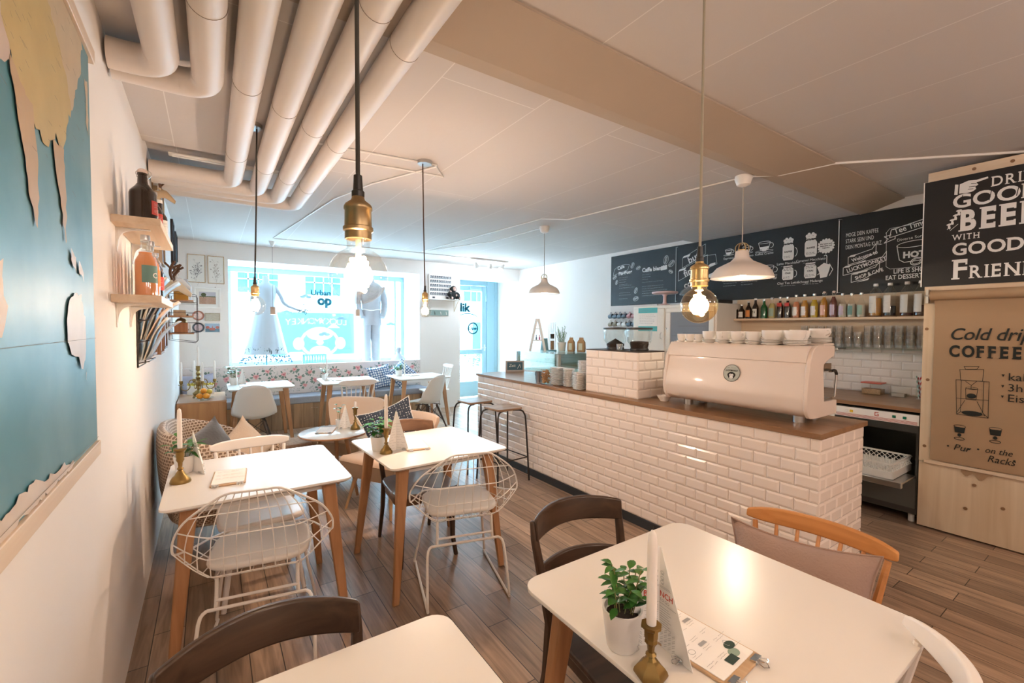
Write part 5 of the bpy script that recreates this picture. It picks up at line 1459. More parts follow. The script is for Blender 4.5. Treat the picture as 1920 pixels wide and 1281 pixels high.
spec = [(1.995, 2.83, 'espresso'), (1.925, 2.83, 'espresso'), (1.855, 2.83, 'espresso'), (1.79, 2.875, 'espresso'), (1.765, 2.815, 'cappuccino'), (1.665, 2.815, 'cappuccino'), (1.565, 2.815, 'cappuccino'), (1.465, 2.815, 'cappuccino'), (1.355, 2.815, 'latte'), (1.225, 2.815, 'latte'), (1.70, 2.92, 'cappuccino'), (1.60, 2.92, 'cappuccino'), (1.50, 2.92, 'cappuccino'), (1.385, 2.935, 'latte'), (1.255, 2.94, 'latte'), (1.18, 3.03, 'latte'), (1.31, 3.05, 'cappuccino')]
dim = {'espresso': (.030, .052, .034, 1), 'cappuccino': (.046, .058, .050, 3), 'latte': (.056, .060, .062, 4)}
protoc, protos = {}, {}
for i, (y, x, k) in enumerate(spec):
    r, h, rs_, ns = dim[k]
    x += .025
    zz = MZ + (.0125 if x > 3.0 else 0.0) + .0005
    for j in range(ns):
        lb_ = 'white %s saucer in the stacks on top of the espresso machine' % k
        if k not in protos:
            protos[k] = tag(saucer(rs_).build('saucer', M_china), lb_, 'saucer', '%s saucers on the espresso machine' % k); o = protos[k]
        else: o = protos[k].copy(); COL.objects.link(o)
        o.location = (x, y, zz + j * .0078)
    zc = zz + (ns - 1) * .0078 + .0058
    lb_ = 'white %s cup standing on saucers along the top of the espresso machine' % k
    if k not in protoc:
        c = thing('coffee_cup', lb_, 'cup', (x, y, zc), 0, '%s cups on the espresso machine' % k)
        saucer_cup(r, h).build('cup_body', M_china, c)
        MB().tube(crom([(r * .85, 0, h * .8), (r * 1.35, 0, h * .8), (r * 1.4, 0, h * .5), (r * .75, 0, h * .3)], 4), .004, 6).build('cup_handle', M_china, c); protoc[k] = c
    else: dup(protoc[k], (x, y, zc), 40 * i)
o = MB().lathe([(0, 0), (.03, 0), (.05, .03), (.055, .042), (.051, .042), (.046, .03), (0, .006)], n=20).build('small_bowl', M_china); o.location = (2.86, 2.14, TOPZ + .0005)
tag(o, 'small white bowl on the worktop at the far foot of the espresso machine', 'bowl')

# ------------------------------------------------------------------ grinder hoppers standing out of the tiled box
M_bean = mat('coffee_beans', (.035, .018, .010), .5, bump=1.0, bscale=110)
for k, (y, lv, lbl) in enumerate(((2.675, .028, 'nearly empty clear grinder hopper on the tiled box, farther from the espresso machine'), (2.415, .052, 'clear grinder hopper with more beans on the tiled box, beside the espresso machine'))):
    t = thing('grinder_hopper', lbl, 'coffee grinder', (2.895, y, BOXZ + .0005))
    MB().lathe([(0, 0), (.072, 0), (.074, .012), (.070, .02), (0, .02)], n=28).build('base_ring', M_black, t)
    MB().lathe([(.070, .018), (.078, .05), (.096, .075), (.101, .175), (.098, .175), (.093, .076), (.075, .052), (.067, .02)], n=32).build('hopper_glass', M_glass, t)
    m = MB(); m.lathe([(0, .021), (.066, .021), (.074, .021 + lv * .6), (.072, .021 + lv), (.04, .021 + lv + (.02 if k == 0 else .004)), (0, .021 + lv + (.045 if k == 0 else .006))], n=24); m.build('beans', M_bean, t)
    MB().lathe([(.100, .172), (.104, .175), (.104, .186), (.02, .190), (0, .190)], n=32).build('lid', M_black, t)
o = MB().lathe([(0, 0), (.022, 0), (.026, .05), (.024, .052), (.021, .004), (0, .004)], n=16).build('shot_glass', M_tumb); o.location = (2.80, 2.54, BOXZ + .0005); tag(o, 'little clear glass between the two grinder hoppers', 'glass')

# ------------------------------------------------------------------ plates and jars on the worktop
def stack(x, y, r, n, step, lbl, grp, square=False):
    first = None
    for j in range(n):
        if first is None:
            if square:
                m = MB(); m.loft([[(a * q, b * q, z) for a, b in rrect(2, 2, .25, 4)] for q, z in ((r * .6, 0), (r * .97, .010), (r, .0135), (r * .96, .0135), (r * .6, .004))])
            else: m = saucer(r)
            first = tag(m.build('square_plate' if square else 'saucer', M_china), lbl, 'plate', grp); o = first
        else: o = first.copy(); COL.objects.link(o)
        o.location = (x, y, TOPZ + .0005 + j * step)


stack(2.775, 3.28, .066, 13, .0130, 'square white plate in the stack beside the biscuit jar', 'square plates on the worktop', True)
stack(2.775, 3.135, .055, 16, .0105, 'white saucer in the small round stack next to the square plates', 'saucers in the small round stack')
stack(2.845, 3.00, .063, 23, .0108, 'white saucer in the tallest stack on the worktop', 'saucers in the tallest stack')
stack(2.735, 2.945, .062, 14, .0108, 'white saucer in the low stack touching the tiled box', 'saucers in the low stack')
t = thing('biscuit_jar', 'clear jar of ginger biscuits beside the square plates on the worktop', 'jar', (2.73, 3.43, TOPZ + .0005))
MB().lathe([(.050, 0), (.054, .01), (.050, .15), (.047, .15), (.050, .012), (.044, .004), (0, .004)], n=24).build('jar_glass', M_glass, t)
rb = random.Random(3); m = MB()
M_bisc = mat('ginger_biscuit', (.48, .24, .09), .75, var=.3, vscale=50)
for k in range(60):
    a = rb.uniform(0, 6.28); q = .036 * math.sqrt(rb.random()); m.ball((q * math.cos(a), q * math.sin(a), .014 + .115 * k / 60), .0135, 8, 5, (1, 1, .55), Matrix.Rotation(rb.uniform(0, 3), 4, V((rb.random(), rb.random(), rb.random()))))
o = m.build('biscuits', M_bisc, t); o['kind'] = 'stuff'
t = thing('pewter_jug', 'dark pewter milk jug, first of the things along the worktop edge', 'jug', (2.73, 3.54, TOPZ + .0005))
M_pew = mat('pewter', (.22, .23, .25), .35, .8)
MB().lathe([(0, 0), (.032, 0), (.03, .01), (.036, .05), (.03, .09), (.036, .115), (.034, .115), (.028, .09), (.033, .05), (0, .01)], n=20).build('jug_body', M_pew, t)
MB().tube(crom([(0, .03, .10), (0, .055, .10), (0, .058, .07), (0, .035, .045)], 4), .004, 6).build('handle', M_pew, t)

# ------------------------------------------------------------------ glass cake vitrine and what stands on it
t = thing('cake_vitrine', 'glass cake display case behind the far end of the bar', 'display case', (3.50, 4.15, 0))
MB().bb(0, .72, 0, .90, 0.0, .93).build('base_cabinet', M_white, t)
m = MB(); m.bb(0.0, .72, 0, .90, 1.166, 1.174); m.bb(.0, .006, .02, .88, .93, 1.166); m.bb(.03, .72, .0, .006, .93, 1.166); m.build('glass_box', glass('vitrine_glass', (.86, .97, .96), .22), t)
m = MB()
for x, y in ((0.0, 0.0), (0.0, .86), (.68, 0), (.68, .86)): m.bb(x, x + .04, y, y + .04, .93, 1.166)
m.build('corner_posts', mat('grey_post', (.55, .55, .52), .5), t)
MB().bb(.05, .70, .04, .86, 1.045, 1.052).build('inner_shelf', glass('greenish_glass', (.86, .95, .91), .25), t)
MB().bb(.66, .70, .04, .86, .93, 1.16).build('wooden_rear', W_topx, t)
VZ = 1.1745
t = thing('chalk_easel', 'small framed chalk sign standing at the far end of the worktop', 'sign', (3.165, 4.60, TOPZ + .0005), -25)
MB().bb(-.118, .118, -.008, .008, 0, .135).build('frame', mat('grey_wash_frame', (.45, .43, .42), .7), t)
MB().bb(-.098, .098, -.011, -.0082, .018, .118).build('slate', mat('blue_slate', (.05, .13, .19), .6), t)
p = Pen((-.098, -.011, .018), (1, 0, 0), (0, 0, 1), (0, -1, 0)); p.text('Zeit', .02, .04, .05, shear=.2).line([(.13, .02), (.16, .07), (.17, .03)], .005); p.build('chalk_writing', M_chalk, t)
t = thing('ladder_rack', 'little white A-frame ladder rack on the cake vitrine', 'rack', (3.72, 4.86, VZ), -30)
for s in (-1, 1):
    for q in (-1, 1): MB().taper((s * .105, q * .05, 0), (s * .012, q * .05, .44), (.022, .014), (.022, .014)).build('side_rail', M_white, t)
for z, w_ in ((.14, .075), (.30, .042)): MB().bb(-w_, w_, -.055, .055, z, z + .012).build('shelf', M_white, t)
for k, c in enumerate(((.02, .02, .03), (.55, .05, .12))):
    o = MB().lathe([(0, 0), (.010, 0), (.010, .035), (.005, .04), (.005, .07), (0, .07)], n=10).build('nail_varnish', mat('varnish_%d' % k, c, .2, coat=.5)); o.location = (3.70 + .04 * k, 4.86 - .02 * k, VZ + .1525); tag(o, ('black', 'pink')[k] + ' varnish bottle on the white ladder rack', 'bottle')
t = thing('drip_tower', 'slim cold drip coffee tower on the cake vitrine beside the herb pot', 'coffee maker', (3.90, 4.76, VZ))
MB().lathe([(0, 0), (.06, 0), (.06, .012), (0, .014)], n=20).build('base', mat('teal_base', (.05, .20, .24), .4), t)
m = MB(); m.lathe([(.030, .015), (.032, .02), (.030, .20), (.012, .22), (.012, .24), (.036, .26), (.036, .40), (.034, .40), (.033, .26)], n=18); m.build('glass_column', M_glass, t)
MB().lathe([(0, .17), (.028, .17), (.028, .235), (0, .235)], n=16).build('coffee_grounds', M_bean, t)
m = MB(); m.lathe([(0, .018), (.026, .018), (.026, .14), (0, .14)], n=16); m.build('filter_chain', mat('filter_brown', (.30, .20, .12), .7, var=.5, vscale=60), t)
for x in (-.055, .055): MB().cyl((x, 0, .012), (x, 0, .40), .004).build('rod', M_chrome, t)
o = MB().loft([[(x, y, 0) for x, y in ((-.05, -.03), (.05, -.03), (.05, .03), (-.05, .03))], [(x, y, .17) for x, y in ((-.035, -.01), (.045, -.01), (.045, .01), (-.035, .01))]]).build('gift_bag', mat('pale_blue_paper', (.28, .50, .58), .7)); o.location = (3.86, 4.88, VZ + .0005); tag(o, 'blue paper bag behind the cold drip tower', 'bag')


def herb(name, label, loc, pr, ph, h, n, style, group=None, lm=None, seed=1, spread=1.0):
    t = thing(name, label, 'plant', loc, 0, group)
    MB().lathe([(0, 0), (pr * .72, 0), (pr * .78, .004), (pr, ph * .93), (pr * 1.02, ph), (pr * .92, ph), (pr * .88, ph * .85), (0, ph * .84)], n=24).build('pot', M_pot, t)
    MB().lathe([(0, ph * .842), (pr * .87, ph * .842), (pr * .5, ph * .88), (0, ph * .89)], n=16).build('soil', M_soil, t)
    rr = random.Random(seed); f = MB(); s = MB()
    for k in range(n):
        a = k * 2.4 + rr.uniform(-.4, .4); q = pr * .55 * math.sqrt(rr.random())
        b = V((q * math.cos(a), q * math.sin(a), ph * .85)); top = b + V((math.cos(a) * pr * spread * rr.uniform(.2, .9), math.sin(a) * pr * spread * rr.uniform(.2, .9), h * rr.uniform(.55, 1.0)))
        mid = b.lerp(top, .5) + V((0, 0, h * .08)); s.tube([b, mid, top], .0013 if style != 'needle' else .0016, 5)
        if style == 'needle':
            for j in range(26):
                tt = .1 + .9 * j / 26; pz = b.lerp(top, tt); an = j * 2.4; leaf(f, pz, (math.cos(an), math.sin(an), .9), .030, .007, .1)
        else:
            for j in range(style[0]):
                tt = 1 - j * style[2]; pz = b.lerp(top, max(.25, tt)); an = a + j * 2.1 + rr.uniform(-.4, .4)
                leaf(f, pz, (math.cos(an), math.sin(an), rr.uniform(-.1, .7)), style[1] * rr.uniform(.7, 1.15), style[1] * rr.uniform(.45, .62), rr.uniform(.1, .5))
    s.build('stems', mat('plant_stem', (.22, .20, .07), .7), t); f.build('foliage', lm or M_leaf, t, smooth=80)
    return t


herb('rosemary_pot', 'rosemary in a white pot between the drip tower and the coffee bags', (3.985, 4.66, VZ + .0005), .062, .12, .24, 12, 'needle', lm=M_leafl, seed=4, spread=1.0)
for k, (x, y, w_, lbl) in enumerate(((3.99, 4.47, .042, 'brown paper coffee bag on the vitrine closest to the rosemary pot'), (4.07, 4.36, .048, 'wider brown paper coffee bag at the end of the vitrine'))):
    t = thing('coffee_bag', lbl, 'bag', (x, y, VZ + .0005), -62)
    m = MB(); m.loft([[(a, b, z) for a, b in ((-w, -d_), (w, -d_), (w, d_), (-w, d_))] for w, d_, z in ((w_, .032, 0), (w_ * 1.08, .034, .05), (w_, .030, .13), (w_ * .62, .007, .165), (w_ * .6, .006, .19))])
    m.build('bag_body', mat('brown_bag_paper', (.38, .24, .12), .75, var=.1, vscale=12), t, bevel=.003)
    MB().bb(-w_ * .55, w_ * .55, -.0385, -.0345, .025, .115).build('bag_label', mat('pale_green_label', (.60, .64, .52), .7), t)
    m = MB(); m.tube([(-.012, 0, .19), (-.016, 0, .202), (-.005, 0, .196)], .0012, 4); m.tube([(.012, 0, .19), (.016, 0, .202), (.005, 0, .196)], .0012, 4); m.build('bag_tie', M_chrome, t)


# ------------------------------------------------------------------ lamps
M_cord = mat('grey_textile_cord', (.055, .052, .045), .85)
M_cordb = mat('beige_textile_cord', (.34, .30, .23), .85)
M_fil = emis('glowing_filament', (1.0, .70, .36), 60)
M_bulb = glass('bulb_glass', (.985, .955, .92), .16)
M_amber = glass('amber_bulb_glass', (.98, .80, .54), .22)


def globe(label, x, y, zc, r, zs0, zs1, rs_, ceil, gl, cord, power, brass, sway=0.0, rose=True, cr=.0042):
    t = thing('globe_pendant', label, 'pendant lamp', (x, y, zc), 0)
    zs0 -= zc; zs1 -= zc; zt = ceil - zc
    MB().tube([(sway, 0, zt - .004), (sway * .6, 0, (zt + zs0) / 2), (0, 0, zs0 + .01)], cr, 8).build('cord', cord, t)
    if rose: MB().lathe([(0, zt - .022), (.045, zt - .022), (.048, zt - .019), (.048, zt - .0005), (0, zt - .0005)], n=28).build('ceiling_rose', M_steel, t)
    hs = zs0 - zs1; a = rs_
    MB().lathe([(0, zs0 + .040), (a * .30, zs0 + .040), (a * .36, zs0 + .012), (a * .46, zs0 + .010), (a * .46, zs0), (0, zs0)], n=16).build('cord_grip', M_black, t)
    m = MB(); m.lathe([(0, zs0 + .001), (a * .42, zs0 + .001), (a * .50, zs0 - hs * .08), (a * .92, zs0 - hs * .18), (a * 1.02, zs0 - hs * .24), (a * 1.02, zs0 - hs * .30), (a * .95, zs0 - hs * .33), (a * .97, zs0 - hs * .70), (a * 1.08, zs0 - hs * .72), (a * 1.08, zs0 - hs * .80), (a * .95, zs0 - hs * .83), (a * .95, zs1), (0, zs1)], n=28)
    m.build('socket', brass, t)
    nk = a * .82; zz = zs1; pr = [(nk, zz)]
    a0 = math.asin(min(.99, nk * 1.02 / r)); zb = r * math.cos(a0)
    if zz > zb: pr.append((nk, zb + (zz - zb) * .35))
    for k in range(15):
        q = a0 + (PI - a0) * k / 14; pr.append((r * math.sin(q), r * math.cos(q)))
    MB().lathe(pr, n=36).build('bulb_glass', gl, t, smooth=80)
    m = MB(); m.cyl((0, 0, zs1 + .001), (0, 0, r * .55), .005); m.cyl((0, 0, r * .55), (0, 0, -r * .45), .0015, n=6); m.build('glass_stem', mat('filament_stem', (.75, .72, .65), .3), t)
    pts = []
    for i in range(97):
        q = i / 96; an = q * 2 * PI * 6; rr_ = r * (.20 + .14 * math.sin(q * PI)); pts.append((rr_ * math.cos(an), rr_ * math.sin(an), r * (.62 - 1.15 * q)))
    MB().tube(pts, .0016 + r * .055, 6).build('filament', M_fil, t)
    lamp('pendant_glow', (x, y, zc), power, (1.0, .76, .60), .03)
    return t


M_agebrass = mat('aged_brass', (.36, .26, .14), .38, 1.0, var=.15, vscale=40)
globe('large clear globe bulb on a grey cord, hanging above the bare white table', .2345, .867, 1.597, .0545, 1.745, 1.665, .0255, 2.70, M_bulb, M_cord, 3.2, M_agebrass)
globe('amber globe bulb on a beige cord, hanging above the table with the brunch card', 1.09, .71, 1.560, .0478, 1.678, 1.612, .0235, 2.70, M_amber, M_cordb, 2.5, M_brass, cr=.0036)
globe('clear globe bulb whose grey cord drops from between the ceiling pipes', .208, 2.87, 1.614, .0545, 1.732, 1.668, .0215, 2.615, M_bulb, M_cord, 9, M_brass, .02)
globe('small drop-shaped bulb on a brown cord above the middle table', 1.21, 2.84, 1.606, .043, 1.738, 1.670, .0215, 2.615, M_bulb, mat('brown_textile_cord', (.10, .06, .035), .85), 33, M_brass, -.015)

M_shade = mat('cream_enamel_shade', (.84, .77, .71), .35)
M_shadein = mat('white_shade_lining', (.86, .84, .80), .5)
M_lampbulb = emis('warm_lamp_bulb', (1.0, .86, .66), 25)


def barn(label, x, y, zr, r, ceil, power):
    t = thing('shade_pendant', label, 'pendant lamp', (x, y, zr)); zt = ceil - zr; k = r / .215
    MB().lathe([(0, zt - .0005), (.058, zt - .0005), (.060, zt - .02), (.045, zt - .065), (.012, zt - .08), (0, zt - .08)], n=28).build('ceiling_rose', M_white, t)
    MB().tube([(0, 0, zt - .07), (0, 0, .245 * k)], .004, 8).build('cord', mat('striped_textile_cord', (.45, .40, .34), .85), t)
    out = [(r, 0), (r * .985, .012 * k), (r * .93, .045 * k), (r * .80, .078 * k), (r * .60, .100 * k), (r * .36, .125 * k), (r * .235, .155 * k), (r * .205, .20 * k), (r * .12, .207 * k)]
    MB().lathe(out, n=48).build('shade', M_shade, t, smooth=60)
    inn = [(r * .985, .002), (r * .965, .012 * k), (r * .91, .043 * k), (r * .78, .075 * k), (r * .58, .096 * k), (r * .34, .12 * k), (0.001, .125 * k)]
    m = MB(); rs2 = []
    for q, z in inn: rs2.append([(q * math.cos(2 * PI * i / 48), q * math.sin(2 * PI * i / 48), z) for i in range(48)])
    m.loft(rs2, True, (False, False)); m.build('shade_lining', M_shadein, t, smooth=60)
    m = MB(); m.cyl((0, 0, .20 * k), (0, 0, .212 * k), r * .14)
    for i in range(6):
        a = i * PI / 3; m.tube(crom([(r * .20 * math.cos(a), r * .20 * math.sin(a), .20 * k), (r * .20 * math.cos(a), r * .20 * math.sin(a), .235 * k), (r * .10 * math.cos(a), r * .10 * math.sin(a), .258 * k), (0, 0, .26 * k)], 4), .0035, 6)
    m.build('brass_cage', M_brass, t)
    MB().ball((0, 0, .078 * k), .034, 14, 10).build('bulb', M_lampbulb, t)
    lamp('shade_glow', (x, y, zr + .002), power, (1.0, .84, .64), .034)


barn('larger cream shade pendant with brass cage, hanging over the espresso machine', 3.25, 1.775, 1.868, .213, 2.615, 18)
barn('cream shade pendant hanging over the far end of the bar', 3.229, 4.097, 1.893, .184, 2.670, 7)
# ------------------------------------------------------------------ things standing on the tables
TZ = 0.7505
M_cane = wood('clipboard_beech', (.48, .30, .16), (.60, .42, .26), 'Y', .8, .5)


def holder(label, loc, h, rb, m_, hexa=False, group='brass candle holders'):
    t = thing('candle_holder', label, 'candle holder', loc, 12, group)
    n = 6 if hexa else 28
    MB().lathe([(0, 0), (rb, 0), (rb * 1.02, h * .03), (rb * .96, h * .09), (rb * .80, h * .16), (rb * .55, h * .22), (rb * .38, h * .30)], n=n).build('foot', m_, t, smooth=30 if hexa else 40)
    MB().lathe([(rb * .38, h * .30), (rb * .22, h * .36), (rb * .34, h * .40), (rb * .20, h * .45), (rb * .24, h * .58), (rb * .40, h * .66), (rb * .36, h * .72), (rb * .42, h * .76), (rb * .42, h * .90), (rb * .62, h * .95), (rb * .62, h), (0, h)], n=8 if hexa else 20).build('stem', m_, t, smooth=30 if hexa else 40)
    return t


def candle(label, loc, h, r=.0105, group='white candles', lean=0):
    t = thing('candle', label, 'candle', loc, 0, group)
    MB().lathe([(0, 0), (r * .92, 0), (r, h * .1), (r * .92, h * .86), (r * .72, h * .96), (r * .25, h), (0, h)], n=16).build('wax', M_wax, t)
    MB().tube([(0, 0, h - .001), (.0005, 0, h + .004), (.0022, 0, h + .008)], .0007, 5).build('wick', M_ink, t)
    if lean: t.rotation_euler = (0, R(lean), 0)
    return t


def clip_mb(m, p, dx, s=1):
    """a bulldog clip at p gripping towards dx"""
    p = V(p); d = V(dx).normalized(); q = V((-d.y, d.x, 0))
    m.loft([[p + q * a * .013 * s + d * b * s + V((0, 0, c * s)) for a, b, c in ((-1, -.008, -.003), (1, -.008, -.003), (1, .004, -.005), (-1, .004, -.005))], [p + q * a * .013 * s + d * b * s + V((0, 0, c * s)) for a, b, c in ((-1, -.008, .003), (1, -.008, .003), (1, .004, .005), (-1, .004, .005))]])
    for z in (1, -.3): m.tube([p + q * .006 * s + d * .003 * s + V((0, 0, .003 * z * s)), p + q * .008 * s + d * .018 * s + V((0, 0, .008 * z * s)), p + d * .024 * s + V((0, 0, .010 * z * s)), p - q * .008 * s + d * .018 * s + V((0, 0, .008 * z * s)), p - q * .006 * s + d * .003 * s + V((0, 0, .003 * z * s))], .0011 * s, 5)


def clipboard(label, loc, rz, w=.15, h=.26, full=False, seed=1, group='menu clipboards'):
    t = thing('menu_clipboard', label, 'clipboard', loc, rz, group)
    MB().prism(rrect(w, h, .012, 3), 0, .006).build('board', M_cane, t, bevel=.0012)
    MB().prism(rrect(w - .012, h - .022, .002, 2), .0062, .0082, Matrix.Translation((0, .008, 0))).build('menu_sheet', M_paper, t)
    p = Pen((0, 0, .0082), (1, 0, 0), (0, 1, 0), (0, 0, 1), .0006)
    rr = random.Random(seed)
    if full:
        for i in range(3):
            for j in range(6):
                x, y = -.046 + i * .046, .105 - j * .034
                k = rr.random()
                if k < .35: p.ell(x, y, .009, .007, rot=rr.uniform(0, 90), w=.0012)
                elif k < .6: p.fill([(x - .013, y - .004), (x + .013, y - .005), (x + .012, y + .004), (x - .012, y + .005)])
                squiggle(p, x - .016, y - .011, .026, 2, .006, .0007, .0008, seed=i * 9 + j)
        p.build('menu_print', M_greyink, t)
        p = Pen((0, 0, .0082), (1, 0, 0), (0, 1, 0), (0, 0, 1), .0009)
        p.ell(.045, -.072, .017, .011, fill=True).fill([(-.012, -.108), (.022, -.108), (.022, -.088), (-.012, -.088)]).build('dark_stamp', mat('dark_green_print', (.03, .06, .05), .7), t)
        p = Pen((0, 0, .0082), (1, 0, 0), (0, 1, 0), (0, 0, 1), .0008)
        p.ell(.030, -.090, .016, .012, fill=True).build('green_stamp', mat('sage_print', (.26, .36, .29), .7), t)
    else:
        for i in range(2):
            for j in range(3): squiggle(p, -.055 + i * .06, .09 - j * .055, .04, 3, .009, .0014, .0012, seed=seed + i * 7 + j)
        p.build('menu_print', M_greyink, t)
    for sx in (-1, 1):
        m = MB(); clip_mb(m, (sx * w * .34, -h / 2 + .004, .006), (0, -1, 0), 1.1); m.build('bulldog_clip', M_chrome, t)
    return t


def tent(label, loc, rz, half=.062, h=.215, open_=62, text=False, seed=1, group='triangular menu cards'):
    t = thing('menu_card', label, 'menu card', loc, rz, group)
    for s in (-1, 1):
        a = R(90 - open_ / 2 if s > 0 else 90 + open_ / 2)
        u = V((s * math.cos(R(open_ / 2)) , -math.sin(R(open_ / 2)), 0)); nn = V((-s * u.y * 1.0, s * u.x, 0)) if s > 0 else V((u.y, -u.x, 0))
        nn = V((u.y * s, -u.x * s, 0))
        c = MB(); th = nn * .0006
        A, B, C = V((0, 0, 0)), u * half, V((0, 0, h)); A2 = u * .002 + V((0, 0, 0))
        c.loft([[A - th, B - th, C + u * .004 - th, C - th], [A + th, B + th, C + u * .004 + th, C + th]])
        leafo = c.build('card_leaf', M_paper, t, smooth=0)
        du = u if s > 0 else -u
        p = Pen((0, 0, 0) if s > 0 else u * half, du, (0, 0, 1), nn, .0014)
        off = 0.0 if s > 0 else half

        def px(x): return x if s > 0 else half - x
        if text:
            q = Pen((0, 0, 0) if s > 0 else u * half, du, (0, 0, 1), nn, .0016)
            q.text('NCH' if s > 0 else 'BRU', .003 if s > 0 else half - .040, .120, .019, sx=.95, bold=.0003).build('red_title', mat('brunch_red', (.55, .06, .03), .7), leafo)
            p.text('TO GO' if s > 0 else 'ALL', .003 if s > 0 else half - .026, .109, .010, sx=.9)
            for z in (.142, .104, .145): p.line([(px(.002), z), (px(half * (1 - z / h) - .004), z)], .0008)
            for z in (.155, .165, .178): p.ell(px(.010), z, .005, .003, w=.0008); p.fill([(px(.004), z - .005), (px(.014), z - .004), (px(.014), z - .006)])
            for k in range(9):
                z = .096 - k * .0055; p.line([(px(.004), z), (px(min(half * (1 - z / h) - .008, .03 + .004 * (k % 3))), z)], .0009)
            for k in range(16):
                z = .006 + (k // 4) * .011; x = .006 + (k % 4) * .012
                p.line([(px(x), z), (px(x + .008), z + .006)], .0007); p.line([(px(x), z + .004), (px(x + .008), z + .010)], .0007)
        else:
            rr = random.Random(seed + s)
            for k in range(10):
                z = .015 + k * .016
                wmax = half * (1 - z / h) - .008
                if wmax > .008: squiggle(p, min(px(.004), px(wmax)), z, wmax * .8, 1, .01, .0009, .002, seed=seed * 20 + k)
        p.build('card_print', M_greyink, leafo)
        m = MB(); clip_mb(m, u * (half * .62) + V((0, 0, .006)), nn * 1.0 - V((0, 0, 0)), .9); m.build('foldback_clip', M_chrome, t)
    return t


# brunch table
herb('potted_seedling', 'glossy green plant in a white pot on the brunch card table', (.792, .700, TZ), .046, .092, .118, 11, (7, .036, .11), 'little potted plants', seed=11, spread=.75)
holder('hexagonal brass candle holder beside the glossy green plant', (.778, .606, TZ), .110, .036, M_oldbrass, True)
candle('tall white candle in the hexagonal brass holder', (.778, .606, TZ + .1105), .205, .0112)
tent('white triangular card with red brunch lettering behind the candle', (.868, .655, TZ), -62, .10, .235, 70, True)
clipboard('menu clipboard with drawings lying beside the brunch card', (.943, .622, TZ), 4, .150, .270, True, 3)
# table by the wall
herb('potted_seedling', 'small bushy plant in a white pot at the wall end of the table', (-.122, 2.80, TZ), .045, .088, .11, 7, (4, .06, .2), 'little potted plants', seed=21, spread=1.2, lm=M_leaf)
holder('slender brass candle holder on the table by the wall', (-.130, 2.628, TZ), .165, .042, M_oldbrass)
candle('white candle in the slender brass holder by the wall', (-.130, 2.628, TZ + .1655), .19)
tent('triangular menu card seen from its edge on the table by the wall', (-.085, 2.80, TZ), 92, .11, .21, 50, False, 5)
clipboard('menu clipboard lying flat on the table by the wall', (.066, 2.575, TZ), -5, .145, .25, False, 8)
# middle table
herb('potted_seedling', 'bright leafy plant in a white pot on the middle table', (.832, 2.665, TZ), .046, .085, .13, 11, (5, .055, .16), 'little potted plants', seed=31, spread=1.1, lm=mat('fresh_leaf', (.05, .24, .03), .35, var=.35, vscale=25))
holder('fluted brass candle holder on the middle table', (.850, 2.575, TZ), .150, .036, M_oldbrass)
candle('white candle in the fluted brass holder on the middle table', (.850, 2.575, TZ + .1505), .20)
tent('triangular menu card standing before the clipboard on the middle table', (.925, 2.615, TZ), -8, .078, .235, 60, False, 9)
clipboard('menu clipboard lying flat on the middle table', (1.055, 2.64, TZ), -10, .145, .24, False, 12)
# round coffee table
RZ = 0.5556
clipboard('menu clipboard on the small round table', (.850, 4.245, RZ), -22, .15, .24, False, 15)
tent('triangular menu card on the small round table', (1.025, 4.265, RZ), -25, .068, .21, 60, False, 17)
holder('brass candle holder on the small round table', (1.088, 4.165, RZ), .20, .042, M_oldbrass)
candle('short candle stub in the brass holder on the small round table', (1.088, 4.165, RZ + .2005), .055, .011)
herb('potted_seedling', 'leggy plant in a white pot on the small round table', (.985, 4.345, RZ), .030, .07, .17, 4, (2, .06, .25), 'little potted plants', seed=41, spread=1.4)
# tables along the bench
BZ = 0.7405
herb('potted_seedling', 'leafy plant in a white pot on the bench table by the sideboard', (.235, 6.74, BZ), .05, .09, .17, 10, (4, .07, .18), 'little potted plants', seed=51, spread=1.2)
clipboard('menu clipboard on the bench table by the sideboard', (.36, 6.52, BZ), 0, .15, .24, False, 18)
tent('triangular menu card on the bench table by the sideboard', (.335, 6.73, BZ), -20, .06, .2, 60, False, 19)
candle('thin white candle in a glass on the bench table by the sideboard', (.262, 6.62, BZ + .010), .20, .009)
o = MB().lathe([(0, 0), (.026, 0), (.028, .008), (.012, .0098), (0, .0098)], n=18).build('candle_dish', M_glass); o.location = (.262, 6.62, BZ); tag(o, 'glass dish under the thin candle by the sideboard', 'candle dish')
herb('potted_seedling', 'tiny plant in a white pot on the central bench table', (1.33, 6.72, BZ), .038, .075, .10, 6, (3, .055, .2), 'little potted plants', seed=61)
holder('white painted candle holder on the central bench table', (1.33, 6.55, BZ), .10, .035, M_white)
candle('white candle on the central bench table', (1.33, 6.55, BZ + .1005), .22, .010)
clipboard('menu clipboard on the central bench table', (1.47, 6.60, BZ), 0, .15, .24, False, 22)
herb('potted_seedling', 'round green plant in a white pot on the bench table near the door pillar', (2.39, 6.62, BZ), .055, .09, .12, 14, (5, .05, .15), 'little potted plants', seed=71, lm=mat('fresh_leaf', (.05, .24, .03), .35))
candle('white candle on the bench table near the door pillar', (2.50, 6.68, BZ + .0005), .24, .011)
clipboard('menu clipboard on the bench table near the door pillar', (2.60, 6.60, BZ), 0, .15, .24, False, 25)
# ------------------------------------------------------------------ window bench, flowered back panel, pillows
M_benchfab = mat('grey_blue_seat_fabric', (.33, .36, .43), .9, bump=.35, bscale=160, var=.12, vscale=60)


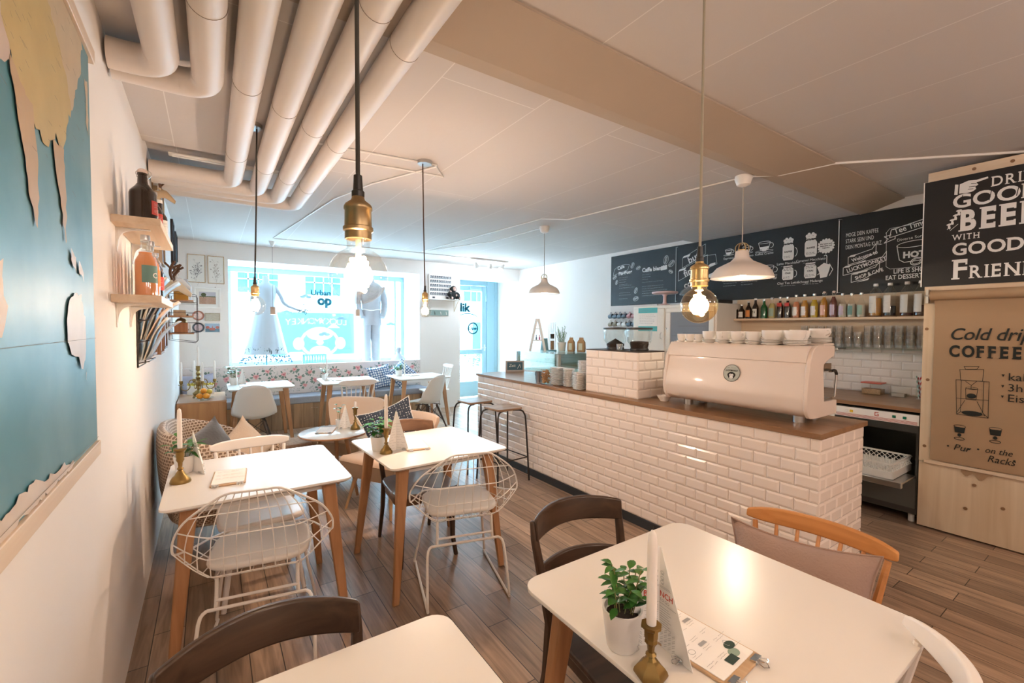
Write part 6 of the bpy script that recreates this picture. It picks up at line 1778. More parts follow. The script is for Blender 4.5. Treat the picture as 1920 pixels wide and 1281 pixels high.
def planks():
    m = bpy.data.materials.new('reclaimed_planks'); m.use_nodes = True; nt = m.node_tree; L = nt.links.new; b = nt.nodes['Principled BSDF']
    tc = nt.nodes.new('ShaderNodeTexCoord'); mp = nt.nodes.new('ShaderNodeMapping'); mp.inputs['Rotation'].default_value = (R(90), 0, R(90))
    br = nt.nodes.new('ShaderNodeTexBrick'); br.inputs['Scale'].default_value = 1; br.inputs['Brick Width'].default_value = 2.0; br.inputs['Row Height'].default_value = .14; br.inputs['Mortar Size'].default_value = .002
    br.inputs['Color1'].default_value = (.44, .28, .16, 1); br.inputs['Color2'].default_value = (.24, .16, .10, 1); br.inputs['Mortar'].default_value = (.06, .04, .025, 1)
    cx = nt.nodes.new('ShaderNodeSeparateXYZ'); cb = nt.nodes.new('ShaderNodeCombineXYZ')
    L(tc.outputs['Object'], cx.inputs[0]); L(cx.outputs['Z'], cb.inputs['X']); L(cx.outputs['X'], cb.inputs['Y']); L(cb.outputs[0], br.inputs['Vector'])
    n = nt.nodes.new('ShaderNodeTexNoise'); n.inputs['Detail'].default_value = 6; mp.inputs['Rotation'].default_value = (0, 0, 0); mp.inputs['Scale'].default_value = (30, 30, 3)
    L(tc.outputs['Object'], mp.inputs['Vector']); L(mp.outputs['Vector'], n.inputs['Vector']); n.inputs['Scale'].default_value = 1
    mr = nt.nodes.new('ShaderNodeMapRange'); mr.inputs[3].default_value = .55; mr.inputs[4].default_value = 1.4; L(n.outputs['Fac'], mr.inputs[0])
    mx = nt.nodes.new('ShaderNodeMix'); mx.data_type = 'RGBA'; mx.blend_type = 'MULTIPLY'; mx.inputs[0].default_value = 1
    L(br.outputs['Color'], mx.inputs[6]); L(mr.outputs[0], mx.inputs[7]); L(mx.outputs[2], b.inputs['Base Color']); b.inputs['Roughness'].default_value = .7
    return m


t = thing('window_bench', 'built-in plank bench with a long grey-blue seat pad under the shop window', 'bench', (0, 0, 0))
MB().bb(-.33, 3.06, 7.12, 7.49, 0, .36).build('plank_front', planks(), t, smooth=0)
MB().bb(-.33, 3.07, 7.10, 7.49, .361, .47).build('seat_pad', M_benchfab, t, bevel=.02, seg=3)
M_handle = M_chrome
for x in (.45, 1.22, 2.0): MB().bb(x, x + .10, 7.112, 7.12, .285, .292).build('pull', M_handle, t)

FB = thing('flowered_panel', 'rose-patterned upholstered back panel running along the window bench', 'bench back', (0, 7.49, 0))
MB().bb(-.335, 3.085, -.055, 0, .471, .92).build('panel', mat('floral_ground', (.74, .68, .66), .85, bump=.15, bscale=120, var=.05, vscale=5), FB, bevel=.012, seg=3)
rf = random.Random(12)
pens = {}
for nm, c, o_ in (('leaf_print', (.19, .27, .23), .0008), ('grey_leaf_print', (.42, .46, .42), .0006), ('pink_print', (.72, .36, .36), .0012), ('pale_pink_print', (.80, .58, .56), .0010), ('deep_pink_print', (.58, .16, .19), .0016)):
    pens[nm] = (Pen((0, -.055, 0), (1, 0, 0), (0, 0, 1), (0, -1, 0), o_), mat(nm, c, .85))
for k in range(150):
    x, z = rf.uniform(-.28, 3.04), rf.uniform(.49, .90); p = pens['grey_leaf_print'][0]
    for j in range(4): p.ell(x + rf.uniform(-.04, .04), z + rf.uniform(-.025, .025), .011, .005, rot=rf.uniform(0, 180), fill=True, n=8)
for k in range(46):
    x, z = -.26 + (k * .0725) % 3.28, .53 + ((k * 61) % 100) / 100 * .32
    g = pens['leaf_print'][0]
    for j in range(9):
        a = rf.uniform(0, 6.28); g.ell(x + .055 * math.cos(a), z + .045 * math.sin(a), .022, .010, rot=math.degrees(a), fill=True, n=10)
    q = rf.uniform(.026, .042)
    for j in range(6):
        a = j * 1.05 + rf.random(); pens['pale_pink_print' if j % 2 else 'pink_print'][0].ell(x + q * .55 * math.cos(a), z + q * .5 * math.sin(a), q * .6, q * .5, rot=math.degrees(a), fill=True, n=10)
    pens['deep_pink_print'][0].ell(x, z, q * .35, q * .28, fill=True, n=10)
for nm, (p, mm) in pens.items(): p.build(nm, mm, FB)

M_lav = mat('lavender_linen', (.36, .35, .43), .9, bump=.2, bscale=90)
cushion('lavender_pillow', 'lavender grey pillow in the corner of the bench behind the candelabra', (-.15, 7.28, .665), .42, .38, .14, (78, 3, 8), M_lav, 8)
for k, (c, r_, lbl) in enumerate((((2.66, 7.24, .70), (70, 42, -14), 'blue patterned cushion standing on its corner against the flowered panel'), ((2.30, 7.26, .665), (74, 8, 6), 'blue patterned cushion lying lower against the flowered panel'))):
    o = cushion('blue_cushion', lbl, c, .42, .40, .12, r_, M_bluedot, 9 + k, group='blue cushions on the bench'); planar_uv(o, cm(r_))

# ------------------------------------------------------------------ sideboard with candelabra and fruit
t = thing('sideboard', 'low teak sideboard against the wall before the window bench', 'sideboard', (-.335, 6.26, 0))
W_teak = wood('teak_veneer', (.36, .155, .060), (.50, .245, .10), 'Z', .35, .4)
MB().bb(0, .475, 0, .82, .12, .60).build('carcass', W_teak, t, bevel=.003)
MB().bb(-.0, .48, -.004, .824, .6002, .618).build('top', wood('teak_top', (.40, .21, .11), (.52, .30, .17), 'X', .35, .3, coat=.3), t, bevel=.003)
for x in (.05, .43):
    for y in (.06, .76): MB().cyl((x, y, .12), (x, y, 0), .018, .012).build('leg', W_teak, t)
for y in (.02, .42): MB().bb(.475, .482, y, y + .38, .14, .585).build('door', W_teak, t, bevel=.002)
SZ = .6185
t = thing('candelabra', 'old brass candelabra with four arms on the sideboard', 'candelabra', (-.135, 6.62, SZ))
MB().lathe([(0, 0), (.06, 0), (.062, .01), (.05, .03), (.06, .06), (.035, .085), (.014, .10), (.020, .125), (.012, .14), (.03, .17), (.03, .20), (.014, .215), (.026, .25), (.013, .27), (.024, .30), (.012, .33), (.027, .345), (.02, .35), (.02, .385), (.025, .39), (0, .39)], n=20).build('stem', M_oldbrass, t)
for k in range(4):
    a = R(15 + 90 * k); c, s = math.cos(a), math.sin(a)
    arm = crom([(.02 * c, .02 * s, .20), (.07 * c, .07 * s, .225), (.095 * c, .095 * s, .19), (.085 * c, .085 * s, .14), (.12 * c, .12 * s, .10), (.165 * c, .165 * s, .12), (.172 * c, .172 * s, .165)], 6)
    ao = MB().tube(arm, .0055, 8).build('arm', M_oldbrass, t)
    MB().lathe([(0, .165), (.030, .170), (.030, .174), (.012, .176), (.012, .185), (.019, .19), (.019, .22), (0, .22)], (.172 * c, .172 * s, 0), n=16).build('candle_cup', M_oldbrass, ao)
for k in range(4):
    a = R(15 + 90 * k)
    candle('white candle in %s arm of the brass candelabra' % ('the window-side', 'the bench-side', 'the wall-side', 'the room-side')[k], (-.135 + .172 * math.cos(a), 6.62 + .172 * math.sin(a), SZ + .2205), .23, .013)
candle('white candle on the central stem of the brass candelabra', (-.135, 6.62, SZ + .3905), .24, .013)
t = thing('glass_fruit_plate', 'cut glass plate of oranges at the front of the sideboard', 'plate', (-.075, 6.40, SZ))
MB().lathe([(0, 0), (.055, 0), (.06, .006), (.10, .028), (.098, .032), (.056, .012), (0, .010)], n=24).build('plate_glass', glass('cut_glass', (.9, .93, .92), .3), t)
M_or = mat('orange_peel', (.72, .27, .02), .45, bump=.25, bscale=200); M_le = mat('pear_yellow', (.58, .42, .06), .45, var=.15, vscale=30)
for k, (x, y, z, r, mm, lb_) in enumerate(((-.045, -.02, .048, .037, M_or, 'orange on the wall side of the glass plate'), (.02, -.035, .048, .037, M_or, 'orange at the front of the glass plate'), (.025, .035, .048, .036, M_or, 'orange behind the front one on the glass plate'), (.05, .005, .095, .033, M_le, 'yellow fruit on top of the oranges'), (-.005, .0, .108, .034, M_or, 'orange on top of the pile'))):
    o = MB().ball((0, 0, 0), r, 18, 12, (1, 1, .96)).build('orange' if mm is M_or else 'lemon', mm, smooth=80); o.location = (-.075 + x, 6.40 + y, SZ + z); tag(o, lb_ + ', on the sideboard', 'fruit', 'fruit on the glass plate')
    MB().lathe([(0, r * .94), (.004, r * .955), (.003, r * .99), (0, r)], n=8).build('stalk_end', M_leaf, o)
for k, (x, y, lbl) in enumerate(((-.20, 6.98, 'square white flower box on the wall side of the sideboard'), (-.035, 6.96, 'square white flower box nearer the bench table'))):
    t = thing('flower_box', lbl, 'planter', (x, y, SZ + .0005))
    MB().bb(-.06, .06, -.06, .06, 0, .115).build('pot', M_pot, t, bevel=.004)
    f = MB(); r2 = random.Random(k)
    for j in range(60): leaf(f, (r2.uniform(-.05, .05), r2.uniform(-.05, .05), .11), (r2.uniform(-.6, .6), r2.uniform(-.6, .6), 1), r2.uniform(.03, .06), .02, .3)
    f.build('yellow_flowers', mat('yellow_petals', (.60, .46, .05), .6, var=.2, vscale=30), t)

# ------------------------------------------------------------------ pictures on the window wall
W_gilt = wood('pale_gilt_wood', (.40, .26, .14), (.56, .40, .24), 'Z', 1, .5)
W_brf = wood('brown_frame_wood', (.20, .09, .04), (.32, .16, .08), 'Z', 1, .5)
M_mat_ = mat('ivory_mount', (.80, .77, .72), .85)


def picture(label, x, z, w, h, fm, fw, draw=None, mount=True, ground=None, group=None, y=7.5):
    t = thing('framed_picture', label, 'picture', (x, y, z), 0, group)
    m = MB(); a, b = w / 2, h / 2
    for x0, x1, z0, z1 in ((-a, a, b - fw, b), (-a, a, -b, -b + fw), (-a, -a + fw, -b + fw, b - fw), (a - fw, a, -b + fw, b - fw)): m.bb(x0, x1, -.018, -.001, z0, z1)
    m.build('frame', fm, t, bevel=.002)
    MB().bb(-a + fw, a - fw, -.008, -.002, -b + fw, b - fw).build('print', ground or M_mat_, t)
    if draw:
        for i, (fn, mm) in enumerate(draw):
            p = Pen((0, -.008, 0), (1, 0, 0), (0, 0, 1), (0, -1, 0), .0006 + .0006 * i); fn(p); p.build('drawing', mm, t)
    return t


def bouquet(seed, n, spread):
    def fn(p):
        r = random.Random(seed)
        for k in range(n):
            x, z = r.gauss(0, spread), r.gauss(-.02, .07); p.ell(x, z, r.uniform(.004, .011), r.uniform(.003, .008), rot=r.uniform(0, 180), fill=r.random() < .6, w=.0015, n=8)
            p.line([(x, z), (x * .3, z - r.uniform(.02, .06))], .0012)
    return fn


picture('gilt framed drawing of dark flowers, the one closer to the room corner', -.152, 2.285, .205, .385, W_gilt, .009, [(bouquet(1, 60, .028), mat('soft_black_ink', (.20, .18, .18), .9))], group='flower drawings beside the window')
picture('gilt framed drawing of pale flowers, the one closer to the window', .073, 2.28, .195, .385, W_gilt, .009, [(bouquet(2, 45, .024), mat('sepia_ink', (.38, .32, .28), .9))], group='flower drawings beside the window')
picture('white framed landscape print of a brown field with a tree', -.03, 1.885, .31, .29, M_white, .022,
        [(lambda p: p.fill([(-.095, -.085), (.095, -.085), (.095, .085), (-.095, .085)]), mat('print_sky', (.50, .46, .50), .8)), (lambda p: p.fill([(-.095, -.085), (.095, -.085), (.095, .02), (-.095, .02)]), mat('print_field', (.38, .22, .15), .8, var=.4, vscale=80)),
         (lambda p: (p.ell(-.045, .045, .030, .024, fill=True), p.line([(-.045, .05), (-.045, .0)], .006), [p.ell(-.08 + k * .02, .02, .012, .007, fill=True) for k in range(9)]), mat('print_tree', (.10, .12, .06), .8))])
picture('small straw-coloured woven picture above the harbour print', .024, 1.622, .175, .11, W_gilt, .004, ground=mat('straw_weave', (.50, .46, .38), .9, var=.35, vscale=90))
picture('small blue print of a red house and trees, lowest beside the window', .020, 1.472, .175, .125, M_white, .003, [
    (lambda p: p.fill([(-.08, -.055), (.08, -.055), (.08, -.015), (-.08, -.015)]), mat('print_sea', (.13, .22, .28), .7)),
    (lambda p: (p.fill([(-.035, -.035), (.03, -.035), (.03, 0), (-.035, 0)]), p.fill([(-.006, 0), (.006, 0), (0, .035)]), p.ell(-.055, .005, .022, .02, fill=True), p.ell(.058, .005, .022, .02, fill=True)), mat('print_red', (.45, .15, .12), .7))], ground=mat('print_blue_sky', (.36, .48, .60), .8))
for k, (z, c0, c1, lbl) in enumerate(((1.640, (.40, .17, .12), (.72, .52, .46), 'decorative wall plate with red rim, the upper of the two'), (1.475, (.07, .08, .10), (.55, .42, .44), 'decorative wall plate with black rim, the lower of the two'))):
    t = thing('wall_plate', lbl, 'plate', (-.140, 7.499, z)); rx = Matrix.Rotation(R(90), 4, 'X')
    MB().lathe([(0, 0), (.05, 0), (.068, .012), (.066, .014), (.048, .005), (0, .005)], n=28, m=rx).build('rim', mat('plate_rim_%d' % k, c0, .3), t)
    MB().lathe([(0, .0052), (.047, .0052), (.047, .0064), (0, .0064)], n=24, m=rx).build('plate_picture', mat('plate_centre_%d' % k, c1, .4, var=.35, vscale=50), t)

# ------------------------------------------------------------------ pillar: poster shelf, toy chimpanzee, coat hooks
t = thing('wire_shelf', 'thin wire bracket shelf on the pillar carrying poster and toy chimpanzee', 'shelf', (3.50, 7.5, 1.985))
MB().bb(-.32, .31, -.20, -.001, 0, .010).build('board', M_white, t, bevel=.002)
for x in (-.30, .27): MB().tube([(x, -.006, .0), (x, -.006, -.20), (x, -.19, -.002)], .004, 6, True).build('wire_bracket', M_brass, t)
t = thing('photo_poster', 'white poster with rows of little black and white portraits on the pillar shelf', 'poster', (3.485, 7.46, 1.996))
MB().bb(-.225, .225, 0, .006, 0, .455).build('sheet', M_paper, t)
p = Pen((-.225, 0, 0), (1, 0, 0), (0, 0, 1), (0, -1, 0)); r3 = random.Random(9)
for i in range(5):
    for j in range(10):
        x, z = .02 + j * .042, .375 - i * .075
        if r3.random() < .93: p.fill([(x, z), (x + .036, z), (x + .036, z + .052), (x, z + .052)])
p.fill([(.06, .022), (.11, .022), (.11, .05), (.06, .05)]).fill([(.33, .022), (.38, .022), (.38, .05), (.33, .05)]).build('portraits', mat('portrait_black', (.03, .04, .06), .6), t)
p = Pen((-.225, 0, 0), (1, 0, 0), (0, 0, 1), (0, -1, 0), .002)
for i in range(5):
    for j in range(10): x, z = .02 + j * .042, .375 - i * .075; p.ell(x + .018 + r3.uniform(-.006, .006), z + .03, .008, .011, fill=True, n=8); p.fill([(x + .006, z), (x + .030, z), (x + .026, z + .016), (x + .01, z + .016)])
p.build('faces', mat('portrait_grey', (.50, .52, .54), .6), t)
t = thing('toy_chimpanzee', 'dark plush toy chimpanzee sitting at the end of the pillar shelf', 'soft toy', (3.70, 7.385, 1.996))
M_fur = mat('dark_plush', (.028, .030, .032), .95, bump=.8, bscale=120); M_face = mat('pink_plush_face', (.55, .36, .31), .8)
m = MB(); m.ball((0, 0, .085), .075, 18, 12, (1, .8, 1.1)); m.ball((0, -.012, .195), .058, 18, 12, (1, .92, 1.05))
for s in (-1, 1):
    m.tube(crom([(s * .06, 0, .135), (s * .105, -.01, .10), (s * .085, -.055, .06), (s * .03 if s > 0 else s * .09, -.075, .075 if s > 0 else .14)], 5), .022, 10)
    m.tube(crom([(s * .045, -.02, .035), (s * .085, -.07, .045), (s * .075, -.105, .022)], 5), .026, 10); m.ball((s * .058, 0, .20), .018, 10, 8, (.5, .8, 1))
m.build('body', M_fur, t, smooth=80)
m = MB(); m.ball((0, -.052, .205), .034, 14, 10, (1, .55, .8)); m.ball((0, -.062, .178), .028, 14, 10, (1, .8, .75)); m.build('face', M_face, t, smooth=80)
m = MB()
for s in (-1, 1): m.ball((s * .012, -.071, .212), .005, 8, 6)
m.build('eyes', M_ink, t)
for s, c in ((1, (.028, -.080, .078)), (-1, (-.090, -.082, .142))): MB().ball(c, .017, 10, 8, (1, .7, 1.2)).build('hand', M_face, t)
for s in (-1, 1): MB().ball((s * .078, -.122, .024), .022, 10, 8, (.9, .6, 1.1)).build('foot', M_face, t)
t = thing('hook_rail', 'grey-green wooden rail with white coat hooks under the pillar shelf', 'coat rack', (3.44, 7.5, 1.755))
MB().bb(-.27, .21, -.022, -.001, -.05, .05).build('rail', mat('sage_paint', (.24, .33, .31), .5), t, bevel=.003)
for x in (-.20, -.08, .04, .15): MB().tube(crom([(x, -.022, .015), (x, -.045, .015), (x, -.052, .0), (x, -.05, -.02), (x, -.06, -.03), (x, -.068, -.015)], 4), .005, 6).build('hook', M_white if x != -.08 else M_iron, t)

# ceiling spots
t = thing('spot_track', 'white ceiling track with three little spotlights before the street door', 'spotlight', (4.02, 6.62, 2.67))
MB().bb(-.38, .38, -.018, .018, -.03, -.0005).build('track', M_white, t)
for x, rx in ((-.30, -18), (0.02, 10), (.30, 34)):
    mt = Matrix.Rotation(R(rx), 4, 'Y')
    so = MB().lathe([(0, -.03), (.022, -.035), (.05, -.13), (.047, -.13), (.018, -.042), (0, -.04)], (x, 0, -.045), 20, mt).build('spot_head', M_white, t)
    MB().cyl((x, 0, -.03), (x, 0, -.075), .006).build('stem', M_chrome, so); MB().ball(V((x, 0, -.045)) + mt @ V((0, 0, -.10)), .022, 12, 8).build('spot_bulb', emis('spot_bulb', (1, .97, .92), 8), so)
# wooden drop sockets hanging before the window
for x, zb, lbl in ((.72, 1.66, 'small wooden lamp socket hanging on a thin cord before the white gown'), (1.87, 1.655, 'small wooden lamp socket hanging on a thin cord near the grey suit')):
    t = thing('wood_socket', lbl, 'pendant lamp', (x, 6.98, zb))
    MB().cyl((0, 0, 0), (0, 0, .105), .032, n=20).build('socket', wood('pale_alder', (.50, .30, .20), (.60, .40, .28), 'Z', 1, .5), t, bevel=.003)
    MB().tube([(0, 0, .105), (0, 0, 2.60 - zb)], .002, 5).build('cord', M_cord, t); MB().lathe([(0, 2.60 - zb), (.012, 2.60 - zb), (.045, 2.6695 - zb), (0, 2.6695 - zb)], n=16).build('ceiling_rose', M_white, t)

# ------------------------------------------------------------------ shop window display
t = thing('white_gown', 'white gown on a dress form with flowered hem standing in the shop window', 'dress', (.72, 7.93, .86))
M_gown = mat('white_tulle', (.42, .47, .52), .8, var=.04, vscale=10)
m = MB(); rr = []
for z, rx_, ry in ((.20, .30, .22), (.45, .24, .19), (.75, .175, .14), (.92, .135, .11), (1.00, .125, .10), (1.10, .14, .105), (1.20, .15, .11), (1.28, .13, .085), (1.315, .055, .05), (1.34, .045, .045), (1.42, .042, .042), (1.425, .001, .001)):
    rr.append([(rx_ * math.cos(2 * PI * i / 48) * (1 + .05 * math.sin(i * 2.2) * max(0, 1 - z)), ry * math.sin(2 * PI * i / 48) * (1 + .05 * math.sin(i * 2.2) * max(0, 1 - z)), z) for i in range(48)])
m.loft(rr).build('gown', M_gown, t, smooth=70)
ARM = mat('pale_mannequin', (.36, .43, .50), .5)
for pts in ([(.13, 0, 1.25), (.20, -.03, 1.12), (.25, -.05, 1.00), (.36, -.07, .93), (.50, -.08, .885)], [(-.13, 0, 1.25), (-.19, -.02, 1.05), (-.17, -.05, .85)]):
    MB().tube(crom(pts, 5), .03, 10, radii=[.035 - .017 * i / (len(crom(pts, 5)) - 1) for i in range(len(crom(pts, 5)))]).build('arm', ARM, t)
f1, f2 = MB(), MB(); r4 = random.Random(4)
for k in range(420):
    a = r4.uniform(0, 6.28); q = r4.uniform(0, 1); z = .06 + .34 * q; rx_ = .37 - .17 * q
    b = V((rx_ * math.cos(a), rx_ * .72 * math.sin(a), z)); (leaf(f1, b, (math.cos(a) * .3, math.sin(a) * .3, 1 if q > .4 else -.6), .06, .012, .1) if q > .33 else f2.ball(b, r4.uniform(.007, .013), 6, 4))
o = f1.build('hem_greenery', mat('grey_green_stems', (.030, .055, .050), .8), t); o['kind'] = 'stuff'
o = f2.build('hem_flowers', mat('blue_flower_heads', (.02, .09, .16), .7, var=.4, vscale=40), t); o['kind'] = 'stuff'
m = MB(); m.cyl((0, 0, .22), (0, 0, .0), .012); m.lathe([(0, 0), (.14, 0), (.14, .006), (0, .008)], n=24); m.build('stand', mat('teal_metal', (.12, .30, .36), .4), t)
f1 = MB()
for k in range(50): leaf(f1, (.53 + r4.gauss(0, .03), -.085 + r4.gauss(0, .03), .88 + r4.gauss(0, .03)), (r4.uniform(-1, 1), r4.uniform(-1, 1), r4.uniform(-.6, 1)), .05, .018, .2)
o = f1.build('posy', mat('grey_green_stems', (.030, .055, .050), .8), t); o['kind'] = 'stuff'

t = thing('suit_figure', 'tailor figure in a loose belted grey suit standing in the shop window', 'mannequin', (2.36, 7.95, .86))
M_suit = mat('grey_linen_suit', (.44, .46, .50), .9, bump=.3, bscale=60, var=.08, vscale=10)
m = MB()
for s in (-1, 1):
    rr = []
    for z, x, w in ((0.01, .085, .070), (.25, .085, .075), (.55, .082, .085), (.80, .075, .098)): rr.append([(s * x + w * math.cos(2 * PI * i / 20) * (1 + .08 * math.sin(i * 1.7 + z * 9)), w * 1.05 * math.sin(2 * PI * i / 20), z) for i in range(20)])
    m.loft(rr)
m.build('trousers', M_suit, t, smooth=70)
m = MB(); rr = []
for z, a, b in ((.66, .19, .135), (.80, .175, .13), (1.0, .16, .12), (1.2, .185, .125), (1.34, .20, .11), (1.40, .14, .085), (1.43, .065, .06), (1.48, .055, .055), (1.485, .001, .001)): rr.append([(a * math.cos(2 * PI * i / 28) * (1 + .03 * math.sin(i * 2.1 + z * 7)), b * math.sin(2 * PI * i / 28), z) for i in range(28)])
m.loft(rr).build('jacket', M_suit, t, smooth=70)
for s in (-1, 1):
    q = crom([(s * .185, 0, 1.34), (s * .235, -.01, 1.12), (s * .22, -.05, .92), (s * .17, -.10, .80)], 5); MB().tube(q, .05, 12, radii=[.062 - .018 * i / (len(q) - 1) for i in range(len(q))]).build('sleeve', M_suit, t)
MB().tube([(.17 * math.cos(2 * PI * i / 24), .13 * math.sin(2 * PI * i / 24), .93 + .01 * math.sin(i)) for i in range(24)], .009, 6, True).build('belt_cord', M_paper, t)
t = thing('little_bust', 'small pale bust on the window ledge above the blue cushions', 'statuette', (2.78, 7.72, .86))
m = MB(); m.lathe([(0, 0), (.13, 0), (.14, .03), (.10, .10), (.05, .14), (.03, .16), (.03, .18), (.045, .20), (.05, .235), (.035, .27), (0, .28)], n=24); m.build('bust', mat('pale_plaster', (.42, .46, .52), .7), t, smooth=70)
t = thing('striped_crate', 'little slatted teal crate on the window ledge', 'crate', (1.42, 7.95, .86))
m = MB()
for k in range(9): m.bb(-.16 + k * .04 - .013, -.16 + k * .04 + .013, -.06, -.05, 0.02, .17)
for z in (.02, .155): m.bb(-.18, .18, -.05, -.042, z, z + .02); m.bb(-.18, .18, .042, .05, z, z + .02)
for s in (-1, 1): m.bb(s * .175 - .006, s * .175 + .006, -.05, .05, 0, .175)
m.build('slats', mat('teal_crate', (.20, .42, .48), .6), t)
# paper fish garland shapes hanging in the window
r5 = random.Random(8); M_cloud = mat('pale_blue_paper_cut', (.28, .42, .50), .8)
gl = thing('paper_clouds', 'pale blue paper clouds hung on threads in the shop window', 'decoration', (0, 8.1, 2.43))
for k in range(9):
    x, z = .45 + k * .29, -.35 - ((k * 37) % 10) * .09; m = MB()
    for j in range(3): m.ball((x + (j - 1) * .045, 0, z + (j % 2) * .018), .045, 10, 6, (1, .12, .55))
    m.tube([(x, 0, z), (x, 0, -.002)], .0008, 4); m.build('cloud', M_cloud, gl)
# bushes outside the door
for k, (x, y, h, lbl) in enumerate(((4.95, 9.1, .75, 'bushy pale green potted shrub outside the street door'),)):
    t = thing('potted_shrub', lbl, 'plant', (x, y, -.12)); f = MB(); r6 = random.Random(3)
    MB().lathe([(0, 0), (.15, 0), (.2, .3), (.18, .3), (0, .28)], n=20).build('pot', M_pot, t)
    for j in range(420):
        a, b = r6.uniform(0, 6.28), r6.uniform(-.8, 1.4); q = .30 * r6.uniform(.4, 1); leaf(f, (q * math.cos(a) * math.cos(b), q * math.sin(a) * math.cos(b), .62 + .42 * math.sin(b)), (math.cos(a), math.sin(a), r6.uniform(-.3, .8)), .09, .04, .3)
    f.build('foliage', M_leaf, t)
for x, dx, dy in ((3.72, -.35, .55), (4.04, .1, .7), (4.32, .55, .4)):
    lamp('spot_glow', (x + dx * .25, 6.62 + dy * .25, 2.36), 4.5, (.76, .89, 1.0), .03)
for x in (.72, 1.87): lamp('socket_glow', (x, 6.98, 1.60), 2, (1.0, .86, .72), .03)
# ------------------------------------------------------------------ the wall side (wall face at x about -0.29 near, -0.35 at the window)
def wx(y): return -0.285 - 0.0065 * (y + 2.8)


# world map hung between wooden battens
t = thing('world_map', 'large blue world map hanging from wooden battens on the side wall', 'map', (wx(0) + .0006, 0.0, 0))
t.rotation_euler = (0, 0, R(0.373))


def mapmat():
    m = bpy.data.materials.new('map_print'); m.use_nodes = True; nt = m.node_tree; L = nt.links.new; b = nt.nodes['Principled BSDF']
    tc = nt.nodes.new('ShaderNodeTexCoord'); n = nt.nodes.new('ShaderNodeTexNoise'); n.inputs['Scale'].default_value = 2.2; n.inputs['Detail'].default_value = 5; L(tc.outputs['Object'], n.inputs['Vector'])
    cr = nt.nodes.new('ShaderNodeValToRGB'); cr.color_ramp.elements[0].position = .35; cr.color_ramp.elements[0].color = (.05, .19, .24, 1); cr.color_ramp.elements[1].position = .72; cr.color_ramp.elements[1].color = (.18, .33, .37, 1)
    L(n.outputs['Fac'], cr.inputs['Fac']); L(cr.outputs['Color'], b.inputs['Base Color']); b.inputs['Roughness'].default_value = .45
    return m


MB().grid(lambda a, b: V((.012 + .0006 * math.sin(a * 11 + b * 3), -.6 + 2.50 * a, 1.135 + 1.215 * b)), 60, 24).build('map_sheet', mapmat(), t, smooth=80)
W_bat = wood('pale_batten', (.60, .47, .36), (.72, .60, .48), 'Y', .6, .55)
MB().bb(.001, .022, -.62, 1.945, 2.33, 2.372).build('batten', W_bat, t, bevel=.002); MB().bb(.001, .022, -.62, 1.885, 1.095, 1.137).build('batten', W_bat, t, bevel=.002)
MB().bb(.001, .011, 1.885, 1.905, 1.138, 2.329).build('map_edge', wood('edge_strip_wood', (.30, .19, .09), (.38, .25, .13), 'Z', .6, .6), t)
# the continents; map coordinates: y along the wall, z up
p = Pen((.012, 0, 0), (0, 1, 0), (0, 0, 1), (1, 0, 0), .006)
C1 = lambda n, c: mat(n, c, .5, var=.12, vscale=14)
land = [('tan_land_print', (.50, .40, .27), [[(.3, 2.24), (1.80, 2.24), (1.79, 2.13), (1.73, 2.07), (1.69, 2.0), (1.62, 1.95), (1.5, 1.92), (1.2, 1.92), (1.05, 1.93), (.9, 1.95), (.3, 1.95)],
                                            [(1.78, 2.30), (1.72, 2.32), (1.30, 2.32), (.9, 2.32), (.55, 2.30), (.60, 2.20), (.72, 2.10), (.80, 2.05), (.95, 2.08), (1.10, 2.16), (1.28, 2.17), (1.42, 2.20), (1.55, 2.16), (1.70, 2.22), (1.76, 2.16), (1.82, 2.22)],
                                            [(.2, 2.10), (.62, 2.10), (.80, 2.00), (.98, 1.90), (1.02, 1.82), (.94, 1.66), (.84, 1.50), (.72, 1.43), (.55, 1.55), (.3, 1.72)], [(1.84, 2.14), (1.875, 2.14), (1.875, 1.98), (1.85, 2.0)]]),
        ('ochre_land_print', (.48, .36, .15), [[(1.10, 2.17), (1.30, 2.175), (1.48, 2.14), (1.60, 2.06), (1.655, 1.98), (1.60, 1.90), (1.55, 1.82), (1.50, 1.86), (1.42, 1.80), (1.30, 1.84), (1.20, 1.90), (1.12, 2.0)]]),
        ('pinkish_land_print', (.52, .42, .36), [[(.98, 2.10), (1.12, 2.14), (1.13, 2.02), (1.20, 1.90), (1.12, 1.84), (1.04, 1.92)]]),
        ('brown_land_print', (.45, .31, .18), [[(1.19, 1.90), (1.32, 1.85), (1.345, 1.72), (1.33, 1.60), (1.29, 1.66), (1.24, 1.78)], [(1.46, 1.84), (1.56, 1.84), (1.575, 1.74), (1.555, 1.60), (1.53, 1.68), (1.50, 1.74)], [(1.08, 1.50), (1.13, 1.52), (1.14, 1.42), (1.10, 1.38)]]),
        ('pale_land_print', (.58, .50, .44), [[(1.55, 1.44), (1.63, 1.50), (1.70, 1.49), (1.74, 1.43), (1.75, 1.33), (1.70, 1.28), (1.66, 1.31), (1.58, 1.33), (1.54, 1.37)], [(1.73, 1.27), (1.755, 1.27), (1.745, 1.24)], [(1.60, 1.60), (1.66, 1.58), (1.66, 1.55), (1.60, 1.57)], [(1.68, 1.58), (1.74, 1.56), (1.75, 1.53), (1.69, 1.55)],
                                              [(-.4, 1.138), (1.15, 1.138), (1.60, 1.138), (1.50, 1.16), (1.35, 1.165), (1.25, 1.19), (1.12, 1.18), (.9, 1.20), (.4, 1.18)]])]
rl = random.Random(2)
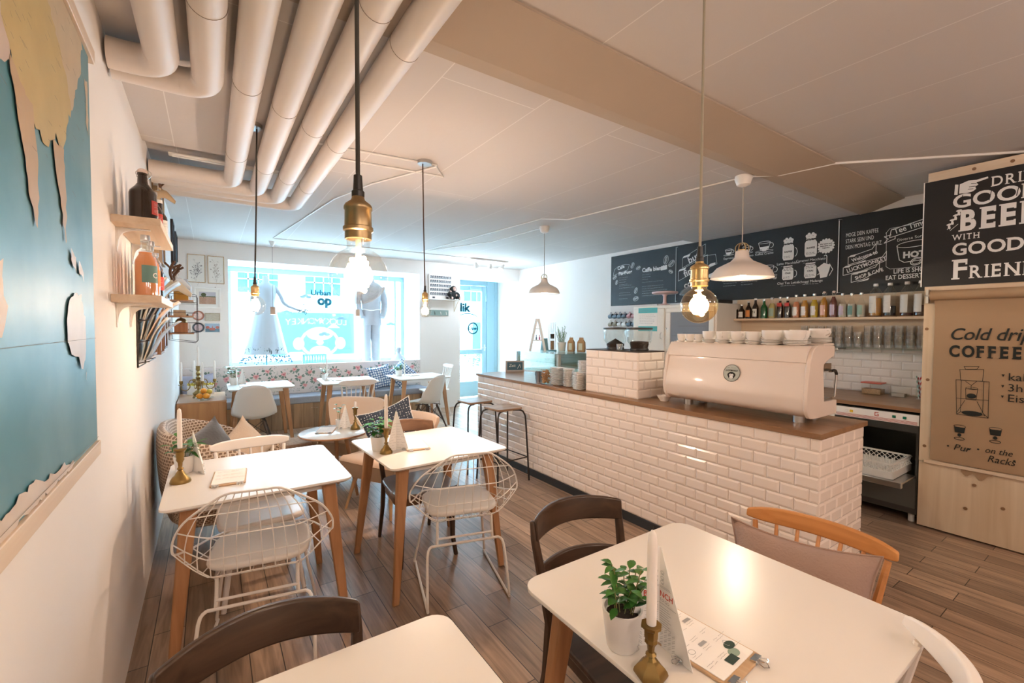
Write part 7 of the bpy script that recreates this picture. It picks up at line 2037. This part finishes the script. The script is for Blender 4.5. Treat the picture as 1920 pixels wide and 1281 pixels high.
for i, (nm, c, polys) in enumerate(land):
    q = Pen((.012, 0, 0), (0, 1, 0), (0, 0, 1), (1, 0, 0), .0012 + .0007 * i)
    for ps in polys:
        out = []
        for k in range(len(ps)):
            a, b = V((*ps[k], 0)), V((*ps[(k + 1) % len(ps)], 0)); n = max(2, int((b - a).length / .018))
            for j in range(n):
                w_ = a.lerp(b, j / n); up = .095 if w_.y > 1.205 else 0
                out.append((w_.x + rl.gauss(0, .005), min(2.328, w_.y + up + rl.gauss(0, .005))))
        q.fill(out)
    q.build(nm, C1(nm, c), t)
q = Pen((.012, 0, 0), (0, 1, 0), (0, 0, 1), (1, 0, 0), .0052)
for k in range(90):
    y, z = rl.uniform(.7, 1.8), rl.uniform(1.85, 2.3)
    q.line([(y, z), (y + rl.uniform(.01, .035), z - rl.uniform(.0, .008))], .0012)
q.line([(-.5, 1.150), (1.88, 1.150)], .0012).line([(-.5, 1.46), (1.88, 1.46)], .0009).build('map_print_lines', mat('map_faint_ink', (.22, .20, .16), .8), t)


# two bottle shelves
def wshelf(label, z, y0, y1, d, group):
    t = thing('wall_shelf', label, 'shelf', (wx((y0 + y1) / 2) + .002, y0, z), 0, group)
    MB().bb(0, d, 0, y1 - y0, -.03, 0).build('shelf_board', W_shelf, t, bevel=.0015)
    for y in (.12, y1 - y0 - .14):
        m = MB(); m.bb(0, d * .72, y - .010, y + .010, -.034, -.0305); m.bb(0, .004, y - .010, y + .010, -.13, -.034)
        ar = crom([(.004, y, -.115), (.012, y, -.07), (.035, y, -.045), (.085, y, -.036)], 5)
        m.loft([[(q.x - .0, y - .004, q.z), (q.x, y + .004, q.z), (q.x * .2, y + .004, min(-.034, q.z + .03)), (q.x * .2, y - .004, min(-.034, q.z + .03))] for q in ar]); m.build('bracket', M_white, t)
    return t


wshelf('upper pale plywood wall shelf holding dark beer bottles', 1.937, 2.33, 3.06, .155, 'bottle shelves on the side wall')
wshelf('lower pale plywood wall shelf holding orange lemonade bottles', 1.622, 2.295, 2.95, .155, 'bottle shelves on the side wall')
UZ, LZ = 1.9375, 1.6225
bottle('beer_bottle', 'big dark swing-top beer bottle at the front of the upper shelf', (-.232, 2.475, UZ), .225, .048, G_brown, lab('red_round_label', (.45, .06, .05)), None, .30, None, 1, True, 0, 'beer bottles on the upper shelf', (.16, .42), 75, long_neck=.34, face=-12)
for k, (y, h, r, lb_, cp, w_) in enumerate(((2.66, .20, .036, L_whi, M_steel, 'second dark beer bottle on the upper shelf, white label and silver cap'), (2.80, .215, .034, L_red, M_steel, 'third dark beer bottle on the upper shelf, red label'), (2.94, .21, .034, L_whi, M_white, 'last dark beer bottle on the upper shelf, behind the others'))):
    bottle('beer_bottle', w_, (-.232 + .01 * k, y, UZ), h, r, G_brown, lb_, cp, .30, None, 1, False, 0, 'beer bottles on the upper shelf', (.15, .5), 150, face=-50)
LQ = [('peach_lemonade', (.80, .32, .13)), ('tangerine_lemonade', (.82, .28, .08)), ('honey_lemonade', (.75, .45, .12)), ('cola', (.020, .008, .006))]
for k, (y, h, q, lb_, w_) in enumerate(((2.415, .255, 0, L_teal, 'front peach lemonade bottle with teal label on the lower shelf'), (2.52, .262, 1, L_whi, 'second lemonade bottle on the lower shelf, tangerine with white label'), (2.62, .262, 0, L_oran, 'third lemonade bottle on the lower shelf with orange label'), (2.72, .25, 2, L_red, 'fourth bottle on the lower shelf, honey coloured with red label'), (2.81, .235, 3, L_red, 'dark cola bottle on the lower shelf'), (2.90, .24, 2, L_whi, 'last bottle on the lower shelf, honey coloured'))):
    bottle('lemonade_bottle', w_, (-.222 - .012 * (k % 2), y, LZ), h, .038 if k == 0 else .033, M_glass, lb_, M_steel, .30, liq(*LQ[q]), .72, False, 0, 'lemonade bottles on the lower shelf', (.22, .50), 140, face=-60 if k else -35, text=('C', .30, .12, M_paper) if k == 0 else None)

# frames seen from the side along the wall
def sideframe(label, y, z, w, h, fm, art, d=.022, group='frames along the side wall', fw=.016):
    t = thing('wall_frame', label, 'picture', (wx(y) + .002, y, z), 0.373, group)
    m = MB(); a, b = w / 2, h / 2
    for y0, y1, z0, z1 in ((-a, a, b - fw, b), (-a, a, -b, -b + fw), (-a, -a + fw, -b + fw, b - fw), (a - fw, a, -b + fw, b - fw)): m.bb(0, d, y0, y1, z0, z1)
    m.build('frame', fm, t, bevel=.0015); MB().bb(0.001, d * .5, -a + fw, a - fw, -b + fw, b - fw).build('print', art, t)
    return t


W_dkf = wood('dark_brown_frame', (.10, .05, .025), (.17, .09, .045), 'Z', 1, .4)
A_blue = mat('blue_art_print', (.15, .24, .36), .6, var=.4, vscale=12); A_dk = mat('dark_teal_print', (.04, .10, .12), .5, var=.3, vscale=12); A_pale = mat('pale_art_print', (.70, .70, .72), .6, var=.1, vscale=9)
sideframe('tall gilt frame high up beyond the upper shelf, beneath the pipes', 4.13, 2.26, .22, .62, W_gilt, A_pale, .03)
sideframe('narrow wooden frame with blue print just past the tall gilt one', 4.60, 2.30, .32, .62, W_gilt, A_blue, .025)
sideframe('large brown frame low on the wall behind the magazine rack', 3.66, 1.52, .26, .42, W_brf, A_pale, .028)
sideframe('wide brown frame next to the string shelf', 4.22, 1.62, .30, .66, W_brf, A_pale, .03)
sideframe('slim dark frame beside the string shelf', 4.72, 1.62, .28, .62, W_dkf, A_pale, .022)
sideframe('black framed teal print, first of the high pair near the window wall', 6.15, 2.38, .30, .52, M_iron, A_dk, .022)
sideframe('black framed teal print, second of the high pair near the window wall', 6.75, 2.36, .34, .50, M_iron, A_dk, .022)

# magazine rack full of magazines
t = thing('magazine_rack', 'flat wire magazine rack on the wall under the lower shelf', 'rack', (wx(3.2) + .002, 3.02, 1.28))
m = MB(); m.tube([(.004, 0, 0), (.004, 0, .36), (.004, .32, .36), (.004, .32, 0)], .004, 6, True)
for k in range(3): m.tube([(.004, 0, .02 + k * .11), (.05, 0.0, .03 + k * .11), (.05, .32, .03 + k * .11), (.004, .32, .02 + k * .11)], .003, 6)
m.build('wire_frame', M_iron, t)
mc = [(.35, .40, .42), (.55, .50, .42), (.30, .36, .44), (.62, .60, .56), (.26, .22, .20), (.60, .46, .36)]
for k in range(3):
    for j in range(3):
        i = k * 3 + j; mt = Matrix.Translation((.013 + j * .011, .16, .035 + k * .11)) @ Matrix.Rotation(R(10 + 7 * j), 4, 'Y')
        m = MB(); m.grid(lambda a, b: mt @ V((.05 * max(0, b - .45) ** 2 * (1 + j), (a - .5) * .25, b * .25)), 3, 10)
        o = m.build('magazine', mat('magazine_cover_%d' % (i % 6), mc[i % 6], .35), solid=.005, smooth=80); o.location = t.location
        tag(o, '%s magazine in the %s tier of the wall rack' % (('front', 'middle', 'back')[2 - j], ('bottom', 'middle', 'top')[k]), 'magazine', 'magazines in the wall rack')

# string shelf with coffee grinder
t = thing('string_shelf', 'wire-sided string shelf with three wooden boards on the side wall', 'shelf', (wx(5.6) + .002, 5.42, 1.33))
for y in (0, .42):
    m = MB(); m.tube([(.003, y, .03), (.21, y, 0.0), (.225, y, .012), (.225, y, .47), (.21, y, .48), (.003, y, .48)], .003, 6, True)
    for z in (.10, .20, .30, .40): m.tube([(.003, y, z), (.225, y, z)], .002, 5)
    m.build('wire_side', M_iron, t)
for z in (.085, .255, .41): MB().bb(.004, .20, .004, .416, z, z + .014).build('board', wood('string_board', (.40, .19, .09), (.52, .28, .15), 'Y', .6, .45), t)
sx0 = wx(5.6) + .002
t = thing('coffee_mill', 'old wooden coffee mill with dark dome on the lowest string shelf board', 'coffee mill', (sx0 + .095, 5.54, 1.33 + .0995))
MB().bb(-.055, .055, -.055, .055, 0, .10).build('wooden_box', wood('mill_wood', (.34, .12, .04), (.46, .18, .07), 'Z', 1, .4), t, bevel=.003)
MB().lathe([(0, .1005), (.05, .1005), (.048, .12), (.03, .14), (.008, .148), (.008, .17), (0, .172)], n=20).build('metal_dome', M_agebrass, t)
m = MB(); m.tube([(0, 0, .165), (.05, .03, .168)], .004, 6); m.ball((.05, .03, .178), .01, 8, 6); m.build('crank', M_iron, t); MB().ball((.058, 0, .03), .007, 8, 6).build('drawer_knob', M_agebrass, t)
o = MB().bb(-.05, .05, -.13, .13, 0, .055).build('wooden_crate', wood('pine_crate', (.50, .34, .20), (.62, .46, .30), 'Y', 1, .6)); o.location = (sx0 + .085, 5.62, 1.33 + .2695); tag(o, 'flat slatted wooden box on the middle string shelf board', 'box')
t = thing('tin_canister', 'amber tin canister on the top string shelf board', 'tin', (sx0 + .10, 5.56, 1.33 + .4245)); MB().bb(-.06, .06, -.07, .07, 0, .15).build('tin', mat('amber_tin', (.38, .18, .03), .3, .6), t, bevel=.004); MB().lathe([(0, .15), (.03, .15), (.03, .165), (0, .17)], n=16).build('lid', M_iron, t)
o = MB().lathe([(0, 0), (.045, 0), (.048, .16), (.02, .20), (.02, .23), (0, .23)], n=20).build('stone_bottle', mat('pale_bottle', (.62, .62, .64), .4)); o.location = (sx0 + .13, 5.74, 1.33 + .4245); tag(o, 'pale stoneware bottle on the top string shelf board', 'bottle')
o = MB().bb(-.05, .05, -.035, .035, 0, .085).build('paper_packet', M_paper); o.location = (sx0 + .12, 5.74, 1.33 + .0995); tag(o, 'small pale packet beside the wooden coffee mill', 'packet')


# cardboard deer trophies
def deer(label, y, z, hc, ac, s, tilt):
    t = thing('deer_trophy', label, 'wall trophy', (wx(y) + .002, y, z), tilt, 'plywood deer trophies')
    M_h, M_a = mat(hc[0], hc[1], .7), mat(ac[0], ac[1], .7)
    MB().lathe([(0, 0), (.07 * s, 0), (.06 * s, .012), (0, .012)], n=20, m=Matrix.Rotation(R(90), 4, 'Y')).build('shield', M_h, t)
    m = MB(); rr = []
    for x, zz, w, h in ((.010, -.02, .035, .075), (.05, .0, .035, .065), (.09, .03, .034, .05), (.13, .025, .030, .04), (.18, -.02, .020, .028), (.215, -.05, .014, .018)):
        rr.append([(x * s + h * .25 * s * math.sin(a), w * s * math.cos(a), zz * s + h * s * math.sin(a)) for a in (2 * PI * i / 14 for i in range(14))])
    m.loft(rr).build('head', M_h, t, smooth=60)
    for q in (-1, 1):
        m = MB(); leaf(m, (.085 * s, q * .03 * s, .06 * s), (-.2, q * 1, .25), .07 * s, .035 * s, .1); m.build('ear', M_h, t, solid=.004)
        m = MB(); b = [(.09 * s, q * .02 * s, .07 * s), (.08 * s, q * .06 * s, .12 * s), (.09 * s, q * .10 * s, .17 * s), (.12 * s, q * .11 * s, .23 * s)]
        m.tube(crom(b, 5), .011 * s, 8); m.tube([b[1], (.12 * s, q * .05 * s, .17 * s)], .009 * s, 7); m.tube([b[2], (.145 * s, q * .08 * s, .20 * s)], .009 * s, 7); m.tube([b[2], (.06 * s, q * .14 * s, .21 * s)], .008 * s, 7); m.build('antler', M_a, t)
    return t


deer('pale deer head with brown antlers high beyond the upper bottle shelf', 3.96, 2.40, ('tan_board', (.52, .38, .24)), ('brown_antler', (.12, .055, .025)), .62, 0)
deer('white deer head with dark antlers past the lower bottle shelf', 4.62, 1.80, ('cream_board', (.74, .64, .50)), ('brown_antler', (.12, .055, .025)), .95, -8)
deer('small all-white deer head above the string shelf', 5.35, 1.90, ('white_board', (.80, .79, .77)), ('white_antler', (.80, .79, .77)), .85, -4)
